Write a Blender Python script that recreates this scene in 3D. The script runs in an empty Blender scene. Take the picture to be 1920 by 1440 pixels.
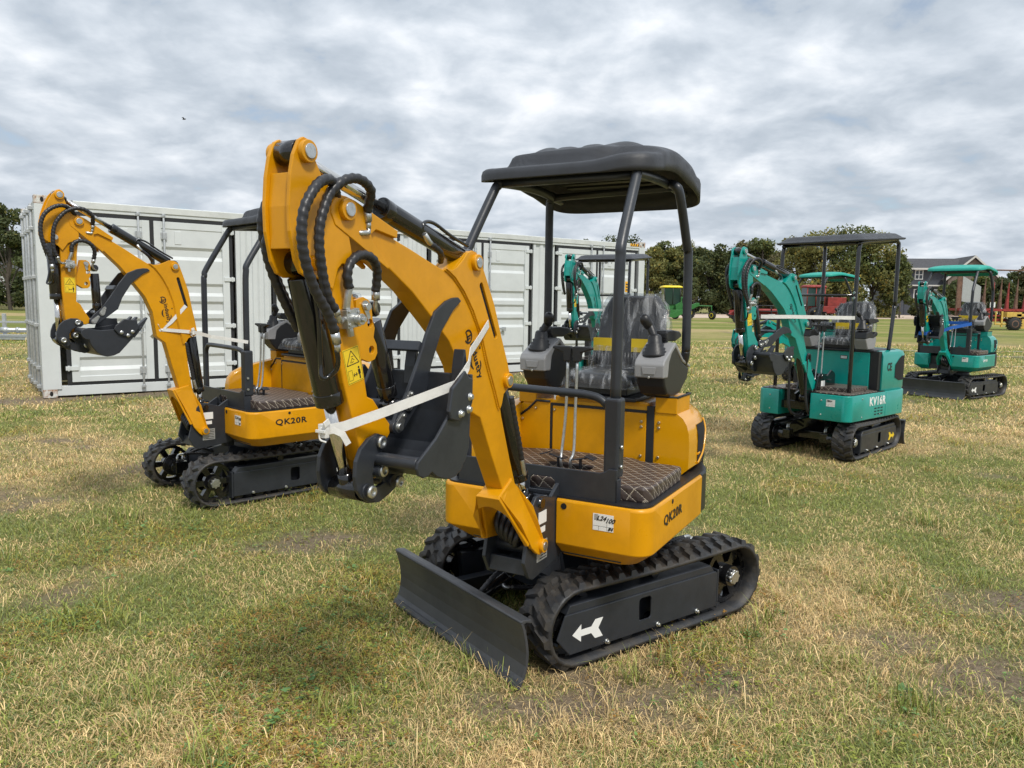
import bpy, bmesh, math, random
import numpy as np
from mathutils import Vector, Matrix
from mathutils.geometry import tessellate_polygon

R = math.radians
S = bpy.context.scene
COL = S.collection
random.seed(7)
RNG = np.random.default_rng(11)

# ------------------------------------------------------------------ camera
cam_d = bpy.data.cameras.new('camera')
cam = bpy.data.objects.new('camera', cam_d)
COL.objects.link(cam)
S.camera = cam
PITCH, ROLL, CAM_H = 0.1085, 0.01424, 1.504
fw = Vector((0, math.cos(PITCH), -math.sin(PITCH)))
rt0 = Vector((1, 0, 0)); up0 = Vector((0, math.sin(PITCH), math.cos(PITCH)))
rt = rt0 * math.cos(ROLL) + up0 * math.sin(ROLL)
up = up0 * math.cos(ROLL) - rt0 * math.sin(ROLL)
cam.matrix_world = Matrix(((rt.x, up.x, -fw.x, 0), (rt.y, up.y, -fw.y, 0), (rt.z, up.z, -fw.z, CAM_H), (0, 0, 0, 1)))
cam_d.sensor_width = 36
cam_d.lens = 1436 / 1920 * 36
cam_d.clip_start = 0.05
cam_d.clip_end = 3000

# ------------------------------------------------------------------ render / exposure
S.render.engine = 'CYCLES'
S.view_settings.view_transform = 'Standard'
S.view_settings.look = 'None'
S.view_settings.exposure = 0.38
S.view_settings.gamma = 1.0
S.cycles.max_bounces = 6
S.cycles.transparent_max_bounces = 12

# ------------------------------------------------------------------ world: nishita sky behind a broken overcast
SUN_EL, SUN_AZ = R(52), R(150)      # azimuth measured from +Y towards +X
W = bpy.data.worlds.new('World'); S.world = W; W.use_nodes = True
nt = W.node_tree; nt.nodes.clear()
def N(t, **k):
    n = nt.nodes.new(t)
    for a, v in k.items(): setattr(n, a, v)
    return n
def Lk(a, b): nt.links.new(a, b)
out = N('ShaderNodeOutputWorld')
sky = N('ShaderNodeTexSky', sky_type='NISHITA', sun_disc=False)
sky.sun_elevation = SUN_EL; sky.sun_rotation = SUN_AZ
bg_sky = N('ShaderNodeBackground'); bg_sky.inputs['Strength'].default_value = 0.12
Lk(sky.outputs[0], bg_sky.inputs[0])
tc = N('ShaderNodeTexCoord')
sep = N('ShaderNodeSeparateXYZ'); Lk(tc.outputs['Generated'], sep.inputs[0])
zc = N('ShaderNodeMath', operation='MAXIMUM'); Lk(sep.outputs[2], zc.inputs[0]); zc.inputs[1].default_value = 0.0
za = N('ShaderNodeMath', operation='ADD'); Lk(zc.outputs[0], za.inputs[0]); za.inputs[1].default_value = 0.26
dx = N('ShaderNodeMath', operation='DIVIDE'); Lk(sep.outputs[0], dx.inputs[0]); Lk(za.outputs[0], dx.inputs[1])
dy = N('ShaderNodeMath', operation='DIVIDE'); Lk(sep.outputs[1], dy.inputs[0]); Lk(za.outputs[0], dy.inputs[1])
cmb = N('ShaderNodeCombineXYZ'); Lk(dx.outputs[0], cmb.inputs[0]); Lk(dy.outputs[0], cmb.inputs[1])
def wnoise(scale, detail, rough, dist=0.0, off=(0, 0, 0)):
    mp = N('ShaderNodeMapping'); Lk(cmb.outputs[0], mp.inputs[0]); mp.inputs['Location'].default_value = off
    n = N('ShaderNodeTexNoise'); Lk(mp.outputs[0], n.inputs['Vector'])
    n.inputs['Scale'].default_value = scale; n.inputs['Detail'].default_value = detail
    n.inputs['Roughness'].default_value = rough; n.inputs['Distortion'].default_value = dist
    return n.outputs['Fac']
def wramp(src, stops):
    r = N('ShaderNodeValToRGB'); Lk(src, r.inputs[0]); e = r.color_ramp.elements
    while len(e) < len(stops): e.new(0.5)
    for i, (p, c) in enumerate(stops): e[i].position = p; e[i].color = (*c, 1)
    return r.outputs[0]
n1 = wnoise(4.6, 9, 0.55, 0.18, (3.1, 1.7, 0))
n2 = wnoise(1.9, 4, 0.5, 0.1, (9.3, 4.2, 0))
mx = N('ShaderNodeMath', operation='MULTIPLY_ADD'); Lk(n2, mx.inputs[0]); mx.inputs[1].default_value = 0.40
m5 = N('ShaderNodeMath', operation='MULTIPLY'); Lk(n1, m5.inputs[0]); m5.inputs[1].default_value = 0.60
Lk(m5.outputs[0], mx.inputs[2])
ccol = wramp(mx.outputs[0], [(0.35, (0.325, 0.375, 0.435)), (0.46, (0.43, 0.48, 0.54)), (0.54, (0.545, 0.59, 0.645)), (0.65, (0.74, 0.765, 0.80))])
# overcast luminance: brighter towards the zenith
br = N('ShaderNodeMath', operation='MULTIPLY_ADD'); Lk(zc.outputs[0], br.inputs[0]); br.inputs[1].default_value = 1.15; br.inputs[2].default_value = 0.92
p2 = N('ShaderNodeMath', operation='POWER'); Lk(zc.outputs[0], p2.inputs[0]); p2.inputs[1].default_value = 2.0
br2 = N('ShaderNodeMath', operation='MULTIPLY_ADD'); Lk(p2.outputs[0], br2.inputs[0]); br2.inputs[1].default_value = 0.75; br2.inputs[2].default_value = 1.0
bg_c = N('ShaderNodeBackground'); Lk(ccol, bg_c.inputs[0]); Lk(br2.outputs[0], bg_c.inputs[1])
cover = wramp(mx.outputs[0], [(0.33, (0.45, 0.45, 0.45)), (0.42, (1, 1, 1))])
mixw = N('ShaderNodeMixShader'); Lk(cover, mixw.inputs[0]); Lk(bg_sky.outputs[0], mixw.inputs[1]); Lk(bg_c.outputs[0], mixw.inputs[2])
Lk(mixw.outputs[0], out.inputs[0])

sun_d = bpy.data.lights.new('sun', 'SUN'); sun_d.energy = 2.2; sun_d.angle = R(10); sun_d.color = (1, 0.95, 0.87)
sun = bpy.data.objects.new('sun', sun_d); COL.objects.link(sun)
sdir = Vector((math.sin(SUN_AZ) * math.cos(SUN_EL), math.cos(SUN_AZ) * math.cos(SUN_EL), math.sin(SUN_EL)))
sun.rotation_euler = sdir.to_track_quat('Z', 'Y').to_euler()

# ------------------------------------------------------------------ materials
def mat(name, col, rough=0.5, metal=0.0, coat=0.0, noise=0.0, nscale=8.0, bump=0.0, bscale=60.0, spec=0.5, col2=None, dirt=0.0):
    m = bpy.data.materials.new(name); m.use_nodes = True
    t = m.node_tree; b = t.nodes['Principled BSDF']
    b.inputs['Base Color'].default_value = (*col, 1)
    b.inputs['Roughness'].default_value = rough; b.inputs['Metallic'].default_value = metal
    b.inputs['Coat Weight'].default_value = coat; b.inputs['Coat Roughness'].default_value = 0.08
    b.inputs['Specular IOR Level'].default_value = spec
    tcn = t.nodes.new('ShaderNodeTexCoord')
    if noise or col2 or dirt:
        n = t.nodes.new('ShaderNodeTexNoise'); n.inputs['Scale'].default_value = nscale; n.inputs['Detail'].default_value = 6
        n.inputs['Roughness'].default_value = 0.65
        t.links.new(tcn.outputs['Object'], n.inputs['Vector'])
        rp = t.nodes.new('ShaderNodeValToRGB'); t.links.new(n.outputs['Fac'], rp.inputs[0])
        c2 = col2 if col2 else tuple(c * (1 - noise) for c in col)
        rp.color_ramp.elements[0].position = 0.38; rp.color_ramp.elements[0].color = (*c2, 1)
        rp.color_ramp.elements[1].position = 0.58; rp.color_ramp.elements[1].color = (*col, 1)
        t.links.new(rp.outputs[0], b.inputs['Base Color'])
        rr = t.nodes.new('ShaderNodeMapRange'); t.links.new(n.outputs['Fac'], rr.inputs[0])
        rr.inputs[1].default_value = 0.3; rr.inputs[2].default_value = 0.7
        rr.inputs[3].default_value = min(1, rough + 0.12); rr.inputs[4].default_value = max(0.02, rough - 0.04)
        t.links.new(rr.outputs[0], b.inputs['Roughness'])
    if bump:
        n2_ = t.nodes.new('ShaderNodeTexNoise'); n2_.inputs['Scale'].default_value = bscale; n2_.inputs['Detail'].default_value = 3
        t.links.new(tcn.outputs['Object'], n2_.inputs['Vector'])
        bp = t.nodes.new('ShaderNodeBump'); bp.inputs['Strength'].default_value = bump; bp.inputs['Distance'].default_value = 0.004
        t.links.new(n2_.outputs['Fac'], bp.inputs['Height']); t.links.new(bp.outputs[0], b.inputs['Normal'])
    return m

M = {}
M['yellow'] = mat('yellow_paint', (0.66, 0.295, 0.0015), 0.30, coat=0.12, spec=0.35, noise=0.14, nscale=5, bump=0.10, bscale=35)
M['cowlyellow'] = mat('yellow_cowl_paint', (0.69, 0.315, 0.002), 0.16, coat=0.45, noise=0.05, nscale=4)
M['teal'] = mat('teal_paint', (0.003, 0.290, 0.245), 0.28, coat=0.35, noise=0.10, nscale=5, bump=0.06, bscale=35)
M['tealcanopy'] = mat('teal_plastic', (0.012, 0.33, 0.26), 0.5, noise=0.12)
M['charcoal'] = mat('charcoal_paint', (0.027, 0.031, 0.039), 0.34, noise=0.25, nscale=9, bump=0.08, bscale=50)
M['blade'] = mat('pale_charcoal_blade', (0.052, 0.055, 0.061), 0.40, noise=0.22, nscale=5, bump=0.06, bscale=30)  # paler charcoal than the other dark parts
M['canopy'] = mat('charcoal_canopy_plastic', (0.030, 0.032, 0.038), 0.44, noise=0.15, nscale=14, bump=0.35, bscale=350)
M['blackpaint'] = mat('gloss_black_paint', (0.008, 0.008, 0.009), 0.15, coat=0.5)
M['black'] = mat('black_plastic', (0.014, 0.014, 0.016), 0.42, bump=0.15, bscale=200)
M['hose'] = mat('black_hose_guard', (0.018, 0.018, 0.021), 0.40)
M['rubber'] = mat('track_rubber', (0.024, 0.025, 0.028), 0.50, noise=0.0, nscale=11, bump=0.4, bscale=60, col2=(0.050, 0.044, 0.037))
M['dark'] = mat('dark_recess', (0.006, 0.006, 0.007), 0.8)  # near-black: shade put in at holes and slots, also the grille mesh
M['chrome'] = mat('chrome_rod', (0.62, 0.60, 0.57), 0.12, metal=1.0)
M['zinc'] = mat('zinc_plated_steel', (0.58, 0.59, 0.58), 0.30, metal=0.9, noise=0.25, nscale=60)
M['brass'] = mat('yellow_zinc_bolt', (0.55, 0.47, 0.30), 0.3, metal=0.9)
M['greyplastic'] = mat('grey_plastic', (0.27, 0.27, 0.275), 0.42, bump=0.2, bscale=300)
M['seat'] = mat('black_vinyl', (0.020, 0.020, 0.022), 0.38, bump=0.3, bscale=120)
M['label'] = mat('yellow_label', (0.80, 0.56, 0.02), 0.45)
M['white'] = mat('white_label', (0.78, 0.78, 0.76), 0.5)
M['ink'] = mat('black_ink', (0.012, 0.012, 0.013), 0.45)
M['red'] = mat('red_plastic', (0.55, 0.03, 0.02), 0.4)
M['blue'] = mat('blue_webbing', (0.01, 0.10, 0.42), 0.7, bump=0.4, bscale=400)
M['strap'] = mat('white_webbing', (0.74, 0.73, 0.70), 0.6, noise=0.08, nscale=40, bump=0.5, bscale=500)
M['cwhite'] = mat('container_white_paint', (0.60, 0.63, 0.63), 0.42, noise=0.07, nscale=2.2, bump=0.05, bscale=8)
M['cwhite2'] = mat('container_rail_paint', (0.60, 0.62, 0.60), 0.45, noise=0.14, nscale=3)
M['casting'] = mat('rust_stained_casting', (0.62, 0.63, 0.60), 0.55, nscale=14, col2=(0.30, 0.16, 0.09))
M['gasket'] = mat('black_rubber_gasket', (0.015, 0.016, 0.018), 0.6)
M['galv'] = mat('galvanised_steel', (0.50, 0.52, 0.53), 0.40, metal=0.5, noise=0.2, nscale=25)
M['labelorange'] = mat('orange_label', (0.85, 0.42, 0.01), 0.5)

def mat_quilt():
    m = mat('quilted_brown_leatherette', (0.060, 0.043, 0.038), 0.42, bump=0.2, bscale=300)
    t = m.node_tree; b = t.nodes['Principled BSDF']; n = t.nodes; l = t.links
    tcn = n.new('ShaderNodeTexCoord'); sp = n.new('ShaderNodeSeparateXYZ'); l.new(tcn.outputs['Object'], sp.inputs[0])
    def mth(op, a, bb=None, c=None):
        q = n.new('ShaderNodeMath'); q.operation = op
        for i, v in enumerate((a, bb, c)):
            if v is None: continue
            if isinstance(v, (int, float)): q.inputs[i].default_value = v
            else: l.new(v, q.inputs[i])
        return q.outputs[0]
    # fold z into x so that the pattern wraps over the edges
    xx = mth('MULTIPLY_ADD', sp.outputs[2], -1.0, sp.outputs[0])
    yy = mth('MULTIPLY_ADD', sp.outputs[2], 0.4, sp.outputs[1])
    s = 1 / 0.062
    A = mth('MULTIPLY', mth('ADD', xx, yy), s); B = mth('MULTIPLY', mth('SUBTRACT', xx, yy), s)
    def lined(v):
        f = mth('FRACT', v); return mth('MINIMUM', f, mth('SUBTRACT', 1.0, f))
    d = mth('MINIMUM', lined(A), lined(B))
    stitch = mth('LESS_THAN', d, 0.040)
    dash = mth('GREATER_THAN', mth('FRACT', mth('MULTIPLY', mth('ADD', A, B), 5.0)), 0.35)
    st = mth('MULTIPLY', stitch, dash)
    mix = n.new('ShaderNodeMix'); mix.data_type = 'RGBA'; l.new(st, mix.inputs[0])
    mix.inputs[6].default_value = (0.060, 0.043, 0.038, 1); mix.inputs[7].default_value = (0.55, 0.48, 0.38, 1)
    l.new(mix.outputs[2], b.inputs['Base Color'])
    bp = n.new('ShaderNodeBump'); bp.inputs['Strength'].default_value = 0.6; bp.inputs['Distance'].default_value = 0.008
    l.new(mth('POWER', d, 0.5), bp.inputs['Height']); l.new(bp.outputs[0], b.inputs['Normal'])
    return m
M['quilt'] = mat_quilt()

def mat_film():
    m = bpy.data.materials.new('clear_plastic_film'); m.use_nodes = True; t = m.node_tree; n = t.nodes; l = t.links; n.clear()
    o = n.new('ShaderNodeOutputMaterial'); tr = n.new('ShaderNodeBsdfTransparent'); tr.inputs[0].default_value = (0.86, 0.88, 0.9, 1)
    pr = n.new('ShaderNodeBsdfPrincipled'); pr.inputs['Base Color'].default_value = (0.75, 0.77, 0.8, 1); pr.inputs['Roughness'].default_value = 0.12
    tcn = n.new('ShaderNodeTexCoord'); mp = n.new('ShaderNodeMapping'); mp.inputs['Scale'].default_value = (26, 26, 1.8)
    l.new(tcn.outputs['Object'], mp.inputs[0])
    ns = n.new('ShaderNodeTexNoise'); ns.inputs['Scale'].default_value = 1.0; ns.inputs['Detail'].default_value = 3; ns.inputs['Distortion'].default_value = 0.5
    l.new(mp.outputs[0], ns.inputs['Vector'])
    bp = n.new('ShaderNodeBump'); bp.inputs['Strength'].default_value = 1.0; bp.inputs['Distance'].default_value = 0.03
    l.new(ns.outputs['Fac'], bp.inputs['Height']); l.new(bp.outputs[0], pr.inputs['Normal'])
    rp = n.new('ShaderNodeValToRGB'); l.new(ns.outputs['Fac'], rp.inputs[0])
    rp.color_ramp.elements[0].position = 0.50; rp.color_ramp.elements[0].color = (0.06,) * 3 + (1,)
    rp.color_ramp.elements[1].position = 0.78; rp.color_ramp.elements[1].color = (0.50,) * 3 + (1,)  # whitish opacity streaks put in as highlights along the film's folds
    mx_ = n.new('ShaderNodeMixShader'); l.new(rp.outputs[0], mx_.inputs[0]); l.new(tr.outputs[0], mx_.inputs[1]); l.new(pr.outputs[0], mx_.inputs[2])
    l.new(mx_.outputs[0], o.inputs[0])
    return m
M['film'] = mat_film()

def mat_attr(name, rough=0.7, trans=0.25, gain=1.0, hue=None):
    m = bpy.data.materials.new(name); m.use_nodes = True; t = m.node_tree; n = t.nodes; l = t.links
    b = n['Principled BSDF']; b.inputs['Roughness'].default_value = rough; b.inputs['Specular IOR Level'].default_value = 0.25
    a = n.new('ShaderNodeAttribute'); a.attribute_name = 'Col'
    src = a.outputs['Color']
    l.new(src, b.inputs['Base Color'])
    tr = n.new('ShaderNodeBsdfTranslucent'); l.new(src, tr.inputs[0])
    mx_ = n.new('ShaderNodeMixShader'); mx_.inputs[0].default_value = trans
    l.new(b.outputs[0], mx_.inputs[1]); l.new(tr.outputs[0], mx_.inputs[2]); l.new(mx_.outputs[0], n['Material Output'].inputs[0])
    return m
M['grass'] = mat_attr('grass_blades', 0.6, 0.2)
M['leaf'] = mat_attr('tree_leaves', 0.55, 0.32)
M['bark'] = mat('tree_bark', (0.09, 0.075, 0.06), 0.9, noise=0.4, nscale=6, bump=0.6, bscale=10)

# ------------------------------------------------------------------ mesh helper
def T_rot_z(a): return Matrix.Rotation(a, 4, 'Z')
class MB:
    def __init__(s, T=None):
        s.v = []; s.f = []; s.sm = []; s.T = T
    def add(s, vs, fs, smooth=False):
        o = len(s.v); s.v += [tuple(v) for v in vs]
        s.f += [tuple(i + o for i in f) for f in fs]; s.sm += [smooth] * len(fs); return s
    def box(s, c, d, rot=None):
        x, y, z = d[0] / 2, d[1] / 2, d[2] / 2
        vs = [Vector(p) for p in [(-x, -y, -z), (x, -y, -z), (x, y, -z), (-x, y, -z), (-x, -y, z), (x, -y, z), (x, y, z), (-x, y, z)]]
        if rot is not None: vs = [rot @ v for v in vs]
        c = Vector(c)
        return s.add([v + c for v in vs], [(0, 3, 2, 1), (4, 5, 6, 7), (0, 1, 5, 4), (1, 2, 6, 5), (2, 3, 7, 6), (3, 0, 4, 7)])
    def rect(s, x0, x1, y0, y1, z0, z1):
        return s.box(((x0 + x1) / 2, (y0 + y1) / 2, (z0 + z1) / 2), (abs(x1 - x0), abs(y1 - y0), abs(z1 - z0)))
    def prism(s, prof, a0, a1, holes=(), axis='y'):
        def P(p, a):
            if axis == 'y': return (p[0], a, p[1])
            if axis == 'x': return (a, p[0], p[1])
            return (p[0], p[1], a)
        loops = [list(prof)] + [list(h) for h in holes]
        flat = [p for lp in loops for p in lp]; n = len(flat)
        tris = tessellate_polygon([[Vector((p[0], p[1], 0)) for p in lp] for lp in loops])
        vs = [P(p, a0) for p in flat] + [P(p, a1) for p in flat]
        if holes: fs = [tuple(t) for t in tris] + [tuple(i + n for i in t)[::-1] for t in tris]
        else: fs = [tuple(range(n)), tuple(range(2 * n - 1, n - 1, -1))]
        k = 0
        for lp in loops:
            m_ = len(lp)
            for i in range(m_):
                j = (i + 1) % m_
                fs.append((k + i, k + j, k + j + n, k + i + n))
            k += m_
        return s.add(vs, fs)
    def cyl(s, p0, p1, r, r1=None, seg=20, caps=True):
        p0, p1 = Vector(p0), Vector(p1); r1 = r if r1 is None else r1
        d = (p1 - p0).normalized(); a = d.orthogonal().normalized(); b = d.cross(a)
        vs = []
        for p, q in ((p0, r), (p1, r1)):
            for i in range(seg):
                t = 2 * math.pi * i / seg; vs.append(p + a * (q * math.cos(t)) + b * (q * math.sin(t)))
        fs = [(i, (i + 1) % seg, seg + (i + 1) % seg, seg + i) for i in range(seg)]
        s.add(vs, fs, True)
        if caps:
            o = len(s.v) - 2 * seg
            s.f += [tuple(o + i for i in range(seg))[::-1], tuple(o + seg + i for i in range(seg))]; s.sm += [False, False]
        return s
    def tube(s, pts, r, seg=12, sub=6, bead=0.0, pitch=0.02, smooth_path=True):
        pts = [Vector(p) for p in pts]
        if smooth_path and len(pts) > 2:
            q = []
            for i in range(len(pts) - 1):
                a = pts[max(i - 1, 0)]; b = pts[i]; c = pts[i + 1]; d = pts[min(i + 2, len(pts) - 1)]
                for k in range(sub):
                    t = k / sub
                    q.append(0.5 * ((2 * b) + (c - a) * t + (2 * a - 5 * b + 4 * c - d) * t * t + (3 * b - a - 3 * c + d) * t ** 3))
            q.append(pts[-1]); pts = q
        if bead:   # resample evenly
            L = [0]
            for i in range(1, len(pts)): L.append(L[-1] + (pts[i] - pts[i - 1]).length)
            n = max(4, int(L[-1] / (pitch / 4))); q = []
            j = 0
            for k in range(n + 1):
                t = L[-1] * k / n
                while j < len(L) - 2 and L[j + 1] < t: j += 1
                u_ = (t - L[j]) / max(1e-9, L[j + 1] - L[j]); q.append(pts[j].lerp(pts[j + 1], u_))
            pts = q
        d0 = (pts[1] - pts[0]).normalized(); a = d0.orthogonal().normalized(); vs = []; acc = 0
        for i, p in enumerate(pts):
            d = (pts[min(i + 1, len(pts) - 1)] - pts[max(i - 1, 0)]).normalized()
            a = (a - d * a.dot(d)).normalized(); b = d.cross(a)
            if i: acc += (p - pts[i - 1]).length
            for k in range(seg):
                t = 2 * math.pi * k / seg
                rr = r * (1 + bead * math.sin(2 * math.pi * acc / pitch + t)) if bead else r
                vs.append(p + a * (rr * math.cos(t)) + b * (rr * math.sin(t)))
        fs = []
        for i in range(len(pts) - 1):
            for k in range(seg):
                fs.append((i * seg + k, i * seg + (k + 1) % seg, (i + 1) * seg + (k + 1) % seg, (i + 1) * seg + k))
        s.add(vs, fs, True); o = len(s.v) - len(vs)
        s.f += [tuple(o + k for k in range(seg))[::-1], tuple(o + (len(pts) - 1) * seg + k for k in range(seg))]; s.sm += [False, False]
        return s
    def lathe(s, c, ax, prof, seg=20):      # prof: (radius, distance along ax)
        c = Vector(c); d = Vector(ax).normalized(); a = d.orthogonal().normalized(); b = d.cross(a); vs = []
        for r, h in prof:
            for k in range(seg):
                t = 2 * math.pi * k / seg; vs.append(c + d * h + a * (r * math.cos(t)) + b * (r * math.sin(t)))
        n = len(prof); fs = [(i * seg + k, i * seg + (k + 1) % seg, (i + 1) * seg + (k + 1) % seg, (i + 1) * seg + k) for i in range(n - 1) for k in range(seg)]
        s.add(vs, fs, True); o = len(s.v) - len(vs)
        s.f += [tuple(o + k for k in range(seg))[::-1], tuple(o + (n - 1) * seg + k for k in range(seg))]; s.sm += [False, False]
        return s
    def rings(s, rings, smooth=True, capa=True, capb=True):
        n = len(rings[0]); vs = [p for r in rings for p in r]
        fs = [(i * n + k, i * n + (k + 1) % n, (i + 1) * n + (k + 1) % n, (i + 1) * n + k) for i in range(len(rings) - 1) for k in range(n)]
        s.add(vs, fs, smooth); o = len(s.v) - len(vs)
        if capa: s.f.append(tuple(o + k for k in range(n))[::-1]); s.sm.append(False)
        if capb: s.f.append(tuple(o + (len(rings) - 1) * n + k for k in range(n))); s.sm.append(False)
        return s
    def ribbon(s, pts, w, up_, th=0.003, sub=1):
        pts = [Vector(p) for p in pts]; up_ = [Vector(u_) for u_ in up_] if isinstance(up_, list) else [Vector(up_)] * len(pts); vs = []
        for i, p in enumerate(pts):
            d = (pts[min(i + 1, len(pts) - 1)] - pts[max(i - 1, 0)]).normalized()
            u_ = (up_[i] - d * up_[i].dot(d)).normalized(); n = d.cross(u_)
            for a_, b_ in ((-1, -1), (1, -1), (1, 1), (-1, 1)): vs.append(p + u_ * (a_ * w / 2) + n * (b_ * th / 2))
        fs = [(i * 4 + k, i * 4 + (k + 1) % 4, i * 4 + 4 + (k + 1) % 4, i * 4 + 4 + k) for i in range(len(pts) - 1) for k in range(4)]
        fs += [(3, 2, 1, 0), tuple(4 * (len(pts) - 1) + k for k in range(4))]
        return s.add(vs, fs)
    def cut(s): s.cuts = getattr(s, 'cuts', []) + [(len(s.v), len(s.f))]; return s
    def build(s, name, material, parent=None, bevel=0.0, label=None, seg=2, T=None, normals=True, split=False):
        if split:      # one object for each piece between the cut() marks
            cs_ = [(0, 0)] + [c for c in getattr(s, 'cuts', [])] + [(len(s.v), len(s.f))]; o = None
            for (v0, f0), (v1, f1) in zip(cs_[:-1], cs_[1:]):
                if v1 > v0:
                    q = MB(s.T); q.v = s.v[v0:v1]; q.f = [tuple(i - v0 for i in f) for f in s.f[f0:f1]]; q.sm = s.sm[f0:f1]
                    o = q.build(name, material, parent, bevel, label, seg, T, normals)
            return o
        T = T if T is not None else s.T
        v = [T @ Vector(p) for p in s.v] if T is not None else s.v
        me = bpy.data.meshes.new(name); me.from_pydata([tuple(p) for p in v], [], s.f)
        for p, q in zip(me.polygons, s.sm): p.use_smooth = q
        if normals:
            bm = bmesh.new(); bm.from_mesh(me); bmesh.ops.recalc_face_normals(bm, faces=bm.faces); bm.to_mesh(me); bm.free()
        me.materials.append(material)
        o = bpy.data.objects.new(name, me); COL.objects.link(o)
        if parent is not None: o.parent = parent
        if bevel:
            md = o.modifiers.new('bevel', 'BEVEL'); md.width = bevel; md.segments = seg; md.limit_method = 'ANGLE'; md.angle_limit = R(32); md.harden_normals = False
        if label: o['label'] = label
        return o

def tag(o, label=None, cat=None, group=None, kind=None):
    if label: o['label'] = label
    if cat: o['category'] = cat
    if group: o['group'] = group
    if kind: o['kind'] = kind
    return o
def empty(name, loc, rz=0, sc=1.0):
    o = bpy.data.objects.new(name, None); COL.objects.link(o); o.location = loc; o.rotation_euler = (0, 0, rz); o.scale = (sc,) * 3
    o.empty_display_size = 0.2; return o

def text_mesh(name, txt, size, org, xd, yd, material, parent, bold=0.0, shear=0.0, xs=1.0, ext=0.0008, T=None, fit=None):
    cu = bpy.data.curves.new(name, 'FONT'); cu.body = txt; cu.size = size; cu.extrude = ext; cu.offset = bold; cu.shear = shear; cu.space_character = 1.12 if fit else 1.0
    cu.align_x = 'CENTER'; cu.align_y = 'CENTER'; cu.resolution_u = 3
    tmp = bpy.data.objects.new('tmp_text', cu); COL.objects.link(tmp)
    dg = bpy.context.evaluated_depsgraph_get(); me = bpy.data.meshes.new_from_object(tmp.evaluated_get(dg))
    bpy.data.objects.remove(tmp); bpy.data.curves.remove(cu)
    if fit:
        xs_ = [v.co.x for v in me.vertices]; ys_ = [v.co.y for v in me.vertices]; w0, h0 = max(xs_) - min(xs_), max(ys_) - min(ys_); cx_, cy_ = (max(xs_) + min(xs_)) / 2, (max(ys_) + min(ys_)) / 2
        me.transform(Matrix.Diagonal((fit[0] / w0, fit[1] / h0, 1, 1)) @ Matrix.Translation((-cx_, -cy_, 0)))
    xd = Vector(xd).normalized(); yd = Vector(yd).normalized(); zd = xd.cross(yd)
    m_ = Matrix(((xd.x * xs, yd.x, zd.x, org[0]), (xd.y * xs, yd.y, zd.y, org[1]), (xd.z * xs, yd.z, zd.z, org[2]), (0, 0, 0, 1)))
    if T is not None: m_ = T @ m_
    me.transform(m_); me.materials.clear(); me.materials.append(material); me.name = name
    o = bpy.data.objects.new(name, me); COL.objects.link(o)
    if parent is not None: o.parent = parent
    return o

def rrect(x0, x1, y0, y1, r, n=4):
    p = []
    for cx, cy, a in ((x1 - r, y1 - r, 0), (x0 + r, y1 - r, 90), (x0 + r, y0 + r, 180), (x1 - r, y0 + r, 270)):
        for i in range(n + 1):
            t = R(a + 90 * i / n); p.append((cx + r * math.cos(t), cy + r * math.sin(t)))
    return p
def circ(cx, cy, r, n=14): return [(cx + r * math.cos(2 * math.pi * i / n), cy + r * math.sin(2 * math.pi * i / n)) for i in range(n)]

# ------------------------------------------------------------------ value noise for terrain and plants
def _h(ix, iy, s):
    n = (ix * 374761393 + iy * 668265263 + s * 69069) & 0xFFFFFFFF
    n = ((n ^ (n >> 13)) * 1274126177) & 0xFFFFFFFF
    return ((n ^ (n >> 16)) & 0xFFFF) / 65535.0
def vnoise(x, y, s=0):
    x = np.asarray(x, float); y = np.asarray(y, float)
    xi = np.floor(x).astype(np.int64); yi = np.floor(y).astype(np.int64); fx = x - xi; fy = y - yi
    fx = fx * fx * (3 - 2 * fx); fy = fy * fy * (3 - 2 * fy)
    a = _h(xi, yi, s); b = _h(xi + 1, yi, s); c = _h(xi, yi + 1, s); d = _h(xi + 1, yi + 1, s)
    return (a * (1 - fx) + b * fx) * (1 - fy) + (c * (1 - fx) + d * fx) * fy
def fbm(x, y, s=0, o=4):
    r = 0; a = 0.5; t = 0
    for i in range(o): r = r + a * vnoise(x * 2 ** i, y * 2 ** i, s + i * 17); t += a; a *= 0.5
    return r / t
def sstep(a, b, x):
    t = np.clip((x - a) / (b - a), 0, 1); return t * t * (3 - 2 * t)
def terr(x, y):
    x = np.asarray(x, float); y = np.asarray(y, float)
    z = 1.25 * sstep(10, 60, -x) * sstep(25, 110, y)
    near = 1 - sstep(14, 40, np.hypot(x, y))
    z = z + near * (fbm(x * 1.1, y * 1.1, 3, 3) - 0.5) * 0.035 + near * (fbm(x * 9, y * 9, 8, 2) - 0.5) * 0.012 - 0.006
    return z

# ------------------------------------------------------------------ mini excavator
# side profiles, metres, (forward, up) in the frame of the machine's house
BOOM = [(1.948,1.712),(1.948,1.735),(1.938,1.752),(1.918,1.762),(1.895,1.762),(1.86,1.757),(1.68,1.692),(1.682,1.672),(1.594,1.646),(1.505,1.617),(1.44,1.598),(1.40,1.596),(1.372,1.606),(1.336,1.632),(1.31,1.655),(1.283,1.664),(1.258,1.660),(1.236,1.644),
        (1.191,1.577),(1.135,1.487),(1.081,1.369),(1.044,1.295),(1.020,1.240),(1.016,1.212),(1.028,1.188),(1.062,1.170),(1.072,1.140),(1.058,1.09),(0.991,0.918),(0.940,0.80),(0.925,0.775),(1.012,0.755),(1.03,0.790),(1.12,0.945),(1.204,1.10),(1.270,1.13),(1.333,1.285),(1.40,1.372),(1.495,1.448),(1.597,1.525),(1.722,1.598),(1.86,1.655),(1.934,1.692)]
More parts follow.
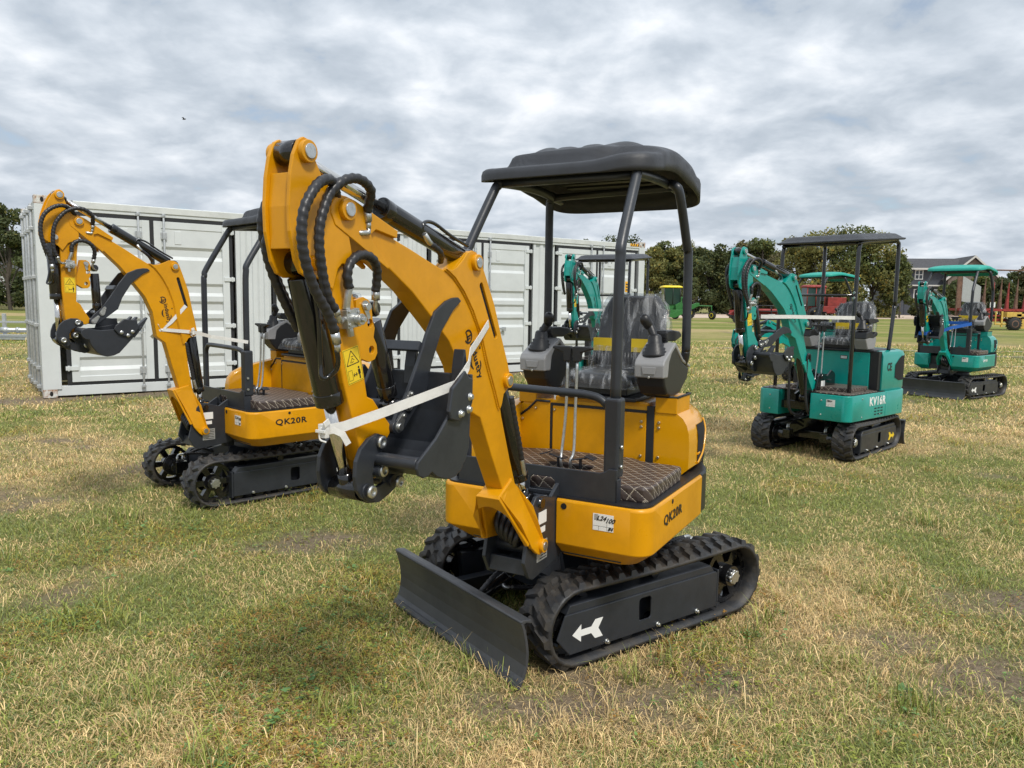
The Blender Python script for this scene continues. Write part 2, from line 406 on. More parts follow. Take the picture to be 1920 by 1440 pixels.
DOUBLER = [(1.951,1.715),(1.951,1.736),(1.940,1.754),(1.918,1.765),(1.895,1.764),(1.86,1.757),(1.680,1.694),(1.684,1.674),(1.776,1.690),(1.797,1.676),(1.79,1.655),(1.718,1.594),(1.724,1.586),(1.86,1.652),(1.936,1.688)]
KNEE = [(1.43,1.600),(1.40,1.597),(1.372,1.607),(1.336,1.633),(1.31,1.656),(1.283,1.665),(1.257,1.661),(1.234,1.644),(1.189,1.577),(1.133,1.487),(1.079,1.369),(1.042,1.295),(1.018,1.240),(1.014,1.212),(1.026,1.188),(1.060,1.170),(1.070,1.140),(1.085,1.118),(1.12,1.19),(1.172,1.29),(1.213,1.384),(1.27,1.470),(1.324,1.53),(1.38,1.575)]
SLOT = [(1.222 + 0.0105 * math.cos(math.radians(a)), 1.552 + 0.0105 * math.sin(math.radians(a))) for a in range(-30, 151, 30)] + [(1.124 + 0.0105 * math.cos(math.radians(a)), 1.380 + 0.0105 * math.sin(math.radians(a))) for a in range(150, 331, 30)]
STICK = [(2.064,1.862),(2.056,1.877),(2.041,1.886),(2.022,1.882),(2.010,1.866),(2.004,1.841),(1.979,1.800),(1.93,1.765),(1.905,1.72),(1.883,1.668),(1.872,1.624),(1.864,1.56),(1.858,1.50),(1.846,1.44),(1.823,1.343),(1.808,1.255),(1.785,1.232),(1.758,1.205),(1.722,1.168),(1.703,1.135),(1.71,1.110),(1.735,1.098),(1.79,1.085),(1.800,1.050),(1.785,1.01),(1.765,0.995),(1.745,1.0),(1.735,1.015),(1.74,1.04),(1.80,1.02),(1.823,1.06),(1.850,1.14),
         (1.895,1.28),(1.94,1.46),(1.955,1.520),(1.993,1.552),(2.030,1.552),(2.056,1.562),(2.074,1.590),(2.090,1.66),(2.092,1.72),(2.086,1.790),(2.075,1.840)]
STICKBEAM = [(1.885,1.74),(1.870,1.62),(1.860,1.53),(1.823,1.343),(1.800,1.235),(1.775,1.225),(1.745,1.19),(1.700,1.145),(1.700,1.118),(1.715,1.104),(1.765,1.10),(1.772,1.05),(1.752,1.04),(1.740,1.022),(1.748,1.004),(1.768,0.998),(1.790,1.012),(1.815,1.055),(1.845,1.13),(1.895,1.28),(1.94,1.46),(1.965,1.56),(1.955,1.70)]
STICKCHEEK = [(2.064,1.862),(2.056,1.877),(2.041,1.886),(2.022,1.882),(2.010,1.866),(2.004,1.841),(1.979,1.800),(1.93,1.765),(1.905,1.72),(1.883,1.668),(1.872,1.624),(1.868,1.575),(1.890,1.590),(1.910,1.592),(1.925,1.578),(1.945,1.525),(1.975,1.545),(1.998,1.553),(2.030,1.552),(2.056,1.562),(2.074,1.590),(2.090,1.66),(2.092,1.72),(2.086,1.790),(2.075,1.840)]
LUG = [(1.83,1.500),(1.800,1.508),(1.778,1.500),(1.765,1.480),(1.760,1.442),(1.752,1.422),(1.757,1.397),(1.744,1.376),(1.741,1.352),(1.752,1.335),(1.775,1.328),(1.83,1.345)]
THUMB = [(1.702,1.143),(1.695,1.124),(1.678,1.115),(1.656,1.118),(1.60,1.168),(1.535,1.226),(1.512,1.302),(1.457,1.405),(1.391,1.470),(1.344,1.500),(1.362,1.512),(1.392,1.510),(1.430,1.500),(1.489,1.468),(1.536,1.397),(1.581,1.313),(1.632,1.230),(1.681,1.178)]
ROCKER = [(1.778,1.131),(1.816,1.122),(1.85,1.099),(1.87,1.066),(1.874,1.025),(1.868,0.987),(1.847,0.960),(1.815,0.942),(1.790,0.944),(1.780,0.962),(1.795,0.985),(1.802,1.021),(1.793,1.053),(1.772,1.075),(1.745,1.083),(1.733,1.100),(1.742,1.118)]
LINK2 = [(1.836,0.950),(1.80,0.934),(1.752,0.926),(1.705,0.940),(1.672,0.955),(1.668,0.978),(1.685,0.994),(1.715,0.984),(1.75,0.975),(1.79,0.975),(1.825,0.985)]
EARS = [(1.798,1.045),(1.768,1.062),(1.738,1.060),(1.704,1.032),(1.660,1.005),(1.628,0.999),(1.650,0.965),(1.690,0.950),(1.722,0.962),(1.735,0.990),(1.785,1.005),(1.802,1.025)]
BSIDE = [(1.788,1.066),(1.792,1.048),(1.783,1.028),(1.762,1.018),(1.740,1.019),(1.722,1.028),(1.70,1.012),(1.678,1.002),(1.633,.990),(1.60,.993),(1.575,1.006),(1.548,1.034),(1.531,1.067),(1.524,1.17),(1.522,1.272),(1.575,1.25),(1.645,1.170),(1.70,1.12)]
TOOTHPL = [(1.578,1.302),(1.600,1.283),(1.643,1.255),(1.658,1.191),(1.650,1.167),(1.608,1.157),(1.553,1.178),(1.537,1.203),(1.535,1.275),(1.556,1.280)]
P_FOOT = (0.817, 0.530); P_STICK = (1.898, 1.730); P_BKT = (1.765, 1.024); P_TH = (1.686, 1.135)
YC = 0.045
YN = 0.063      # centre plane of the slim boom and stick

def rot2(p, c, a):
    ca, sa = math.cos(a), math.sin(a); x, z = p[0] - c[0], p[1] - c[1]
    return (c[0] + x * ca - z * sa, c[1] + x * sa + z * ca)
def M_rot(c, a):      # 4x4 turning about the lateral axis through c=(x,z), matching rot2
    return Matrix.Translation((c[0], 0, c[1])) @ Matrix(((math.cos(a), 0, -math.sin(a), 0), (0, 1, 0, 0), (math.sin(a), 0, math.cos(a), 0), (0, 0, 0, 1))) @ Matrix.Translation((-c[0], 0, -c[1]))

def bolt(mb, c, ax, r=0.006, h=0.006):
    mb.lathe(c, ax, [(r, 0), (r, h * 0.6), (r * 0.75, h)], seg=8); mb.cut()

def build_track(root, T, side, paint_arrow, rev, arrow_mat, detail, mudcol=None):
    y0, y1 = (0.325, 0.52) if side > 0 else (-0.52, -0.325)
    yo = y1 if side > 0 else y0
    xa, xb, zc_, Ro = 0.495, -0.515, 0.178, 0.162
    # centre line of the belt, as a closed path with a slight sag on top
    L1 = xa - xb; Larc = math.pi * Ro; Pm = 2 * L1 + 2 * Larc
    def pt(s, r=Ro):
        s = s % Pm
        if s < L1: return (xa - s, zc_ + r - 0.008 * math.sin(math.pi * s / L1), 90)
        s -= L1
        if s < Larc: a = 90 + 180 * s / Larc; return (xb + r * math.cos(R(a)), zc_ + r * math.sin(R(a)), a)
        s -= Larc
        if s < L1: return (xb + s, zc_ - r, 270)
        s -= L1; a = 270 + 180 * s / Larc; return (xa + r * math.cos(R(a)), zc_ + r * math.sin(R(a)), a)
    mb = MB(T); nseg = 72; rings = []
    for i in range(nseg):
        s = Pm * i / nseg; ring = []
        for (yy, r) in ((y0, Ro - 0.012), (y0, Ro + 0.002), (y0 + 0.01, Ro + 0.006), (y1 - 0.01, Ro + 0.006), (y1, Ro + 0.002), (y1, Ro - 0.012), ((y0 + y1) / 2 + 0.03, Ro - 0.014), ((y0 + y1) / 2 - 0.03, Ro - 0.014)):
            x, z, a = pt(s, r); ring.append((x, yy, z))
        rings.append(ring)
    rings.append(rings[0]); mb.rings(rings, True, False, False)
    npitch = 41 if not rev else 41
    def lug(sa, sb, ya, yb, skew, h, top):
        vs = []
        for r, k in ((Ro + 0.002, 1.0), (Ro + h, top)):
            ym = (ya + yb) / 2; sm = (sa + sb) / 2
            for (ss, yy) in ((sa, ya), (sb, ya), (sb, yb), (sa, yb)):
                sk = skew * ((yy - ya) / (yb - ya) - 0.5)
                x, z, a = pt(sm + (ss - sm) * k + sk, r); vs.append((x, ym + (yy - ym) * (0.5 + 0.5 * k), z))
        mb.add(vs, [(0, 1, 2, 3), (7, 6, 5, 4), (0, 4, 5, 1), (1, 5, 6, 2), (2, 6, 7, 3), (3, 7, 4, 0)])
    w = y1 - y0
    for k in range(npitch):
        s = Pm * k / npitch; o = 0.5 * Pm / npitch
        if not rev or True:
            lug(s, s + 0.046, y0 + 0.002, y0 + w * 0.40, 0.026, 0.024, 0.55)
            lug(s + o, s + o + 0.046, y0 + w * 0.34, y0 + w * 0.66, -0.022, 0.024, 0.55)
            lug(s, s + 0.046, y0 + w * 0.60, y1 - 0.002, -0.026, 0.024, 0.55)
    # inner drive teeth
    for k in range(npitch):
        s = Pm * k / npitch; vs = []
        for r in (Ro - 0.034, Ro - 0.012):
            for ss in (s, s + 0.028):
                for yy in ((y0 + y1) / 2 - 0.022, (y0 + y1) / 2 + 0.022):
                    x, z, a = pt(ss, r); vs.append((x, yy, z))
        mb.add(vs, [(0, 1, 3, 2), (4, 6, 7, 5), (0, 4, 5, 1), (2, 3, 7, 6), (0, 2, 6, 4), (1, 5, 7, 3)])
    mb.build('rubber_track', M['rubber'], root, normals=True)
    # frame beam
    sgn = 1 if side > 0 else -1
    fr = MB(T)
    prof = [(0.602, 0.139), (0.560, 0.236), (-0.372, 0.236), (-0.385, 0.225), (-0.385, 0.060), (0.532, 0.060)]
    hole = rrect(0.062, 0.135, 0.112, 0.212, 0.014)[::-1]
    fr.prism(prof, yo - sgn * 0.030, yo - sgn * 0.022, holes=[hole])
    fr.prism([(0.55, 0.232), (0.53, 0.27), (-0.34, 0.27), (-0.372, 0.232)], yo - sgn * 0.10, yo - sgn * 0.028)
    fr.prism([(0.52, 0.25), (-0.35, 0.25), (-0.35, 0.07), (0.5, 0.07)], yo - sgn * 0.17, yo - sgn * 0.10)
    fr.box((-0.392, yo - sgn * 0.075, 0.145), (0.012, 0.105, 0.19))
    f = fr.build('track_frame', M['charcoal'], root, bevel=0.004)
    b = MB(T)
    for x in (0.33, 0.02, -0.24): b.cyl((x, yo - sgn * 0.024, 0.072), (x, yo - sgn * 0.004, 0.072), 0.007, seg=8); b.cyl((x, yo - sgn * 0.022, 0.072), (x, yo - sgn * 0.016, 0.072), 0.012, seg=6); b.cut()
    b.build('frame_bolt', M['zinc'], f, split=True)
    rl = MB(T)
    for x in (0.36, 0.18, 0.0, -0.18, -0.34): rl.cyl((x, y0 + 0.05, 0.062), (x, y1 - 0.05, 0.062), 0.036, seg=16); rl.cut()
    rl.cyl((0.0, y0 + 0.06, 0.29), (0.0, y1 - 0.06, 0.29), 0.022, seg=14)
    rl.build('track_roller', M['blackpaint'], root, split=True)
    # arrow
    ym = yo - sgn * 0.0215
    ar = MB(T)
    pr = [(0.521, 0.143), (0.474, 0.180), (0.474, 0.157), (0.418, 0.157), (0.396, 0.184), (0.352, 0.184), (0.378, 0.143), (0.352, 0.102), (0.396, 0.102), (0.418, 0.129), (0.474, 0.129), (0.474, 0.106)]
    _old = [(0.555, 0.142), (0.515, 0.178), (0.517, 0.158), (0.437, 0.150), (0.408, 0.182), (0.372, 0.178), (0.400, 0.142), (0.378, 0.108), (0.414, 0.108), (0.440, 0.134), (0.519, 0.140), (0.522, 0.116)]
    ar.prism(pr, ym, ym + sgn * 0.001)
    ar.build('arrow_marking', arrow_mat, f)
    # idler (front) and drive sprocket (rear)
    yc = (y0 + y1) / 2
    def wheel(name, cx, r, spokes, hubmat):
        m_ = MB(T)
        hub = 0.05
        outer = circ(cx, zc_, r, 36); holes = []
        for k in range(spokes):
            a0 = 2 * math.pi * (k + 0.18) / spokes; a1 = 2 * math.pi * (k + 0.82) / spokes; h = []
            for t in range(5): a = a0 + (a1 - a0) * t / 4; h.append((cx + (r - 0.024) * math.cos(a), zc_ + (r - 0.024) * math.sin(a)))
            for t in range(5): a = a1 - 0.12 - (a1 - a0 - 0.24) * t / 4; h.append((cx + (hub + 0.012) * math.cos(a), zc_ + (hub + 0.012) * math.sin(a)))
            holes.append(h[::-1])
        m_.prism(outer, yc - 0.022, yc + 0.022, holes=holes)
        m_.cyl((cx, yc - 0.05, zc_), (cx, yc + 0.062 * sgn, zc_), hub, seg=20)
        w_ = m_.build(name, M['blackpaint'], root, bevel=0.003)
        if cx > 0: return
        h_ = MB(T); h_.cyl((cx, yc + sgn * 0.06, zc_), (cx, yc + sgn * 0.082, zc_), 0.026, seg=16)
        for k in range(8):
            a = 2 * math.pi * k / 8; h_.cyl((cx + 0.027 * math.cos(a), yc + sgn * 0.06, zc_ + 0.027 * math.sin(a)), (cx + 0.027 * math.cos(a), yc + sgn * 0.078, zc_ + 0.027 * math.sin(a)), 0.009, seg=8)
        h_.build('hub_nut', M['zinc'], w_)
    wheel('drive_sprocket', xb, 0.142, 6, None)
    wheel('idler_wheel', xa, 0.138, 5, None)
    # travel motor on the inner side of the sprocket
    mo = MB(T); yi = y0 if side > 0 else y1
    mo.cyl((xb, yi - sgn * 0.01, zc_), (xb, yi + sgn * 0.03, zc_), 0.085, seg=22)
    mo.cyl((xb, yi - sgn * 0.10, zc_), (xb, yi, zc_), 0.055, seg=18)
    mo.rect(xb - 0.045, xb + 0.045, yi - sgn * 0.17, yi - sgn * 0.09, zc_ - 0.04, zc_ + 0.05)
    mo_ = mo.build('travel_motor', M['blackpaint'], root, bevel=0.004)
    ft = MB(T)
    for dx_ in (-0.02, 0.02):
        ft.cyl((xb + dx_, yi - sgn * 0.13, zc_ + 0.05), (xb + dx_, yi - sgn * 0.13, zc_ + 0.085), 0.009, seg=8)
        ft.tube([(xb + dx_, yi - sgn * 0.13, zc_ + 0.08), (xb + dx_ + 0.01, yi - sgn * 0.13, zc_ + 0.10), (xb + dx_ + 0.05, yi - sgn * 0.14, zc_ + 0.105)], 0.007, seg=8)
    ft.build('hose_fitting', M['zinc'], mo_)
    hs = MB(T)
    for dx_ in (-0.02, 0.02):
        hs.tube([(xb + dx_ + 0.05, yi - sgn * 0.14, zc_ + 0.105), (xb + 0.16, yi - sgn * 0.16, zc_ + 0.115 + dx_), (xb + 0.30, yi - sgn * 0.20, zc_ + 0.06 + dx_), (xb + 0.42, yi - sgn * 0.26, zc_ + 0.06)], 0.011, bead=0.08, pitch=0.022, seg=8)
    hs.build('hydraulic_hose', M['hose'], root)

def excavator(name, label, O, yh, yu, style='round', paint='yellow', canopy_mat='canopy', ab=0.0, ak=0.0, at=0.0, arm_dx=0.0, arm_dz=0.0, arm_s=1.0, rel=0.0,
              model='QK20R', model_mat='ink', uoff=(0, 0, 0), rev=False, arrow='white', scale=1.0, z=0.0, logo=True, blade=True, stickers='a', group=None):
    PT = M[paint]; CW = M['cowlyellow'] if paint == 'yellow' else M['teal']; DK = M['charcoal'] if style == 'round' else M['blackpaint']
    root = empty(name, (O[0], O[1], z), R(yh), scale)
    tag(root, label, 'excavator', group)
    Uz = Matrix.Translation((0, 0, uoff[2])) @ T_rot_z(R(yu - yh)) @ Matrix.Translation((uoff[0], uoff[1], 0))
    am = M[{'white': 'white', 'yellow': 'label'}[arrow]]
    for sd in (1, -1): build_track(root, Uz, sd, True, rev, am, 1)
    # ---- undercarriage
    uc = MB(Uz)
    uc.rect(-0.30, 0.30, -0.36, 0.36, 0.12, 0.20); uc.rect(-0.18, 0.18, -0.40, 0.40, 0.13, 0.235)
    uc.prism([(-0.20, 0.30), (0.20, 0.30), (0.30, 0.16), (-0.30, 0.16)], -0.17, 0.17)
    for sx in (1, -1):
        for sy in (1, -1):
            uc.rings([[(0.10 * sx, 0.10 * sy, 0.36), (0.20 * sx, 0.02 * sy, 0.36), (0.20 * sx, 0.02 * sy, 0.28), (0.10 * sx, 0.10 * sy, 0.28)],
                      [(0.30 * sx, 0.36 * sy, 0.25), (0.40 * sx, 0.33 * sy, 0.25), (0.40 * sx, 0.33 * sy, 0.10), (0.30 * sx, 0.36 * sy, 0.10)]], False)
    uc.cyl((0, 0, 0.30), (0, 0, 0.385), 0.20, seg=36); uc.cyl((0, 0, 0.385), (0, 0, 0.42), 0.235, seg=40)
    uc.build('undercarriage_frame', DK, root, bevel=0.004)
    sr = MB(Uz)
    for k in range(18):
        a = 2 * math.pi * k / 18; sr.cyl((0.22 * math.cos(a), 0.22 * math.sin(a), 0.42), (0.22 * math.cos(a), 0.22 * math.sin(a), 0.432), 0.008, seg=6)
    sr.cyl((0, 0, 0.42), (0, 0, 0.47), 0.19, seg=30)
    sr.build('slew_ring', M['black'], root)
    if blade:
        bl = MB(Uz)
        outer = [(0.800, 0.268), (0.790, 0.24), (0.778, 0.19), (0.772, 0.14), (0.775, 0.09), (0.788, 0.045), (0.812, 0.004)]
        inner = [(x - 0.013, z_) for x, z_ in outer]
        lip = [(0.803, 0.272), (0.798, 0.279), (0.785, 0.281), (0.752, 0.276), (0.747, 0.262), (0.752, 0.260), (0.775, 0.268), (0.786, 0.262)]
        bl.prism(outer + inner[::-1], -0.52, 0.52); bl.prism(lip, -0.521, 0.521)
        bd = bl.build('dozer_blade', M['blade'], root, bevel=0.003)
        wr = MB(Uz); wr.prism([(0.8135, 0.002), (0.8140, 0.012), (0.806, 0.03), (0.804, 0.03), (0.811, 0.006)], -0.519, 0.519); wr.build('cutting_edge', M['blade'], bd)
        ba = MB(Uz)
        for sy in (1, -1): ba.prism([(0.762, 0.165), (0.762, 0.085), (0.20, 0.10), (0.20, 0.16)], sy * 0.265 - 0.028, sy * 0.265 + 0.028)
        ba.cyl((0.70, -0.26, 0.125), (0.70, 0.26, 0.125), 0.03, seg=16)
        ba.rect(0.60, 0.762, -0.05, 0.05, 0.09, 0.16)
        ba.build('blade_arms', DK, root, bevel=0.003)
        bc = MB(Uz); bc.cyl((0.74, 0.0, 0.13), (0.49, 0.0, 0.235), 0.031, seg=22); bc.cyl((0.745, -0.05, 0.128), (0.745, 0.05, 0.128), 0.022, seg=14); bc.cyl((0.50, 0, 0.231), (0.485, 0, 0.2375), 0.034, seg=22)
        bco = bc.build('blade_cylinder', M['blackpaint'], root, bevel=0.002)
        rd = MB(Uz); rd.cyl((0.49, 0.0, 0.235), (0.30, 0.0, 0.315), 0.016, seg=16); rd.build('cylinder_rod', M['chrome'], bco)
        hh = MB(Uz)
        hh.tube([(0.70, 0.035, 0.16), (0.67, 0.05, 0.22), (0.60, 0.045, 0.27), (0.52, 0.02, 0.29), (0.44, -0.05, 0.30), (0.34, -0.08, 0.32)], 0.012, bead=0.09, pitch=0.022)
        hh.cut(); hh.tube([(0.53, 0.045, 0.205), (0.45, 0.07, 0.195), (0.36, 0.11, 0.20), (0.28, 0.13, 0.22)], 0.012, bead=0.09, pitch=0.022)
        hh.build('hydraulic_hose', M['hose'], root, split=True)
        ff = MB(Uz); ff.tube([(0.715, 0.02, 0.14), (0.712, 0.035, 0.15), (0.70, 0.035, 0.165), (0.685, 0.042, 0.195)], 0.010, seg=10); ff.cut(); ff.tube([(0.535, 0.03, 0.215), (0.535, 0.045, 0.207), (0.50, 0.055, 0.203)], 0.010, seg=10)
        ff.build('hose_fitting', M['zinc'], root, split=True)

    if not rev:
        for k in (0, 1):
            hz = MB(Uz); hz.tube([(-0.14, 0.12, 0.26), (-0.24, 0.20 - 0.02 * k, 0.272), (-0.34, 0.235 - 0.03 * k, 0.305), (-0.47, 0.245 - 0.04 * k, 0.308)], 0.012, bead=0.09, pitch=0.02); hz.build('hydraulic_hose', M['hose'], root)
        fz = MB(Uz)
        for k in (0, 1): fz.tube([(-0.47, 0.245 - 0.04 * k, 0.308), (-0.515, 0.245 - 0.04 * k, 0.303), (-0.53, 0.245 - 0.04 * k, 0.265)], 0.011, seg=8); fz.cut()
        fz.box((-0.54, 0.225, 0.245), (0.07, 0.10, 0.025)); fz.cyl((-0.565, 0.25, 0.25), (-0.565, 0.25, 0.275), 0.012, seg=8); fz.cyl((-0.565, 0.20, 0.25), (-0.565, 0.20, 0.275), 0.012, seg=8); fz.cut()
        fz.build('hose_fitting', M['zinc'], root, split=True)
    # ---- lower skirt of the house
    def plan(ins, xf=0.66, yl=0.532, yr=-0.445, rc=0.075, xs=-0.10 if style == 'round' else -0.50, xe=-0.64 if style == 'round' else -0.78):
        """closed outline: front-left corner, left side, round tail, right side, front-right corner"""
        p = []
        xf -= ins; yl -= ins; yr += ins; xe += ins
        for i in range(6): a = R(0 + 90 * i / 5); p.append((xf - rc + rc * math.cos(a), yl - rc + rc * math.sin(a)))
        p += [(0.3, yl), (0.1, yl)]
        ym = (yl + yr) / 2; hy = (yl - yr) / 2
        for i in range(17): a = R(90 + 180 * i / 16); p.append((xs + (xs - xe) * math.cos(a) * 1.0, ym + hy * math.sin(a)))
        p += [(0.1, yr), (0.3, yr)]
        for i in range(6): a = R(-90 + 90 * i / 5); p.append((xf - rc + rc * math.cos(a), yr + rc + rc * math.sin(a)))
        return p
    def clip_front(ring, ya, yb, xcut, z_): return ring
    def skirt(part, keep, name, m_, bev=0.004):
        mb = MB()
        if style == 'round': levels = [(0.440, 0.085), (0.512, 0.0), (0.690, 0.0), (0.700, 0.006)]
        else: levels = [(0.385, 0.004), (0.392, 0.0), (0.632, 0.0), (0.640, 0.004)]
        ringsL = []
        for z_, ins in levels: ringsL.append([(x, y, z_) for x, y in keep(plan(ins))])
        mb.rings(ringsL, False); o = mb.build(name, m_, part, bevel=bev)
        for p in o.data.polygons: p.use_smooth = True
        try:
            o.data.set_sharp_from_angle(angle=R(28))
        except Exception: pass
        return o
    def keep_left(p):
        q = [a for a in p if a[1] > 0.13 and a[0] > -0.101]
        if style != 'round': q += [(-0.12, q[-1][1])]
        return q + [(-0.10 if style == 'round' else -0.12, 0.135), (q[0][0], 0.135)]
    def keep_right(p):
        q = [a for a in p if a[1] < -0.21 and a[0] > -0.101]
        return [(q[-1][0], -0.205), (-0.10, -0.205)] + q
    def keep_tail(p):
        q = [a for a in p if a[0] < -0.12]
        if style != 'round': return [(-0.125, q[0][1])] + q + [(-0.125, q[-1][1])]
        return [(-0.13, q[0][1])] + q + [(-0.13, q[-1][1])]
    sl = skirt(root, keep_left, 'left_skirt', PT); sr_ = skirt(root, keep_right, 'right_skirt', PT)
    cwt = skirt(root, keep_tail, 'counterweight', M['black'] if style == 'round' else PT)
    mid = MB(); mid.rect(-0.10, 0.55, -0.205, 0.135, 0.45, 0.66); mid.rect(-0.55, 0.60, -0.30, 0.40, 0.455, 0.53); mid.build('deck_frame', DK, root)
    gk = MB(); zt = 0.70 if style == 'round' else 0.64
    gk.prism([(x, y) for x, y in keep_left(plan(0.012))], zt, zt + 0.008, axis='z'); gk.prism([(x, y) for x, y in keep_right(plan(0.012))], zt, zt + 0.008, axis='z')
    gk.build('deck_seal', M['black'], root)
    hb = MB(); hb.cyl((0.36, 0.5322, 0.676), (0.36, 0.534, 0.676), 0.010, seg=14); hb.cyl((0.6605, 0.17, 0.672), (0.662, 0.17, 0.672), 0.013, seg=14)
    hb.build('access_hole', M['dark'], sl)  # black discs on the skin stand in for shade inside holes
    # lettering and the auction sticker on the front left
    if style == 'round':
        text_mesh('model_lettering', model, 0.068 if paint == 'yellow' else 0.062, (0.345, 0.5335, 0.614), (-1, 0, 0), (0, 0, 1), M[model_mat], sl, bold=0.0014, shear=0.0, fit=(0.25, 0.050) if paint == 'yellow' else (0.20, 0.045))
    else:
        text_mesh('model_lettering', model, 0.085, (0.06, 0.5335, 0.562), (-1, 0, 0), (0, 0, 1), M[model_mat], sl, bold=0.0025, fit=(0.36, 0.090))
        vt = MB()
        for i in range(3):
            for j in range(3): vt.rect(-0.06 + j * 0.07, -0.015 + j * 0.07, 0.5325, 0.5335, 0.42 + i * 0.03, 0.432 + i * 0.03); vt.cut()
        vt.build('vent_slot', M['dark'], sl, split=True)  # black strips stand in for shade inside the vents
        bb = MB()
        for x in (0.40, -0.0): 
            for z_ in (0.42, 0.60): bolt(bb, (x, 0.532, z_), (0, 1, 0), 0.008)
        for y in (0.25,):
            for z_ in (0.44, 0.58): bolt(bb, (0.66, y, z_), (1, 0, 0), 0.008)
        for y in (-0.30,):
            for z_ in (0.44, 0.58): bolt(bb, (0.66, y, z_), (1, 0, 0), 0.008)
        bb.build('skirt_bolt', M['zinc'], sl, split=True)
    # lot sticker
    zs = 0.63 if style == 'round' else 0.56
    st = MB(); st.rect(0.6605, 0.6615, 0.300, 0.388, zs - 0.034, zs + 0.034); sto = st.build('lot_sticker', M['white'], root)
    si = MB()
    random.seed(5)
    for i in range(5): si.rect(0.6618, 0.6622, 0.306, 0.306 + random.uniform(0.012, 0.02), zs + 0.028 - i * 0.005, zs + 0.030 - i * 0.005)
    si.rect(0.6618, 0.6621, 0.302, 0.386, zs - 0.016, zs - 0.0152); si.rect(0.6618, 0.6621, 0.360, 0.3608, zs - 0.032, zs + 0.008); si.rect(0.6618, 0.6621, 0.325, 0.3258, zs - 0.032, zs - 0.016)
    si.build('sticker_print', M['ink'], sto)
    if paint == 'yellow':
        # hand-written numbers
        text_mesh('handwriting', 'L24', 0.026, (0.6622, 0.336, zs + 0.016), (0, 1, 0), (0.0, 0.15, 1), M['ink'], sto, bold=0.0006, shear=0.3)
        text_mesh('handwriting', '100', 0.026, (0.6622, 0.373, zs + 0.010), (0, 1, 0), (0.0, 0.15, 1), M['ink'], sto, bold=0.0006, shear=0.3)
        text_mesh('handwriting', '84', 0.020, (0.6622, 0.375, zs - 0.023), (0, 1, 0), (0.0, 0.15, 1), M['ink'], sto, bold=0.0006, shear=0.3)
    else:
        text_mesh('handwriting', 'BRN', 0.022, (0.6622, 0.338, zs + 0.018), (0, 1, 0), (0.0, 0.1, 1), M['ink'], sto, bold=0.0006)

    # ---- floor: quilted mat and its charcoal front board
    zf = 0.705 if style == 'round' else 0.645
    mt = MB()
    if style == 'round':
        outl = [(0.578, 0.405), (0.574, 0.478), (0.545, 0.50), (0.10, 0.49), (0.085, 0.47), (0.08, 0.30), (0.03, 0.24), (0.03, -0.20), (0.10, -0.36), (0.59, -0.36), (0.60, 0.36), (0.582, 0.375)]
        mt.prism(outl[::-1], zf, zf + 0.066, axis='z', holes=[rrect(0.30, 0.40, -0.06, 0.16, 0.04)])
    else:
        outl = [(0.655, 0.20), (0.655, 0.47), (0.61, 0.520), (0.06, 0.520), (0.0, 0.40), (0.0, -0.20), (0.10, -0.36), (0.60, -0.36), (0.60, 0.20)]
        mt.prism(outl[::-1], zf, zf + 0.012, axis='z'); mt.prism([(0.55, -0.2), (0.10, -0.2), (0.05, 0.42), (0.45, 0.44)], zf + 0.012, zf + 0.05, axis='z')
    mo = mt.build('floor_mat', M['quilt'], root, bevel=0.014, seg=3)
    if style == 'round':
        fb = MB()
        fb.prism([(-0.36, 0.705), (0.385, 0.705), (0.385, 0.842), (0.350, 0.842), (0.335, 0.830), (0.31, 0.822), (-0.36, 0.822)], 0.622, 0.632, axis='x', holes=[[(-0.005, 0.72), (0.115, 0.722), (0.112, 0.765), (0.095, 0.778), (0.01, 0.778), (-0.004, 0.765)][::-1]])
        fb.rect(0.58, 0.632, 0.377, 0.385, 0.705, 0.80)
        fb.build('floor_front_board', M['charcoal'], root, bevel=0.003)
    # pedals and travel levers
    lx = 0.335 if style == 'round' else 0.33
    pd = MB()
    for y, s_ in ((-0.015, -1), (0.095, 1)):
        pd.box((lx - 0.005, y, zf + 0.10), (0.05, 0.075, 0.006), Matrix.Rotation(R(12 * s_), 3, 'X')); pd.box((lx + 0.01, y + s_ * 0.055, zf + 0.112), (0.05, 0.045, 0.006), Matrix.Rotation(R(-18 * s_), 3, 'X'))
        pd.rect(lx - 0.015, lx + 0.005, y - 0.004, y + 0.004, zf + 0.02, zf + 0.10); pd.cut()
    pd.build('pedal', M['charcoal'], root, bevel=0.002, split=True)
    for k, (y, s_) in enumerate(((0.005, -1), (0.052, 1))):
        lv = MB(); lv.tube([(lx, y + 0.0 * s_, zf + 0.03), (lx + 0.012, y, zf + 0.085), (lx - 0.01, y + 0.006 * s_, zf + 0.13), (lx - 0.03, y, 1.0), (lx - 0.04, y, 1.245)], 0.0068, seg=10, sub=4)
        lo = lv.build('travel_lever', M['zinc'], root)
        lg = MB(); lg.prism([(y - 0.016, 1.235), (y + 0.016, 1.235), (y + 0.020, 1.275), (y + 0.022 + 0.052 * max(0, s_), 1.292), (y + 0.018 + 0.052 * max(0, s_), 1.304), (y - 0.018 - 0.052 * max(0, -s_), 1.304), (y - 0.022 - 0.052 * max(0, -s_), 1.292), (y - 0.020, 1.275)], lx - 0.055, lx - 0.025, axis='x')
        lg.build('lever_grip', M['black'], lo, bevel=0.005)

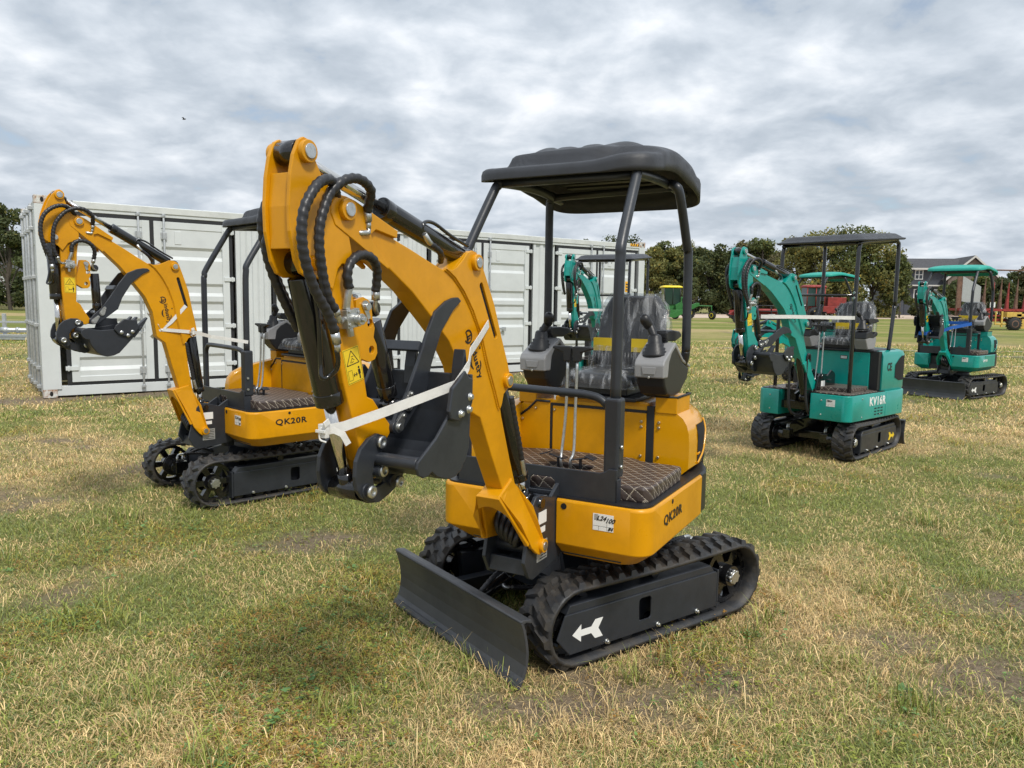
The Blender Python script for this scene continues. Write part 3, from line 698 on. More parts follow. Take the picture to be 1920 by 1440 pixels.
    # ---- engine cowl
    def ring_c(ins, z_, xf=0.0, yl=0.492 if style == 'round' else 0.505, yr=-0.43, xe=-0.62, fl=0.0):
        p = []; ym = (yl + yr) / 2; hy = (yl - yr) / 2 - ins; n = 22
        if style != 'round':
            hy2 = hy; p = [(-0.065, ym + hy, z_), (-0.355, ym + hy, z_), (-0.45, ym + hy, z_)]
            for i in range(n + 1):
                a = R(90 + 180 * i / n); c_, s_ = math.cos(a), math.sin(a); p.append((-0.50 + (0.27 - ins) * (abs(c_) ** 0.75) * -1, ym + hy * (abs(s_) ** 0.75) * (1 if s_ > 0 else -1), z_))
            return p + [(-0.45, ym - hy, z_), (-0.30, ym - hy, z_), (-0.065, ym - hy, z_)]
        p += [(xf - fl, ym + hy, z_), (-0.08, ym + hy, z_)]
        for i in range(n + 1):
            a = R(90 + 180 * i / n); c_, s_ = math.cos(a), math.sin(a)
            p.append((-0.14 + (0.45 - ins) * (abs(c_) ** 0.75) * (-1 if c_ < 0 else 1), ym + hy * (abs(s_) ** 0.75) * (1 if s_ > 0 else -1), z_))
        p += [(-0.08, ym - hy, z_), (xf - fl, ym - hy, z_)]
        return p
    cw = MB()
    if style == 'round':
        lv_ = [(0.03, 0.712), (0.0, 0.74), (0.0, 0.85), (0.004, 0.90), (0.014, 0.94), (0.034, 0.972), (0.065, 0.995), (0.105, 1.008), (0.16, 1.014)]
        cw.rings([ring_c(i_, z_) for i_, z_ in lv_])
    else:
        cw.rings([ring_c(i_, z_) for i_, z_ in [(0.01, 0.64), (0.0, 0.66), (0.0, 1.00), (0.015, 1.035), (0.05, 1.05)]])
    co = cw.build('engine_cowl', CW, root, bevel=0.0)
    try: co.data.set_sharp_from_angle(angle=R(40))
    except Exception: pass
    if style == 'round':
        fp = MB(); fp.rect(0.0, 0.010, -0.205, 0.285, 0.74, 0.985); fo = fp.build('engine_door', PT, root, bevel=0.003)
        fl_ = MB(); fl_.prism([(-0.42, 0.74), (-0.22, 0.74), (-0.22, 1.0), (-0.295, 1.0), (-0.34, 0.955), (-0.40, 0.915), (-0.42, 0.90)], 0.0, 0.010, axis='x'); fl_.build('side_panel', PT, root, bevel=0.002)
        sg = MB(); sg.rect(-0.006, 0.0085, 0.287, 0.322, 0.72, 1.02); sg.rect(-0.006, 0.0085, -0.219, -0.207, 0.72, 0.998); sg.rect(-0.004, 0.012, -0.205, 0.289, 0.987, 0.998)
        sg.tube([(0.012, -0.42, 0.90), (0.012, -0.34, 0.96), (0.012, -0.295, 1.004), (0.012, -0.22, 1.004)], 0.006, seg=8, smooth_path=False)
        sg.build('door_seal', M['gasket'], root)
        ub = MB(); ub.rect(-0.30, -0.005, -0.20, 0.29, 0.985, 1.035); ub.build('seat_plinth', PT, root, bevel=0.008)
        for ya, yb in ((0.325, 0.43), (-0.40, -0.30)):
            bx = MB(); bx.rect(-0.20, 0.006, ya, yb, 0.99, 1.068); bo = bx.build('cowl_riser', PT, root, bevel=0.004)
            sx = MB(); sx.tube([(0.004, ya, 1.068), (0.004, yb, 1.070), (-0.20, yb, 1.070), (-0.20, yb - 0.02, 1.070)], 0.006, seg=6, smooth_path=False); sx.build('riser_seal', M['gasket'], bo)
        bt = MB()
        for y in (0.262, 0.345):
            for z_ in (0.955, 0.93, 0.79): bolt(bt, (0.010 if y < 0.3 else 0.001, y, z_ - 0.01), (1, 0, 0), 0.0075, 0.007)
        for y, z_ in ((-0.195, 0.965), (-0.30, 0.965), (-0.375, 0.905)): bolt(bt, (0.010, y, z_), (1, 0, 0), 0.0075, 0.007)
        bt.build('door_bolt', M['brass'], fo, split=True)
        # right-hand tank cowl that runs forward and rolls down
        tk = MB()
        pr = [(0.375, 0.715), (0.378, 0.80), (0.366, 0.855), (0.33, 0.90), (0.26, 0.935), (0.12, 0.968), (-0.02, 0.995), (-0.10, 1.0), (-0.10, 0.715)]
        n_ = len(pr); ringsT = []
        for y, k in ((-0.385, 0.90), (-0.392, 0.975), (-0.41, 1.0), (-0.44, 1.0), (-0.455, 0.97), (-0.46, 0.9)):
            ringsT.append([(-0.10 + (x + 0.10) * (0.97 + 0.03 * k), y, 0.715 + (z_ - 0.715) * k) for x, z_ in pr])
        tk.rings(ringsT); to = tk.build('tank_cowl', CW, root)
        try: to.data.set_sharp_from_angle(angle=R(50))
        except Exception: pass
        cp = MB(); cp.lathe((0.50, -0.33, 0.705), (0, 0, 1), [(0.07, 0), (0.07, 0.012), (0.06, 0.016)], seg=24); cp.build('filler_ring', M['black'], root)
        # side grilles at the rear
        for sd in (1, -1):
            gm = MB(); rg = []
            for z_, ins in ((0.745, -0.003), (0.79, -0.003), (0.88, -0.002), (0.93, 0.008)):
                rr_ = ring_c(ins, z_); idx = range(2, 10) if sd > 0 else range(len(rr_) - 10, len(rr_) - 2)
                rg.append([rr_[i] for i in idx])
            m_ = len(rg[0]); vs = [p for r_ in rg for p in r_]
            gm.add(vs, [(i * m_ + k, i * m_ + k + 1, (i + 1) * m_ + k + 1, (i + 1) * m_ + k) for i in range(len(rg) - 1) for k in range(m_ - 1)])
            go = gm.build('cowl_grille', M['dark'], co)
            fr_ = MB()
            up_ = [rg[3][k] for k in range(m_)]; lo_ = [rg[0][k] for k in range(m_)]
            fr_.tube([rg[1][0], rg[1][3], rg[2][7]], 0.006, seg=6, smooth_path=False); fr_.cut(); fr_.tube([rg[0][0], rg[1][1], rg[2][2], rg[3][3]], 0.006, seg=6)
            fr_.build('grille_bar', CW, co, split=True)
        bp_ = MB(); rr_ = [ring_c(-0.012, z_) for z_ in (0.50, 0.52, 0.80, 0.83)]
        q = [[r_[i] for i in range(6, len(r_) - 6)] for r_ in rr_]; m_ = len(q[0]); vs = [p for r_ in q for p in r_]
        bp_.add(vs, [(i * m_ + k, i * m_ + k + 1, (i + 1) * m_ + k + 1, (i + 1) * m_ + k) for i in range(3) for k in range(m_ - 1)], True)
        bo_ = bp_.build('rear_bumper', M['black'], root); sm_ = bo_.modifiers.new('s', 'SOLIDIFY'); sm_.thickness = 0.02
    else:
        sp = MB(); sp.rect(-0.005, 0.012, -0.30, 0.40, 0.655, 1.03); fo = sp.build('engine_door', PT, root, bevel=0.003)
        top = MB(); top.rect(-0.50, 0.014, -0.38, 0.44, 1.035, 1.056); top.rect(-0.07, -0.001, -0.42, 0.490, 0.655, 1.045); top.build('engine_top_plate', M['black'], root, bevel=0.003)
        ls = MB(); ls.rect(0.0125, 0.0135, 0.10, 0.175, 0.95, 0.99); lo_ = ls.build('warning_sticker', M['black'], root)
        wl = MB(); 
        for i in range(5): wl.rect(0.0137, 0.014, 0.106 + i * 0.013, 0.115 + i * 0.013, 0.957, 0.983)
        wl.build('sticker_print', M['white'], lo_)
        sw = MB(); sw.rect(-0.30, -0.14, 0.497, 0.512, 0.66, 1.0)
        cs = text_mesh('ce_marking', 'CE', 0.10, (-0.225, 0.5062, 0.885), (-1, 0, 0), (0, 0, 1), M['ink'], co, bold=0.004, fit=(0.105, 0.085))
        win = MB(); rg = []
        for z_, a_, b_ in ((0.735, 2, 8), (0.77, 1, 9), (0.90, 1, 10), (0.965, 2, 10), (0.99, 3, 9)):
            rr_ = ring_c(-0.003, z_); rg.append([rr_[min(b_, max(a_, k))] for k in range(1, 11)])
        m_ = len(rg[0]); vs = [p for r_ in rg for p in r_]
        win.add(vs, [(i * m_ + k, i * m_ + k + 1, (i + 1) * m_ + k + 1, (i + 1) * m_ + k) for i in range(len(rg) - 1) for k in range(m_ - 1)])
        win.build('side_grille', M['dark'], co)

    # ---- seat
    zs0 = 1.09; sy0 = 0.040
    sb = MB(); sb.rect(-0.36, 0.04, -0.16, 0.24, 1.035, 1.055); sb.rect(-0.30, 0.0, -0.12, 0.18, 1.055, 1.10); sb.build('seat_base', M['black'], root, bevel=0.006)
    def pillow(x0, x1, y0, y1, z0, z1, r, k=0.02):
        m_ = MB(); rings = []
        for t, ins in ((0, r), (0.12, r * 0.35), (0.3, 0), (0.7, 0), (0.88, r * 0.35), (1, r)):
            z_ = z0 + (z1 - z0) * t; rings.append([(x, y, z_) for x, y in rrect(x0 + ins, x1 - ins, y0 + ins, y1 - ins, 0.05, 4)])
        return m_.rings(rings)
    cu = pillow(-0.36, 0.06, -0.11, 0.225, 1.10, 1.165, 0.03).build('seat_cushion', M['seat'], root)
    bk = MB(); rings = []
    BX, BZ = -0.36, 1.16
    def backring(t, grow=0.0):      # t 0..1 up the backrest; returns ring in a leaning plane
        w_ = 0.178 if t < 0.55 else 0.178 - 0.045 * ((t - 0.55) / 0.45) ** 2.5
        th = 0.045 + 0.012 * math.sin(math.pi * min(1, t * 1.4)); w_ += grow; th += grow
        cx = BX - 0.085 * t; z_ = BZ + 0.365 * t * (1 + grow * 0.6)
        return [(cx + x, sy0 + 0.01 + y, z_) for x, y in rrect(-th, th, -w_, w_, min(th, 0.04) * 0.95, 4)]
    for i in range(13): rings.append(backring(i / 12))
    tr_ = [(p[0] * 0.4 + (BX - 0.087) * 0.6, (p[1] - sy0) * 0.93 + sy0, p[2] + 0.014) for p in backring(1.0)]
    rings.append(tr_)
    bko = bk.rings(rings).build('seat_backrest', M['seat'], root)
    # yellow paper strip round the lower back
    ys = MB()
    for ya, yb in ((sy0 - 0.165, sy0 - 0.02), (sy0 + 0.045, sy0 + 0.185)):
        ys.rect(BX + 0.052, BX + 0.059, ya, yb, 1.250, 1.318); ys.cut()
    ys.build('yellow_seat_label', M['label'], bko, split=True)
    if True:
        bl_ = MB()
        for i in range(18):
            y = -0.115 + i * 0.0183; bl_.cyl((-0.305, y, 1.165), (-0.305, y, 1.245), 0.009, seg=6)
        bl_.build('seat_bellows', M['seat'], bko)
    fm = MB(); rings = []
    rnd = random.Random(3)
    for i in range(15):
        t = -0.02 + 1.08 * i / 14; g = 0.014 + 0.02 * (1 - min(1, t)) if t > 0.3 else 0.03
        rr_ = backring(min(1.04, max(0, t)), g)
        rings.append([(x + rnd.uniform(-.006, .006), y + rnd.uniform(-.010, .010), z_ + rnd.uniform(-.004, .004) + (0.365 * (t - min(1.04, max(0, t))))) for x, y, z_ in rr_])
    fo2 = fm.rings(rings, True, False, True).build('plastic_cover', M['film'], bko)
    fc = MB(); rings = []
    for t, ins in ((0, -0.03), (0.5, -0.018), (1.0, 0.0), (1.12, 0.06)):
        rings.append([(x + rnd.uniform(-.008, .008), y + rnd.uniform(-.01, .01), 1.10 + 0.075 * t + rnd.uniform(-.004, .004)) for x, y in rrect(-0.36 + ins, 0.06 - ins, -0.11 + ins, 0.225 - ins, 0.05, 5)])
    fc.rings(rings, True, False, True).build('plastic_cover', M['film'], cu)

    # ---- control consoles with joysticks and armrests
    for side, ya, yb in (('L', 0.262, 0.402), ('R', -0.330, -0.192)):
        ym = (ya + yb) / 2; ins = 1 if side == 'L' else -1
        cb = MB()
        if style == 'round':
            body = [(0.118, 1.172), (0.108, 1.238), (-0.032, 1.306), (-0.155, 1.226), (-0.280, 1.188), (-0.253, 1.135), (-0.139, 1.075), (-0.02, 1.062), (0.060, 1.085), (0.098, 1.125)]
            cap = [(0.132, 1.165), (0.136, 1.225), (0.122, 1.246), (-0.030, 1.322), (-0.045, 1.318), (-0.165, 1.238), (-0.290, 1.200), (-0.284, 1.188), (-0.160, 1.222), (-0.035, 1.298), (0.02, 1.272), (0.055, 1.235), (0.068, 1.165)]
        else:
            body = [(0.110, 1.16), (0.10, 1.225), (0.02, 1.24), (-0.05, 1.20), (-0.10, 1.23), (-0.13, 1.16), (-0.10, 1.06), (0.05, 1.06)]
            cap = [(0.118, 1.17), (0.104, 1.235), (0.02, 1.25), (-0.05, 1.21), (-0.11, 1.24), (-0.14, 1.235), (-0.14, 1.20), (-0.05, 1.175), (0.03, 1.18)]
        cb.prism(body, ya + 0.004, yb - 0.004)
        cbo = cb.build('control_console', M['black'] if style == 'round' else M['greyplastic'], root, bevel=0.012, seg=3)
        cc = MB(); cc.prism(cap, ya, yb); cc.build('console_cap', M['greyplastic'] if style == 'round' else M['black'], cbo, bevel=0.008, seg=3)
        if style == 'round':
            rc = MB(); rc.prism([(ym - 0.035, 1.215), (ym + 0.035, 1.215), (ym + 0.028, 1.182), (ym - 0.028, 1.182)], 0.134, 0.1385, axis='x'); rc.build('console_recess', M['greyplastic'], cbo, bevel=0.004)
            sc_ = MB(); bolt(sc_, (0.132, ym, 1.168), (1, 0, 0), 0.006, 0.006); sc_.build('console_screw', M['zinc'], cbo)
        jx, jz = (0.055, 1.262)
        js = MB(); js.lathe((jx, ym, jz - 0.004), (-0.06, -0.06 * ins, 1), [(0.056, 0), (0.060, 0.006), (0.051, 0.012), (0.055, 0.022), (0.045, 0.027), (0.049, 0.038), (0.039, 0.043), (0.043, 0.054), (0.033, 0.060), (0.031, 0.090), (0.026, 0.098), (0.018, 0.102)], seg=22)
        jso = js.build('joystick_boot', M['black'], cbo)
        jg = MB(); tx, ty = jx - 0.02, ym - 0.05 * ins
        jg.tube([(jx - 0.004, ym - 0.005 * ins, jz + 0.075), (jx - 0.010, ym - 0.020 * ins, jz + 0.11), (tx, ty + 0.008 * ins, jz + 0.150)], 0.0185, seg=14)
        jg.lathe((tx + 0.006, ty + 0.012 * ins, jz + 0.132), (0.55, -0.30 * ins, 0.8), [(0.014, -0.010), (0.021, 0.002), (0.024, 0.020), (0.0245, 0.044), (0.018, 0.060), (0.006, 0.066)], seg=16)
        jg.build('joystick_grip', M['black'], cbo)
        arm = MB(); ax_ = -0.085
        arm.lathe((ax_, ym, 1.29), (0, 0, 1), [(0.035, 0), (0.026, 0.018), (0.014, 0.026), (0.014, 0.045)], seg=16)
        arm.build('armrest_pedestal', M['greyplastic'], cbo)
        ar_ = MB(); ar_.prism([(0.0, 1.338), (0.0, 1.366), (-0.008, 1.376), (-0.10, 1.376), (-0.20, 1.368), (-0.235, 1.352), (-0.225, 1.338), (-0.14, 1.322), (-0.02, 1.326)], ym - 0.036, ym + 0.036)
        ar_.build('armrest', M['black'], cbo, bevel=0.008, seg=3)
    if style == 'round':
        rb_ = MB(); rb_.cyl((-0.30, 0.36, 1.15), (-0.30, 0.36, 1.19), 0.02, seg=12); rb_.build('stop_button', M['red'], root)

    # ---- canopy posts, rail and roof
    C = M[canopy_mat]
    if style == 'round':
        PM = M['charcoal']
        paths = [[(0.585, 0.352, 1.10), (0.583, 0.352, 1.55), (0.578, 0.353, 1.68), (0.56, 0.350, 1.745), (0.40, 0.336, 1.985), (0.37, 0.333, 2.022), (0.33, 0.330, 2.038), (0.0, 0.325, 2.05), (-0.30, 0.33, 2.03)],
                 [(0.555, -0.395, 0.70), (0.553, -0.395, 1.55), (0.548, -0.393, 1.66), (0.53, -0.390, 1.72), (0.385, -0.345, 1.985), (0.36, -0.335, 2.022), (0.32, -0.330, 2.038), (0.0, -0.325, 2.05), (-0.30, -0.33, 2.03)]]
        for i, p in enumerate(paths):
            mb = MB(); mb.tube(p, 0.0215, seg=16, sub=5); po = mb.build('front_post', PM, root)
            if i == 0:
                sk = MB(); sk.prism([(0.552, 0.318), (0.618, 0.318), (0.618, 0.384), (0.552, 0.384)], 0.800, 1.125, axis='z'); sk.cyl((0.585, 0.352, 0.705), (0.585, 0.352, 0.81), 0.026, seg=18)
                sk.build('post_socket', PM, po, bevel=0.012, seg=3)
                bs = MB()
                for z_ in (0.85, 0.93): bs.cyl((0.60, 0.384, z_), (0.60, 0.395, z_), 0.008, seg=8); bs.cut()
                bs.build('socket_bolt', M['zinc'], po, split=True)
        for sy in (1, -1):
            y = 0.395 if sy > 0 else -0.36
            mb = MB(); mb.tube([(-0.05, y - 0.05 * sy, 2.045), (-0.02, y - 0.02 * sy, 2.03), (-0.03, y, 1.99), (-0.15, y + 0.005 * sy, 1.78), (-0.175, y + 0.008 * sy, 1.70), (-0.178, y + 0.012 * sy, 1.33), (-0.185, y + 0.010 * sy, 1.28), (-0.21, y - 0.002 * sy, 1.235), (-0.25, y - 0.03 * sy, 1.19), (-0.27, y - 0.06 * sy, 1.15)] if sy > 0 else
                                [(-0.20, y + 0.03, 2.045), (-0.215, y + 0.01, 2.03), (-0.225, y, 1.99), (-0.225, y, 1.78), (-0.225, y, 1.40), (-0.20, y, 1.22), (-0.18, y, 1.08)], 0.021, seg=16, sub=5)
            mb.build('rear_post', PM, root)
        cr = MB(); cr.tube([(0.345, -0.33, 2.032), (0.345, 0.33, 2.032)], 0.018, seg=12, smooth_path=False); cr.cut(); cr.tube([(-0.20, -0.33, 2.035), (-0.08, 0.36, 2.035)], 0.018, seg=12, smooth_path=False)
        cr.build('roof_crossbar', PM, root, split=True)
        rl = MB(); rl.tube([(0.59, 0.350, 0.985), (0.59, 0.338, 1.055), (0.59, 0.300, 1.108), (0.59, 0.235, 1.128), (0.585, 0.10, 1.132), (0.575, -0.25, 1.135), (0.572, -0.31, 1.125), (0.57, -0.345, 1.085), (0.57, -0.35, 1.02), (0.57, -0.35, 0.71)], 0.0165, seg=14, sub=5)
        rl.build('hand_rail', PM, root)
        sculpted_roof(root, C, -0.47, 0.42, -0.45, 0.405, 'teal' in canopy_mat)
    else:
        PM = M['blackpaint']
        for y in (0.43, -0.36):
            mb = MB(); mb.tube([(0.475, y, 0.645), (0.47, y, 1.4), (0.455, y, 1.95), (0.45, y, 2.03), (0.43, y, 2.085), (0.38, y, 2.11), (-0.28, y, 2.175), (-0.36, y, 2.175), (-0.41, y, 2.15), (-0.43, y, 2.09), (-0.43, y, 1.55), (-0.42, y, 1.48), (-0.32, y + 0.02, 1.15), (-0.30, y + 0.02, 1.05)] if y > 0 else
                                [(0.475, y, 0.645), (0.47, y, 1.4), (0.455, y, 1.95), (0.45, y, 2.03), (0.43, y, 2.085), (0.38, y, 2.11), (-0.28, y, 2.175), (-0.36, y, 2.175), (-0.41, y, 2.15), (-0.43, y, 2.09), (-0.43, y, 1.55), (-0.42, y, 1.48), (-0.32, y - 0.02, 1.15), (-0.30, y - 0.02, 1.05)], 0.0195, seg=12, sub=4)
            mb.build('canopy_post', PM, root)
        cr = MB(); cr.tube([(0.475, -0.36, 1.60), (0.475, 0.43, 1.60)], 0.014, seg=10, smooth_path=False); cr.cut(); cr.tube([(0.42, -0.36, 2.10), (0.42, 0.43, 2.10)], 0.014, seg=10, smooth_path=False); cr.cut(); cr.tube([(-0.40, -0.36, 2.16), (-0.40, 0.43, 2.16)], 0.014, seg=10, smooth_path=False)
        cr.build('canopy_crossbar', PM, root, split=True)
        jb = MB(); 
        for z_ in (1.575, 1.625): jb.cyl((0.485, 0.43, z_), (0.50, 0.43, z_), 0.012, seg=8); jb.cut()
        jb.build('crossbar_bolt', M['zinc'], root, split=True)
        flat_roof(root, C)

    # ---- swing bracket, boom, stick, bucket, thumb
    TA = Matrix.Translation((arm_dx, 0, arm_dz)) @ Matrix.Translation((P_FOOT[0], 0, P_FOOT[1])) @ Matrix.Scale(arm_s, 4) @ Matrix.Translation((-P_FOOT[0], 0, -P_FOOT[1]))
    TBm = TA @ M_rot(P_FOOT, ab)
    TSt = TBm @ M_rot(P_STICK, rel)
    TBk = TSt @ M_rot(P_BKT, ak)
    TTh = TSt @ M_rot(P_TH, at)
    sb_ = MB(TA)
    brk = [(0.560, 0.735), (0.62, 0.765), (0.70, 0.715), (0.79, 0.742), (0.835, 0.742), (0.862, 0.715), (0.90, 0.60), (0.925, 0.50), (0.885, 0.43), (0.855, 0.415), (0.62, 0.44), (0.545, 0.50)]
    sb_.prism(brk, YC + 0.072, YC + 0.088); sb_.prism(brk, YC - 0.104, YC - 0.088)
    sb_.rect(0.545, 0.60, YC - 0.10, YC + 0.085, 0.46, 0.72); sb_.cyl((0.60, YC, 0.40), (0.60, YC, 0.70), 0.045, seg=20)
    sb_.cyl((P_FOOT[0] + 0.0, YC - 0.09, P_FOOT[1]), (P_FOOT[0], YC + 0.075, P_FOOT[1]), 0.028, seg=20)
    sb_.rect(0.70, 0.86, YC - 0.088, YC + 0.072, 0.435, 0.455)
    sb_.prism([(0.86, 0.50), (0.885, 0.50), (0.895, 0.44), (0.86, 0.44)], YC - 0.088, YC + 0.072)
    sbo = sb_.build('swing_bracket', DK, root, bevel=0.003)
    lb = MB(TA); lb.rect(0.745, 0.815, YC + 0.0885, YC + 0.0893, 0.625, 0.675); lb.rect(0.755, 0.812, YC + 0.0885, YC + 0.0893, 0.588, 0.612); lb.build('white_label', M['white'], sbo)
    lp = MB(TA); lp.rect(0.735, 0.825, YC + 0.0885, YC + 0.0895, 0.475, 0.555); lp.build('rating_plate', M['galv'], sbo)
    lq = MB(TA)
    for i in range(6): lq.rect(0.742, 0.80 - 0.01 * (i % 3), YC + 0.0896, YC + 0.0899, 0.482 + i * 0.012, 0.486 + i * 0.012)
    lq.build('plate_text', M['ink'], sbo)
    pb = MB(TA); pb.cyl((0.80, YC + 0.06, 0.712), (0.80, YC + 0.10, 0.712), 0.020, seg=18); pb.build('bracket_pin', M['blackpaint'], sbo)

    # boom: box section, raised knee plates, forked end, wide foot yoke
    bm_ = MB(TBm); bm_.prism(BOOM, YN - 0.036, YN + 0.036)
    bo = bm_.build('boom', PT, root, bevel=0.004)
    for s_ in (1, -1):
        y_a = YN + s_ * 0.036; kp = MB(TBm)
        kp.prism(KNEE, y_a, y_a + s_ * 0.010, holes=[SLOT]); kp.prism(DOUBLER, y_a, y_a + s_ * 0.012)
        kp.build('boom_side_plate', PT, bo, bevel=0.002)
        wd_ = MB(TBm)
        for pl_ in ([(1.43, 1.598), (1.38, 1.573), (1.324, 1.528), (1.27, 1.468), (1.213, 1.382), (1.172, 1.288), (1.12, 1.188), (1.085, 1.116)],):
            wd_.tube([(a_, YN + s_ * 0.037, b_) for a_, b_ in pl_], 0.0045, seg=6, bead=0.25, pitch=0.007)
        wd_.build('weld_bead', PT, bo)
        sl_ = MB(TBm); sl_.prism([(a + (1.172 - a) * 0.02, b) for a, b in SLOT], y_a + s_ * 0.0005, y_a + s_ * 0.002); sl_.build('boom_slot', M['dark'], bo)  # black sheet stands in for shade at the bottom of the slot
    fy = MB(TBm)
    for s_, yi in ((1, YC + 0.091), (-1, YC - 0.107)):
        foot = [(1.125, 0.795), (1.110, 0.800), (1.035, 0.842), (1.00, 0.812), (0.918, 0.722), (0.882, 0.65), (0.838, 0.572), (0.832, 0.545), (0.842, 0.520), (0.865, 0.512), (0.888, 0.522), (0.935, 0.557), (1.035, 0.676)]
        fy.prism([(x - 0.035 if x < 0.95 else x - 0.045, z_ ) for x, z_ in foot], yi, yi + 0.016)
    # yoke crown joining both foot plates under the boom
    arch = [(-0.106, 0.0), (0.106, 0.0), (0.106, 0.27), (0.088, 0.27)] + [(0.074 * math.cos(R(a)), 0.125 - 0.070 * math.sin(R(a))) for a in range(0, 181, 15)] + [(-0.088, 0.27), (-0.106, 0.27)]
    sa, sb2 = Vector((1.081, 0, 0.796)), Vector((0.901, 0, 0.558)); sd_ = (sb2 - sa).normalized(); sn = Vector((-sd_.z, 0, sd_.x)) * 0.014
    va = [sa + sd_ * q + Vector((0, YC + y, 0)) for y, q in arch]; na = len(arch)
    fy.add([v for v in va] + [v + sn for v in va], [tuple(range(na)), tuple(range(2 * na - 1, na - 1, -1))] + [(i, (i + 1) % na, (i + 1) % na + na, i + na) for i in range(na)])
    fy.prism([(1.082, 0.795), (0.985, 0.846), (0.955, 0.812), (1.060, 0.768)], YC - 0.098, YC + 0.098)
    def flare(v):      # the foot plates spread from the boom's width down to the pins
        t_ = max(0.0, min(1.0, (0.805 - v[2]) / 0.11)); t_ = t_ * t_ * (3 - 2 * t_); yy = YN + (v[1] - YC) * 0.43
        return (v[0], yy * (1 - t_) + v[1] * t_, v[2])
    fy.v = [flare(v) for v in fy.v]
    if style == 'box':
        fy = MB(TBm); fy.prism([(1.075, 0.86), (0.965, 0.90), (0.925, 0.775), (0.80, 0.585), (0.788, 0.545), (0.802, 0.52), (0.83, 0.512), (0.86, 0.530), (0.93, 0.62), (1.012, 0.755)], YN - 0.050, YN + 0.046)
    fyo = fy.build('boom_foot_yoke', PT, bo, bevel=0.004)
    pins = MB(TBm); bosses = MB(TBm)
    def pin(mbp, mbb, c, y0_, y1_, r=0.017, rb=0.027):
        for a, b in ((y1_, 1), (y0_, -1)):
            mbb.cyl((c[0], a - b * 0.006, c[1]), (c[0], a + b * 0.014, c[1]), rb, seg=22); mbp.cyl((c[0], a + b * 0.012, c[1]), (c[0], a + b * 0.018, c[1]), r, seg=20); mbp.cut(); mbb.cut()
    pin(pins, bosses, (0.817, 0.548), YC - 0.107, YC + 0.107)
    pin(pins, bosses, (1.262, 1.627), YN - 0.047, YN + 0.047)
    pin(pins, bosses, (1.042, 1.217), YN - 0.047, YN + 0.047)
    pin(pins, bosses, P_STICK, YN - 0.049, YN + 0.049, 0.018, 0.028)
    bosses.build('boom_pin_boss', PT, bo, bevel=0.002, split=True); pins.build('boom_pin', M['zinc'], bo, bevel=0.001, split=True)
    if logo:
        # round mark with the word running down the boom
        ang_ = math.atan2(1.245 - 1.414, 1.21 - 1.298) if True else 0
        xd = Vector((-0.42, 0, -0.91)).normalized(); yd = Vector((0.91, 0, -0.42)).normalized() * 1.0
        yl_ = YN + 0.0365 + 0.0004
        xdw = TBm.to_3x3() @ xd
        c0 = Vector((1.288, yl_, 1.383))
        mk = MB(TBm); n_ = 22; vo = []; 
        for i in range(n_ + 1):
            a = R(35 + 290 * i / n_); vo.append(c0 + Vector((0.024 * math.cos(a), 0, 0.024 * math.sin(a))))
        for i in range(n_ + 1):
            a = R(35 + 290 * i / n_); vo.append(c0 + Vector((0.018 * math.cos(a), 0, 0.018 * math.sin(a))))
        mk.add([v + Vector((0, 0.0006, 0)) for v in vo] + vo, [(i, i + 1, n_ + 2 + i, n_ + 1 + i) for i in range(n_)])
        mk.box(c0 + Vector((-0.004, 0.0004, 0.002)), (0.030, 0.0008, 0.0055), Matrix.Rotation(R(20), 3, 'Y')); mk.box(c0 + Vector((-0.002, 0.0004, -0.008)), (0.022, 0.0008, 0.0045), Matrix.Rotation(R(20), 3, 'Y')); mk.box(c0 + Vector((0.006, 0.0004, -0.003)), (0.0055, 0.0008, 0.030), Matrix.Rotation(R(20), 3, 'Y'))
        c1 = Vector((1.236, yl_, 1.305))
        for i in range(14):
            a0_ = R(-65 + 95 * i / 14 - 0); a1_ = R(-65 + 95 * (i + 1) / 14); w0 = 0.004 * math.sin(math.pi * i / 14) + 0.0008; w1 = 0.004 * math.sin(math.pi * (i + 1) / 14) + 0.0008; rr = 0.036
            mk.add([c1 + Vector(((rr + q) * math.cos(a), 0.0006, (rr + q) * math.sin(a))) for a, q in ((a0_, -w0), (a1_, -w1), (a1_, w1), (a0_, w0))], [(0, 1, 2, 3)])
            b0_ = R(140 + 85 * i / 14); b1_ = R(140 + 85 * (i + 1) / 14)
            mk.add([c1 + Vector(((0.027 + q) * math.cos(a) - 0.002, 0.0006, (0.027 + q) * math.sin(a) - 0.022)) for a, q in ((b0_, -w0 * .7), (b1_, -w1 * .7), (b1_, w1 * .7), (b0_, w0 * .7))], [(0, 1, 2, 3)])
        mk.box(c1 + Vector((-0.022, 0.0004, 0.038)), (0.010, 0.0008, 0.003), Matrix.Rotation(R(45), 3, 'Y')); mk.box(c1 + Vector((-0.022, 0.0004, 0.038)), (0.010, 0.0008, 0.003), Matrix.Rotation(R(-45), 3, 'Y'))
        mk.build('boom_logo', M['ink'], bo)
        text_mesh('boom_lettering', 'industry', 0.036, (1.238, yl_, 1.300), xd, Vector((-0.91, 0, 0.42)), M['ink'], bo, bold=0.0008, fit=(0.135, 0.036), T=TBm)

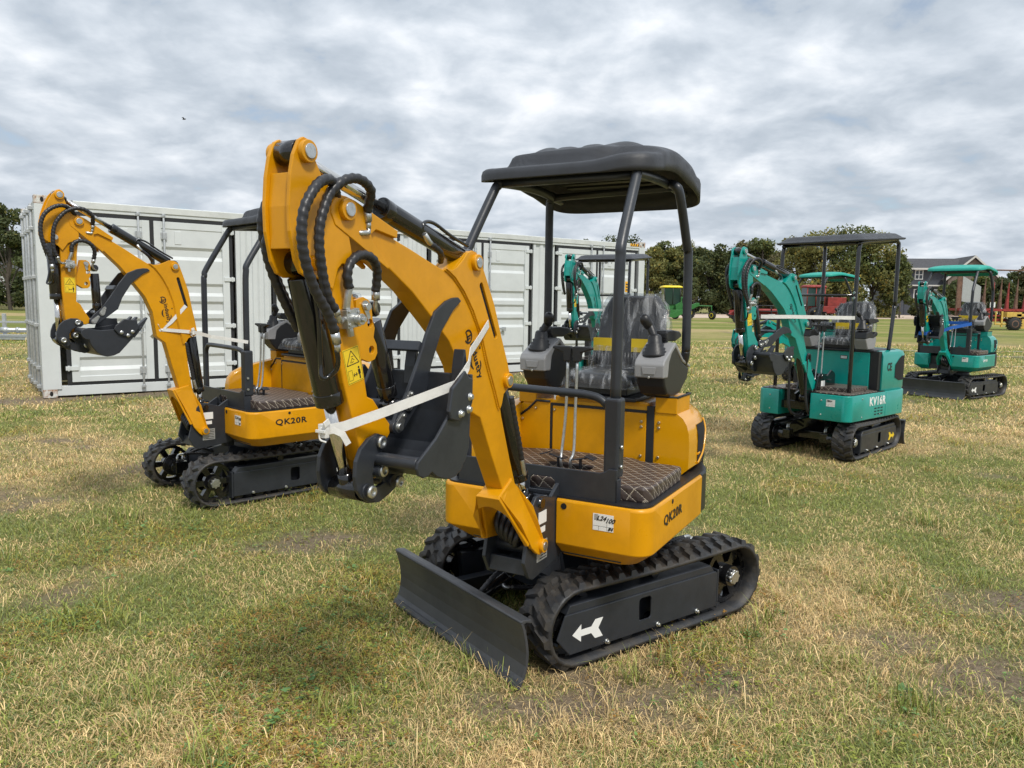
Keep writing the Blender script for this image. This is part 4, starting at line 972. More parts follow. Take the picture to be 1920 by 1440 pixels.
    # arm cylinder (boom top), boom cylinder, bucket cylinder
    def hcyl(name, a, b, rb, rr, frac, parent, Ta=None, Tb=None, eye=0.03, yc=0.063, wid=0.030):
        A = Ta @ Vector((a[0], yc, a[1])); B = Tb @ Vector((b[0], yc, b[1]))
        d = (B - A); L_ = d.length; d.normalize(); sc_ = arm_s
        m_ = MB(); st_ = A + d * 0.035 * sc_; e_ = A + d * L_ * frac
        m_.cyl(st_, e_, rb * sc_, seg=26); m_.cyl(e_ - d * 0.035 * sc_, e_, rb * 1.05 * sc_, seg=26); m_.cyl(A - Vector((0, wid * sc_, 0)), A + Vector((0, wid * sc_, 0)), eye * sc_, seg=18)
        m_.box(A + d * 0.02 * sc_, (0.05 * sc_, 0.05 * sc_, 0.05 * sc_)) if False else None
        o = m_.build(name, M['blackpaint'], parent, bevel=0.002)
        r_ = MB(); r_.cyl(e_, B - d * 0.02 * sc_, rr * sc_, seg=18); r_.build('cylinder_rod', M['chrome'], o)
        y_ = MB(); y_.cyl(B - Vector((0, wid * sc_, 0)), B + Vector((0, wid * sc_, 0)), eye * sc_, seg=18); y_.cyl(B - d * 0.05 * sc_, B, rr * 1.25 * sc_, seg=16); y_.build('rod_eye', M['blackpaint'], o)
        return o, A, B, d
    ac, A_, B_, d_ = hcyl('arm_cylinder', (1.262, 1.640), (2.036, 1.852), 0.031, 0.016, 0.56, root, TBm, TSt)
    pv = MB(TBm); pv.tube([(1.52, YC + 0.03, 1.688), (1.535, YC + 0.045, 1.715), (1.52, YC + 0.045, 1.735), (1.47, YC + 0.045, 1.735), (1.38, YC + 0.045, 1.705), (1.28, YC + 0.045, 1.68)], 0.006, seg=8)
    pv.build('steel_pipe', M['blackpaint'], ac)
    ph = MB(TBm); ph.tube([(1.49, YC + 0.045, 1.672), (1.44, YC + 0.045, 1.650), (1.40, YC + 0.02, 1.625)], 0.010, bead=0.08, pitch=0.02); ph.build('hydraulic_hose', M['hose'], ac)
    pf = MB(TBm); pf.tube([(1.525, YC + 0.045, 1.700), (1.50, YC + 0.045, 1.678), (1.475, YC + 0.045, 1.665)], 0.009, seg=8, smooth_path=False); pf.build('hose_fitting', M['zinc'], ac)
    if style == 'round':
        hcyl('boom_cylinder', (1.042, 1.217), (0.80, 0.712), 0.036, 0.018, 0.80, root, TBm, TA)
        bh = MB(TA @ M_rot((0.80, 0.712), ab * 0.7)); bh.tube([(0.985, YC + 0.05, 1.15), (0.955, YC + 0.05, 1.06), (0.92, YC + 0.05, 0.97), (0.895, YC + 0.05, 0.90)], 0.013, bead=0.08, pitch=0.022); bh.build('hydraulic_hose', M['hose'], root)
        bf = MB(TA @ M_rot((0.80, 0.712), ab * 0.7)); bf.tube([(0.895, YC + 0.05, 0.90), (0.88, YC + 0.05, 0.862), (0.866, YC + 0.048, 0.835)], 0.011, seg=10); bf.build('hose_fitting', M['zinc'], root)
        lh = MB(TA)
        for k in range(5):
            lh.tube([(0.70, YC - 0.05 + 0.025 * k, 0.70), (0.80, YC - 0.055 + 0.026 * k, 0.72 - 0.01 * k), (0.90, YC - 0.05 + 0.024 * k, 0.655 - 0.012 * k), (0.90, YC - 0.04 + 0.018 * k, 0.60 - 0.01 * k), (0.84, YC - 0.03 + 0.015 * k, 0.56), (0.70, YC, 0.58)], 0.012, seg=8)
        lh.build('hose_bundle', M['hose'], root)
    else:
        # boom cylinder stands in front of the boom
        o_, a_, b_, dd_ = hcyl('boom_cylinder', (0.985, 0.53), (1.165, 1.315), 0.030, 0.016, 0.56, root, TA, TBm)
        bh = MB(TA)
        bh.tube([(0.99, YC + 0.06, 0.86), (1.02, YC + 0.07, 0.92), (1.04, YC + 0.06, 0.88), (1.02, YC + 0.05, 0.62), (1.0, YC + 0.06, 0.45), (0.93, YC + 0.05, 0.38), (0.85, YC, 0.44)], 0.012, bead=0.08, pitch=0.02)
        bh.tube([(1.03, YC - 0.05, 0.98), (1.10, YC - 0.06, 0.97), (1.11, YC - 0.06, 0.62), (1.08, YC - 0.06, 0.42), (0.95, YC - 0.04, 0.36), (0.85, YC - 0.02, 0.42)], 0.012, bead=0.08, pitch=0.02)
        bh.build('hydraulic_hose', M['hose'], root)
        ey = MB(TA); ey.prism([(0.90, 0.60), (1.01, 0.56), (1.01, 0.50), (0.90, 0.46)], YC - 0.06, YC - 0.045); ey.prism([(0.90, 0.60), (1.01, 0.56), (1.01, 0.50), (0.90, 0.46)], YC + 0.045, YC + 0.06); ey.build('cylinder_bracket', DK, root)

    stk = MB(TSt)
    stk.prism(STICKBEAM, YN - 0.034, YN + 0.034); so = stk.build('stick', PT, root, bevel=0.004)
    for s_ in (1, -1):
        ck = MB(TSt); ya = YN + s_ * 0.034; ck.prism(STICKCHEEK, ya, ya + s_ * 0.011); ck.build('stick_cheek_plate', PT, so, bevel=0.002)
        if s_ > 0:
            wd_ = MB(TSt); wd_.tube([(1.878, YN + 0.035, 1.615), (1.872, YN + 0.035, 1.60), (1.890, YN + 0.035, 1.588), (1.912, YN + 0.035, 1.588), (1.927, YN + 0.035, 1.574), (1.947, YN + 0.035, 1.522)], 0.0040, seg=6, bead=0.25, pitch=0.007); wd_.build('weld_bead', PT, so)
    wb = MB(TSt); wb.prism([(2.072, 1.80), (2.082, 1.72), (2.078, 1.62), (2.062, 1.62), (2.066, 1.72), (2.056, 1.80)], YN - 0.034, YN + 0.034); wb.build('stick_web', PT, so, bevel=0.002)
    lg = MB(TSt); lg.prism(LUG, YN + 0.010, YN + 0.022, holes=[circ(1.772, 1.436, 0.0115)[::-1], circ(1.766, 1.362, 0.0115)[::-1]]); lg.prism(LUG, YN - 0.022, YN - 0.010, holes=[circ(1.772, 1.436, 0.0115)[::-1], circ(1.766, 1.362, 0.0115)[::-1]])
    lg.build('thumb_lug', PT, so, bevel=0.002)
    sp_ = MB(TSt); sbb = MB(TSt)
    pin(sp_, sbb, (2.036, 1.852), YN - 0.046, YN + 0.046, 0.018, 0.027); pin(sp_, sbb, (2.005, 1.590), YN - 0.046, YN + 0.046, 0.016, 0.020)
    sbb.build('stick_pin_boss', PT, so, bevel=0.002, split=True); sp_.build('stick_pin', M['zinc'], so, bevel=0.001, split=True)
    # warning decal
    dc = MB(TSt); dq = [(1.903, 1.366), (1.840, 1.380), (1.815, 1.286), (1.878, 1.272)]; dc.prism(dq, YN + 0.0345, YN + 0.0351); do = dc.build('warning_decal', M['label'], root)
    di = MB(TSt); yD = YN + 0.0353
    def DP(u_, v_): return (dq[0][0] + (dq[1][0] - dq[0][0]) * u_ + (dq[3][0] - dq[0][0]) * v_, dq[0][1] + (dq[1][1] - dq[0][1]) * u_ + (dq[3][1] - dq[0][1]) * v_)
    def dline(a, b, w_=0.0016):
        a = Vector((*DP(*a), 0)); b = Vector((*DP(*b), 0)); d2 = (b - a).normalized(); n2_ = Vector((-d2.y, d2.x, 0)) * w_ / 2
        di.prism([(a + n2_)[:2], (b + n2_)[:2], (b - n2_)[:2], (a - n2_)[:2]], yD, yD + 0.0003)
    for e_ in (((.04, .03), (.96, .03)), ((.96, .03), (.96, .97)), ((.96, .97), (.04, .97)), ((.04, .97), (.04, .03))): dline(*e_, 0.0008)
    for e_ in (((.5, .08), (.88, .47)), ((.88, .47), (.12, .47)), ((.12, .47), (.5, .08))): dline(*e_, 0.0022)
    for e_ in (((.36, .42), (.5, .30)), ((.5, .30), (.62, .36)), ((.42, .42), (.56, .40)), ((.45, .25), (.6, .25))): dline(*e_, 0.0016)
    for e_ in (((.12, .62), (.36, .62)), ((.36, .62), (.36, .9)), ((.36, .9), (.12, .9)), ((.12, .9), (.12, .62))): dline(*e_, 0.0008)
    dline((.42, .78), (.64, .78), 0.0022)
    for a_, b_ in (((.42, .78), (.48, .73)), ((.42, .78), (.48, .83)), ((.64, .78), (.58, .73)), ((.64, .78), (.58, .83))): dline(a_, b_, 0.002)
    di.prism([DP(.72, .66), DP(.86, .66), DP(.86, .80), DP(.82, .80), DP(.83, .93), DP(.75, .93), DP(.76, .80), DP(.72, .80)], yD, yD + 0.0003); di.prism([DP(.79 + .05 * math.cos(t), .61 + .035 * math.sin(t)) for t in [i * 0.785 for i in range(8)]], yD, yD + 0.0003)
    di.build('decal_symbols', M['ink'], do)
    # valve block with fittings
    vb = MB(TSt); vb.box((1.893, YC + 0.066, 1.452), (0.050, 0.040, 0.048), Matrix.Rotation(R(8), 3, 'Y')); vb.cyl((1.880, YC + 0.086, 1.450), (1.880, YC + 0.104, 1.450), 0.015, seg=12); vb.cyl((1.880, YC + 0.104, 1.450), (1.880, YC + 0.114, 1.450), 0.008, seg=6)
    vb.tube([(1.90, YC + 0.066, 1.475), (1.897, YC + 0.068, 1.505), (1.897, YC + 0.074, 1.530)], 0.011, seg=6, smooth_path=False); vb.cyl((1.888, YC + 0.066, 1.428), (1.882, YC + 0.066, 1.405), 0.010, seg=6)
    vb.tube([(1.918, YC + 0.07, 1.45), (1.945, YC + 0.085, 1.444), (1.962, YC + 0.095, 1.455), (1.972, YC + 0.095, 1.475)], 0.008, seg=8)
    for dx_, dz_ in ((.017, .017), (-.017, .017), (.017, -.017), (-.017, -.017)): vb.cyl((1.893 + dx_, YC + 0.086, 1.452 + dz_), (1.893 + dx_, YC + 0.090, 1.452 + dz_), 0.0045, seg=6)
    vb.build('valve_block', M['zinc'], so, bevel=0.001)
    lk = MB(TSt); lk.prism([(1.796 + .016 * math.cos(t), 1.483 + .016 * math.sin(t)) for t in [R(20 + i * 20) for i in range(11)]] + [(1.776, 1.452), (1.786, 1.445)], YN + 0.023, YN + 0.027); lk.cyl((1.793, YN + 0.024, 1.482), (1.793, YN + 0.036, 1.482), 0.0105, seg=16)
    lk.build('pin_retainer', M['zinc'], so)
    # hoses on the left side
    hz = MB(TSt)
    h1 = [(1.818, 1.735), (1.826, 1.761), (1.839, 1.784), (1.871, 1.801), (1.907, 1.805), (1.946, 1.793), (1.985, 1.762), (2.009, 1.721), (2.024, 1.681), (2.028, 1.639), (2.024, 1.598), (2.015, 1.554), (2.002, 1.512), (1.985, 1.485), (1.973, 1.476)]
    ys1 = [.115, .13, .145, .15, .15, .145, .14, .14, .14, .14, .14, .14, .14, .14, .14]
    hz.tube([(a, y, b) for (a, b), y in zip(h1, ys1)], 0.0125, bead=0.095, pitch=0.021); hz.build('hydraulic_hose', M['hose'], root)
    hz = MB(TSt); h2 = [(1.85, 1.725), (1.885, 1.745), (1.92, 1.762), (1.959, 1.783), (2.003, 1.789), (2.040, 1.776), (2.072, 1.748), (2.096, 1.71), (2.105, 1.673), (2.105, 1.633), (2.097, 1.594), (2.083, 1.558), (2.062, 1.518), (2.040, 1.490), (2.024, 1.470), (2.009, 1.445), (1.998, 1.420)]
    ys2 = [.045, .075, .10, .125, .15, .155] + [.16] * 11
    hz.tube([(a, y, b) for (a, b), y in zip(h2, ys2)], 0.0125, bead=0.095, pitch=0.021); hz.build('hydraulic_hose', M['hose'], root)
    hz = MB(TSt); hz.tube([(1.897, 0.119, 1.530), (1.905, 0.12, 1.560), (1.896, 0.12, 1.590), (1.870, 0.12, 1.612), (1.836, 0.12, 1.619), (1.799, 0.118, 1.609), (1.772, 0.11, 1.582), (1.762, 0.10, 1.550), (1.760, 0.095, 1.525)], 0.0125, bead=0.095, pitch=0.021); hz.build('hydraulic_hose', M['hose'], root)
    for pts in ([(2.0, -0.02, 1.79), (2.03, -0.045, 1.745), (2.048, -0.05, 1.70), (2.045, -0.05, 1.655), (2.03, -0.05, 1.605), (2.01, -0.05, 1.56), (1.985, -0.05, 1.515), (1.955, -0.05, 1.47), (1.92, -0.045, 1.42)],
                [(2.03, 0.0, 1.70), (2.055, -0.02, 1.66), (2.055, -0.03, 1.62), (2.045, -0.03, 1.585), (2.03, -0.03, 1.55), (2.008, -0.03, 1.51), (1.98, -0.03, 1.465), (1.95, -0.03, 1.42)]):
        hz = MB(TSt); hz.tube([(a, y + 0.022, b) for a, y, b in pts], 0.0125, bead=0.095, pitch=0.021); hz.build('hydraulic_hose', M['hose'], root)
    fz = MB(TSt)
    fz.cyl((1.818, 0.115, 1.735), (1.812, 0.113, 1.708), 0.011, seg=10); fz.cyl((1.812, 0.113, 1.708), (1.811, 0.112, 1.690), 0.0085, seg=6); fz.tube([(1.811, 0.112, 1.690), (1.811, 0.112, 1.678), (1.835, 0.112, 1.676), (1.848, 0.10, 1.676)], 0.008, seg=6, smooth_path=False)
    fz.cut(); fz.cyl((1.760, 0.095, 1.528), (1.758, 0.093, 1.50), 0.012, seg=10); fz.tube([(1.758, 0.093, 1.50), (1.754, 0.088, 1.478), (1.738, 0.08, 1.464), (1.722, 0.07, 1.462)], 0.0065, seg=8)
    fz.cut(); fz.cyl((1.998, 0.16, 1.420), (1.988, 0.158, 1.392), 0.0115, seg=10); fz.cyl((1.988, 0.158, 1.392), (1.983, 0.155, 1.372), 0.0085, seg=6)
    fz.cut(); fz.cyl((1.973, 0.14, 1.476), (1.966, 0.138, 1.462), 0.011, seg=10)
    fz.build('hose_fitting', M['zinc'], so, split=True)

    # bucket cylinder in front of the stick
    lowp = TSt @ Vector((1.828, 0, 0.978))
    A0 = (2.005, 1.590)
    bcy, A2, B2, d2 = hcyl('bucket_cylinder', A0, (1.828, 0.978), 0.037, 0.0185, 0.60, root, TSt, TSt, wid=0.048, yc=0.050)
    pp = MB(TSt); pp.tube([(1.986, 0.155, 1.375), (1.976, 0.15, 1.348), (1.965, 0.135, 1.325), (1.966, 0.115, 1.308), (1.985, 0.105, 1.302), (1.985, 0.10, 1.34), (1.99, 0.10, 1.45), (2.0, 0.095, 1.52)], 0.0065, seg=8); pp.build('steel_pipe', M['blackpaint'], bcy)
    # linkage
    for nm, pf_, ys_ in (('rocker_link', ROCKER, (YC + 0.058, YC - 0.072)), ('bucket_link', LINK2, (YC + 0.040, YC - 0.052))):
        lm = MB(TSt)
        for y in ys_: lm.prism(pf_, y, y + 0.013); lm.cut()
        lm.build(nm, M['charcoal'], root, bevel=0.003, split=True)
    lt = MB(TSt); lt.cyl((1.828, YC - 0.085, 0.978), (1.828, YC + 0.075, 0.978), 0.021, seg=20); lt.cyl((1.692, YC - 0.06, 0.978), (1.692, YC + 0.06, 0.978), 0.019, seg=18)
    lt.cyl((1.772, YC - 0.078, 1.106), (1.772, YC + 0.078, 1.106), 0.017, seg=18); lt.cyl((P_BKT[0], YC - 0.075, P_BKT[1]), (P_BKT[0], YC + 0.078, P_BKT[1]), 0.021, seg=18)
    lto = lt.build('linkage_pivots', M['charcoal'], root, bevel=0.002)
    lz = MB(TSt)
    for c in ((1.828, 0.978), (1.772, 1.106), P_BKT, (1.692, 0.978)):
        k = 0.09 if c[0] > 1.82 else 0.080
        lz.lathe((c[0], YC + k - 0.006, c[1]), (0, 1, 0), [(0.017, 0), (0.018, 0.008), (0.015, 0.011), (0.008, 0.011), (0.007, 0.007)], seg=18); lz.cut()
    lz.build('pin_head', M['zinc'], lto, split=True)
    # bucket
    bk_ = MB(TBk); yl0, yr0 = 0.250, -0.085
    bk_.prism(BSIDE, yl0, yl0 + 0.010); bk_.prism(BSIDE, yr0 - 0.010, yr0)
    sh = [(1.520, 1.272), (1.522, 1.17), (1.529, 1.067), (1.546, 1.034), (1.573, 1.006), (1.60, .993), (1.633, .989), (1.678, 1.0), (1.70, 1.010), (1.735, 1.030), (1.772, 1.052)]
    inn = [(1.530, 1.272), (1.532, 1.17), (1.539, 1.070), (1.554, 1.042), (1.578, 1.017), (1.603, 1.004), (1.633, 1.0), (1.674, 1.011), (1.694, 1.022), (1.728, 1.042), (1.765, 1.062)]
    bk_.prism(sh + inn[::-1], yr0, yl0)
    bk_.cyl((1.772, yr0, 1.058), (1.772, yl0 + 0.001, 1.058), 0.019, seg=18)
    bk_.prism([(1.516, 1.285), (1.530, 1.285), (1.530, 1.20), (1.516, 1.20)], yr0 - 0.012, yl0 + 0.012)
    for y in (YC - 0.050, YC + 0.038): bk_.prism(EARS, y, y + 0.014)
    bko_ = bk_.build('bucket', M['charcoal'], root, bevel=0.003)
    for y in (yl0 + 0.011, yr0 - 0.025):
        tp = MB(TBk); tp.prism(TOOTHPL, y, y + 0.014); tp.build('side_cutter', M['charcoal'], bko_, bevel=0.004)
        tb = MB(TBk)
        for cx_, cz_ in ((1.553, 1.222), (1.560, 1.186), (1.603, 1.178)): tb.lathe((cx_, y + (0.014 if y > 0 else 0), cz_), (0, 1 if y > 0 else -1, 0), [(0.013, 0), (0.012, 0.002), (0.0085, 0.002), (0.0085, 0.009), (0.006, 0.010)], seg=8); tb.cut()
        tb.build('cutter_bolt', M['zinc'], bko_, split=True)
    for y in (yr0 + 0.03, YC, yl0 - 0.03):
        tt_ = MB(TBk)
        tt_.rings([[(1.510, y - 0.022, 1.245), (1.540, y - 0.022, 1.245), (1.540, y + 0.022, 1.245), (1.510, y + 0.022, 1.245)], [(1.512, y - 0.020, 1.30), (1.538, y - 0.020, 1.30), (1.538, y + 0.020, 1.30), (1.512, y + 0.020, 1.30)], [(1.520, y - 0.018, 1.358), (1.529, y - 0.018, 1.358), (1.529, y + 0.018, 1.358), (1.520, y + 0.018, 1.358)]], False)
        tt_.build('bucket_tooth', M['charcoal'], bko_, bevel=0.002)
    # thumb
    th = MB(TTh)
    for y in (YC + 0.052, YC - 0.115): th.prism(THUMB, y, y + 0.012)
    th.box((1.585, YC - 0.025, 1.372), (0.012, 0.16, 0.03), Matrix.Rotation(R(-30), 3, 'Y')) if False else th.prism([(1.560, 1.345), (1.572, 1.352), (1.557, 1.380), (1.545, 1.373)], YC - 0.105, YC + 0.054)
    th.cyl((1.640, YC - 0.11, 1.190), (1.640, YC + 0.055, 1.190), 0.018, seg=16)
    th.cyl((P_TH[0], YC - 0.115, P_TH[1]), (P_TH[0], YC + 0.066, P_TH[1]), 0.020, seg=16)
    tho = th.build('thumb', M['charcoal'], root, bevel=0.003)
    tz = MB(TTh)
    for c, c2 in (((1.678, 1.135), (1.655, 1.165)), ((1.632, 1.192), (1.618, 1.226))):
        yy = YC + 0.0645; dv = Vector((c2[0] - c[0], c2[1] - c[1])); n_ = Vector((-dv.y, dv.x)).normalized(); dn = dv.normalized(); pts = []
        for i in range(7): a = R(90 + 30 * i); pts.append((c[0] + 0.017 * (dn.x * math.cos(a) + n_.x * math.sin(a)), c[1] + 0.017 * (dn.y * math.cos(a) + n_.y * math.sin(a))))
        for i in range(7): a = R(-90 + 30 * i); pts.append((c2[0] + 0.009 * (dn.x * math.cos(a) + n_.x * math.sin(a)), c2[1] + 0.009 * (dn.y * math.cos(a) + n_.y * math.sin(a))))
        tz.prism(pts, yy, yy + 0.004); tz.cyl((c[0], yy, c[1]), (c[0], yy + 0.011, c[1]), 0.011, seg=14); tz.cyl((c2[0], yy, c2[1]), (c2[0], yy + 0.008, c2[1]), 0.005, seg=8); tz.cut()
    tz.build('pin_retainer', M['zinc'], tho, split=True)
    hcyl('thumb_cylinder', (1.735, 1.475), (1.640, 1.190), 0.027, 0.014, 0.90, root, TSt, TTh, eye=0.022, wid=0.025, yc=0.050)
    return root, dict(TA=TA, TBm=TBm, TSt=TSt, TBk=TBk, TTh=TTh)

def sculpted_roof(root, C, x0, x1, y0, y1, plain):
    nx, ny = 84, 60; cx, cy, hx, hy = (x0 + x1) / 2, (y0 + y1) / 2, (x1 - x0) / 2, (y1 - y0) / 2
    def zedge(x):      # lower rim: level at the front, arching up over the sides, dropping at the back
        u = (x - x0) / (x1 - x0)
        return 2.035 + 0.040 * math.exp(-((u - 0.62) / 0.26) ** 2) - 0.055 * max(0, (0.30 - u) / 0.30) ** 1.4
    def ztop(u, v, x):
        a = max(0, 1 - abs(u) ** 6) ** 0.5; b = max(0, 1 - abs(v) ** 6) ** 0.5
        sg = lambda t_: 1 / (1 + math.exp(-max(-40, min(40, t_))))
        if plain: return zedge(x) + 0.034 + 0.028 * a * b + 0.012 * (1 - v * v) * (1 - u * u)
        z_ = zedge(x) + 0.066 + 0.042 * a * b + 0.022 * (1 - v * v) * (1 - 0.5 * u * u)
        z_ += 0.020 * max(0, 1 - ((u + 0.35) / 0.75) ** 2)
        for vc in (-0.50, -0.20, 0.10):                                             # three short ribs
            z_ += 0.013 * math.exp(-((v - vc) / 0.10) ** 4) * sg((u + 0.35) * 14) * sg((0.40 - u) * 50)
        z_ += 0.030 * math.exp(-((v - 0.46 + 0.20 * u) / 0.17) ** 2) * sg((0.30 - u) * 10)
        z_ -= 0.030 * math.exp(-((v - 0.70 + 0.45 * u) / 0.075) ** 2) * sg((0.38 - u) * 10) * sg((u + 0.62) * 9)
        z_ += 0.026 * math.exp(-((-v - 0.52 + 0.20 * u) / 0.16) ** 2) * sg((0.20 - u) * 10)
        z_ -= 0.024 * math.exp(-((-v - 0.74 + 0.42 * u) / 0.080) ** 2) * sg((0.28 - u) * 10) * sg((u + 0.62) * 9)
        k_ = sg((u - 0.63 + 0.08 * sg((v - 0.4) * 10)) * 90) * (1 - 0.55 * sg((v - 0.55) * 14))                  # thin visor ahead of the raised shell
        z_ = z_ * (1 - k_) + (zedge(x) + 0.052) * k_
        k2 = sg((-v - 0.74) * 70) * sg((u + 0.25) * 12)                            # flat flange along the right side
        z_ = z_ * (1 - k2) + (zedge(x) + 0.054) * k2
        return z_
    vs = []; fs = []
    def pos(i, j, k=1.0):
        u = -1 + 2 * i / nx; v = -1 + 2 * j / ny
        # square to rounded rectangle
        p = 7.0; m_ = max(abs(u), abs(v)); 
        if m_ > 1e-6:
            uu, vv = u / m_, v / m_; s_ = 1 / ((abs(uu) ** p + abs(vv) ** p) ** (1 / p)); uu *= s_; vv *= s_; u2, v2 = uu * m_, vv * m_
        else: u2 = v2 = 0
        return u2 * k, v2 * k
    for i in range(nx + 1):
        for j in range(ny + 1):
            u, v = pos(i, j, 0.965); x = cx + hx * u; y = cy + hy * v; vs.append((x, y, ztop(u, v, x)))
    idx = lambda i, j: i * (ny + 1) + j
    for i in range(nx):
        for j in range(ny): fs.append((idx(i, j), idx(i + 1, j), idx(i + 1, j + 1), idx(i, j + 1)))
    border = [(i, 0) for i in range(nx)] + [(nx, j) for j in range(ny)] + [(i, ny) for i in range(nx, 0, -1)] + [(0, j) for j in range(ny, 0, -1)]
    prev = [idx(*b) for b in border]
    for k, dz_ in ((0.99, -0.010), (1.0, -0.028), (1.0, -0.055), (1.0, -999)):
        cur = []
        for b, pi_ in zip(border, [idx(*b) for b in border]):
            u, v = pos(*b, k); x = cx + hx * u; y = cy + hy * v; zt = vs[pi_][2]; z_ = zedge(x) if dz_ < -10 else max(zedge(x) + 0.004, zt + dz_)
            cur.append(len(vs)); vs.append((x, y, z_))
        n_ = len(cur)
        for q in range(n_): fs.append((prev[q], prev[(q + 1) % n_], cur[(q + 1) % n_], cur[q]))
        prev = cur
    mb = MB(); mb.add(vs, fs, True); o = mb.build('canopy_roof', C, root)
    sm = o.modifiers.new('thickness', 'SOLIDIFY'); sm.thickness = 0.010; sm.offset = -1
    # underside ribs
    ur = MB()
    for k in range(4): ur.rect(-0.28 + k * 0.13, -0.22 + k * 0.13, cy - 0.24, cy + 0.24, 2.080, 2.105)
    ur.build('roof_liner', M['black'] if not plain else C, o)
    return o

def flat_roof(root, C):
    def ring(ins, z0, z1): 
        pts = rrect(-0.46 + ins, 0.50 - ins, -0.43 + ins, 0.50 - ins, 0.05, 4)
        return [(x, y, z0 + (z1 - z0) * (0.50 - x) / 0.96 - (0.0 if y < 9 else 0)) for x, y in pts]
    mb = MB(); mb.rings([ring(0.01, 2.110, 2.185), ring(0, 2.118, 2.193), ring(0, 2.128, 2.203), ring(0.025, 2.136, 2.211), ring(0.045, 2.150, 2.228), ring(0.075, 2.176, 2.250), ring(0.12, 2.184, 2.258)])
    o = mb.build('canopy_roof', C, root)
    try: o.data.set_sharp_from_angle(angle=R(45))
    except Exception: pass
    return o

D = math.radians
# ------------------------------------------------------------------ the six machines
ex1, A1 = excavator('mini_excavator', 'large yellow mini excavator in the foreground with its dozer blade towards the viewer', (0.390, 3.716), 241, 216, group='mini excavators on the grass')
ex2, A2 = excavator('mini_excavator', 'yellow mini excavator at left before the white container with bucket teeth pointing up', (-1.729, 6.097), 225.5, 43,
                    ab=D(14.5), ak=D(24), at=D(-10), uoff=(-0.27, 0.20, 0.0), rev=True, group='mini excavators on the grass')
ex3, A3 = excavator('mini_excavator', 'teal mini excavator marked KV16R with flat black canopy and yellow arrow on its track', (3.36, 8.05), 221, 45.0, style='box', paint='teal', canopy_mat='canopy',
                    arm_dx=-0.33, arm_dz=0.06, arm_s=1.10, ab=D(-4.5), rel=D(9), ak=D(38), at=D(33), model='KV16R', model_mat='white', arrow='yellow', rev=True, group='mini excavators on the grass')
ex4, A4 = excavator('mini_excavator', 'teal mini excavator furthest right with teal canopy and blue tie-down strap', (7.66, 13.18), 221, 214.9, paint='teal', canopy_mat='tealcanopy', arm_dx=-0.25, arm_dz=-0.05,
                    ak=D(-45), at=D(20), model='QM16R', model_mat='white', scale=1.03, group='mini excavators on the grass')
ex5, A5 = excavator('mini_excavator', 'teal-roofed mini excavator behind the KV16R machine, its arm lowered to the grass', (6.2, 15.2), 203, 40, paint='teal', canopy_mat='tealcanopy',
                    arm_dx=-0.33, arm_dz=0.0, arm_s=1.03, ab=D(-36), rel=D(36), ak=D(-30), model='QM16R', model_mat='white', rev=True, group='mini excavators on the grass')
ex6, A6 = excavator('mini_excavator', 'teal mini excavator with flat black canopy in front of the container end with lettering', (1.5, 11.8), 243, 60, style='box', paint='teal', canopy_mat='canopy',
                    arm_dx=-0.33, arm_dz=0.08, arm_s=1.10, ab=D(0), rel=D(8), ak=D(38), at=D(33), model='KV16R', model_mat='white', arrow='yellow', rev=True, group='mini excavators on the grass')

def strap(name, label, root, pts, ups, w, material, buckle=None, group='tie-down straps'):
    mb = MB(); mb.ribbon(pts, w, ups, 0.0022)
    o = mb.build(name, material); o.matrix_world = Matrix.Translation(root.location) @ T_rot_z(root.rotation_euler.z) @ Matrix.Scale(root.scale[0], 4)
    tag(o, label, 'strap', group)
    if buckle:
        b = MB(); c = Vector(buckle)
        b.box(c, (0.014, 0.026, 0.036)); b.box(c + Vector((0.012, 0, 0)), (0.005, 0.032, 0.008)); b.box(c + Vector((0.004, 0.014, 0.022)), (0.022, 0.004, 0.016), Matrix.Rotation(R(25), 3, 'Y'))
        b.tube([c + Vector((0.008, 0.0, 0.01)), c + Vector((0.010, -0.005, -0.02)), c + Vector((0.006, 0.014, -0.028))], 0.0028, seg=6)
        bo = b.build('strap_buckle', M['strap'] if material == M['strap'] else M['zinc'], o, bevel=0.001)
    return o
U = Vector((0, 0, 1))
strap('tie_down_strap', 'white strap slung from the foreground bucket cylinder over the bucket to the boom', ex1,
      [(1.945, 0.075, 1.160), (1.90, 0.100, 1.166), (1.80, 0.150, 1.195), (1.70, 0.205, 1.228), (1.605, 0.262, 1.262), (1.572, 0.270, 1.298), (1.54, 0.262, 1.315), (1.44, 0.205, 1.345), (1.30, 0.150, 1.378), (1.178, 0.112, 1.425)],
      [U] * 5 + [Vector((0.1, 0, 1))] * 5, 0.027, M['strap'], buckle=(1.947, 0.072, 1.158))
tl = MB(); tl.ribbon([(1.944, 0.098, 1.165), (1.925, 0.118, 1.150), (1.912, 0.125, 1.122)], 0.017, U, 0.002); t_ = tl.build('strap_tail', M['strap']); t_.parent = [o for o in bpy.data.objects if o.name.startswith('tie_down_strap')][0]
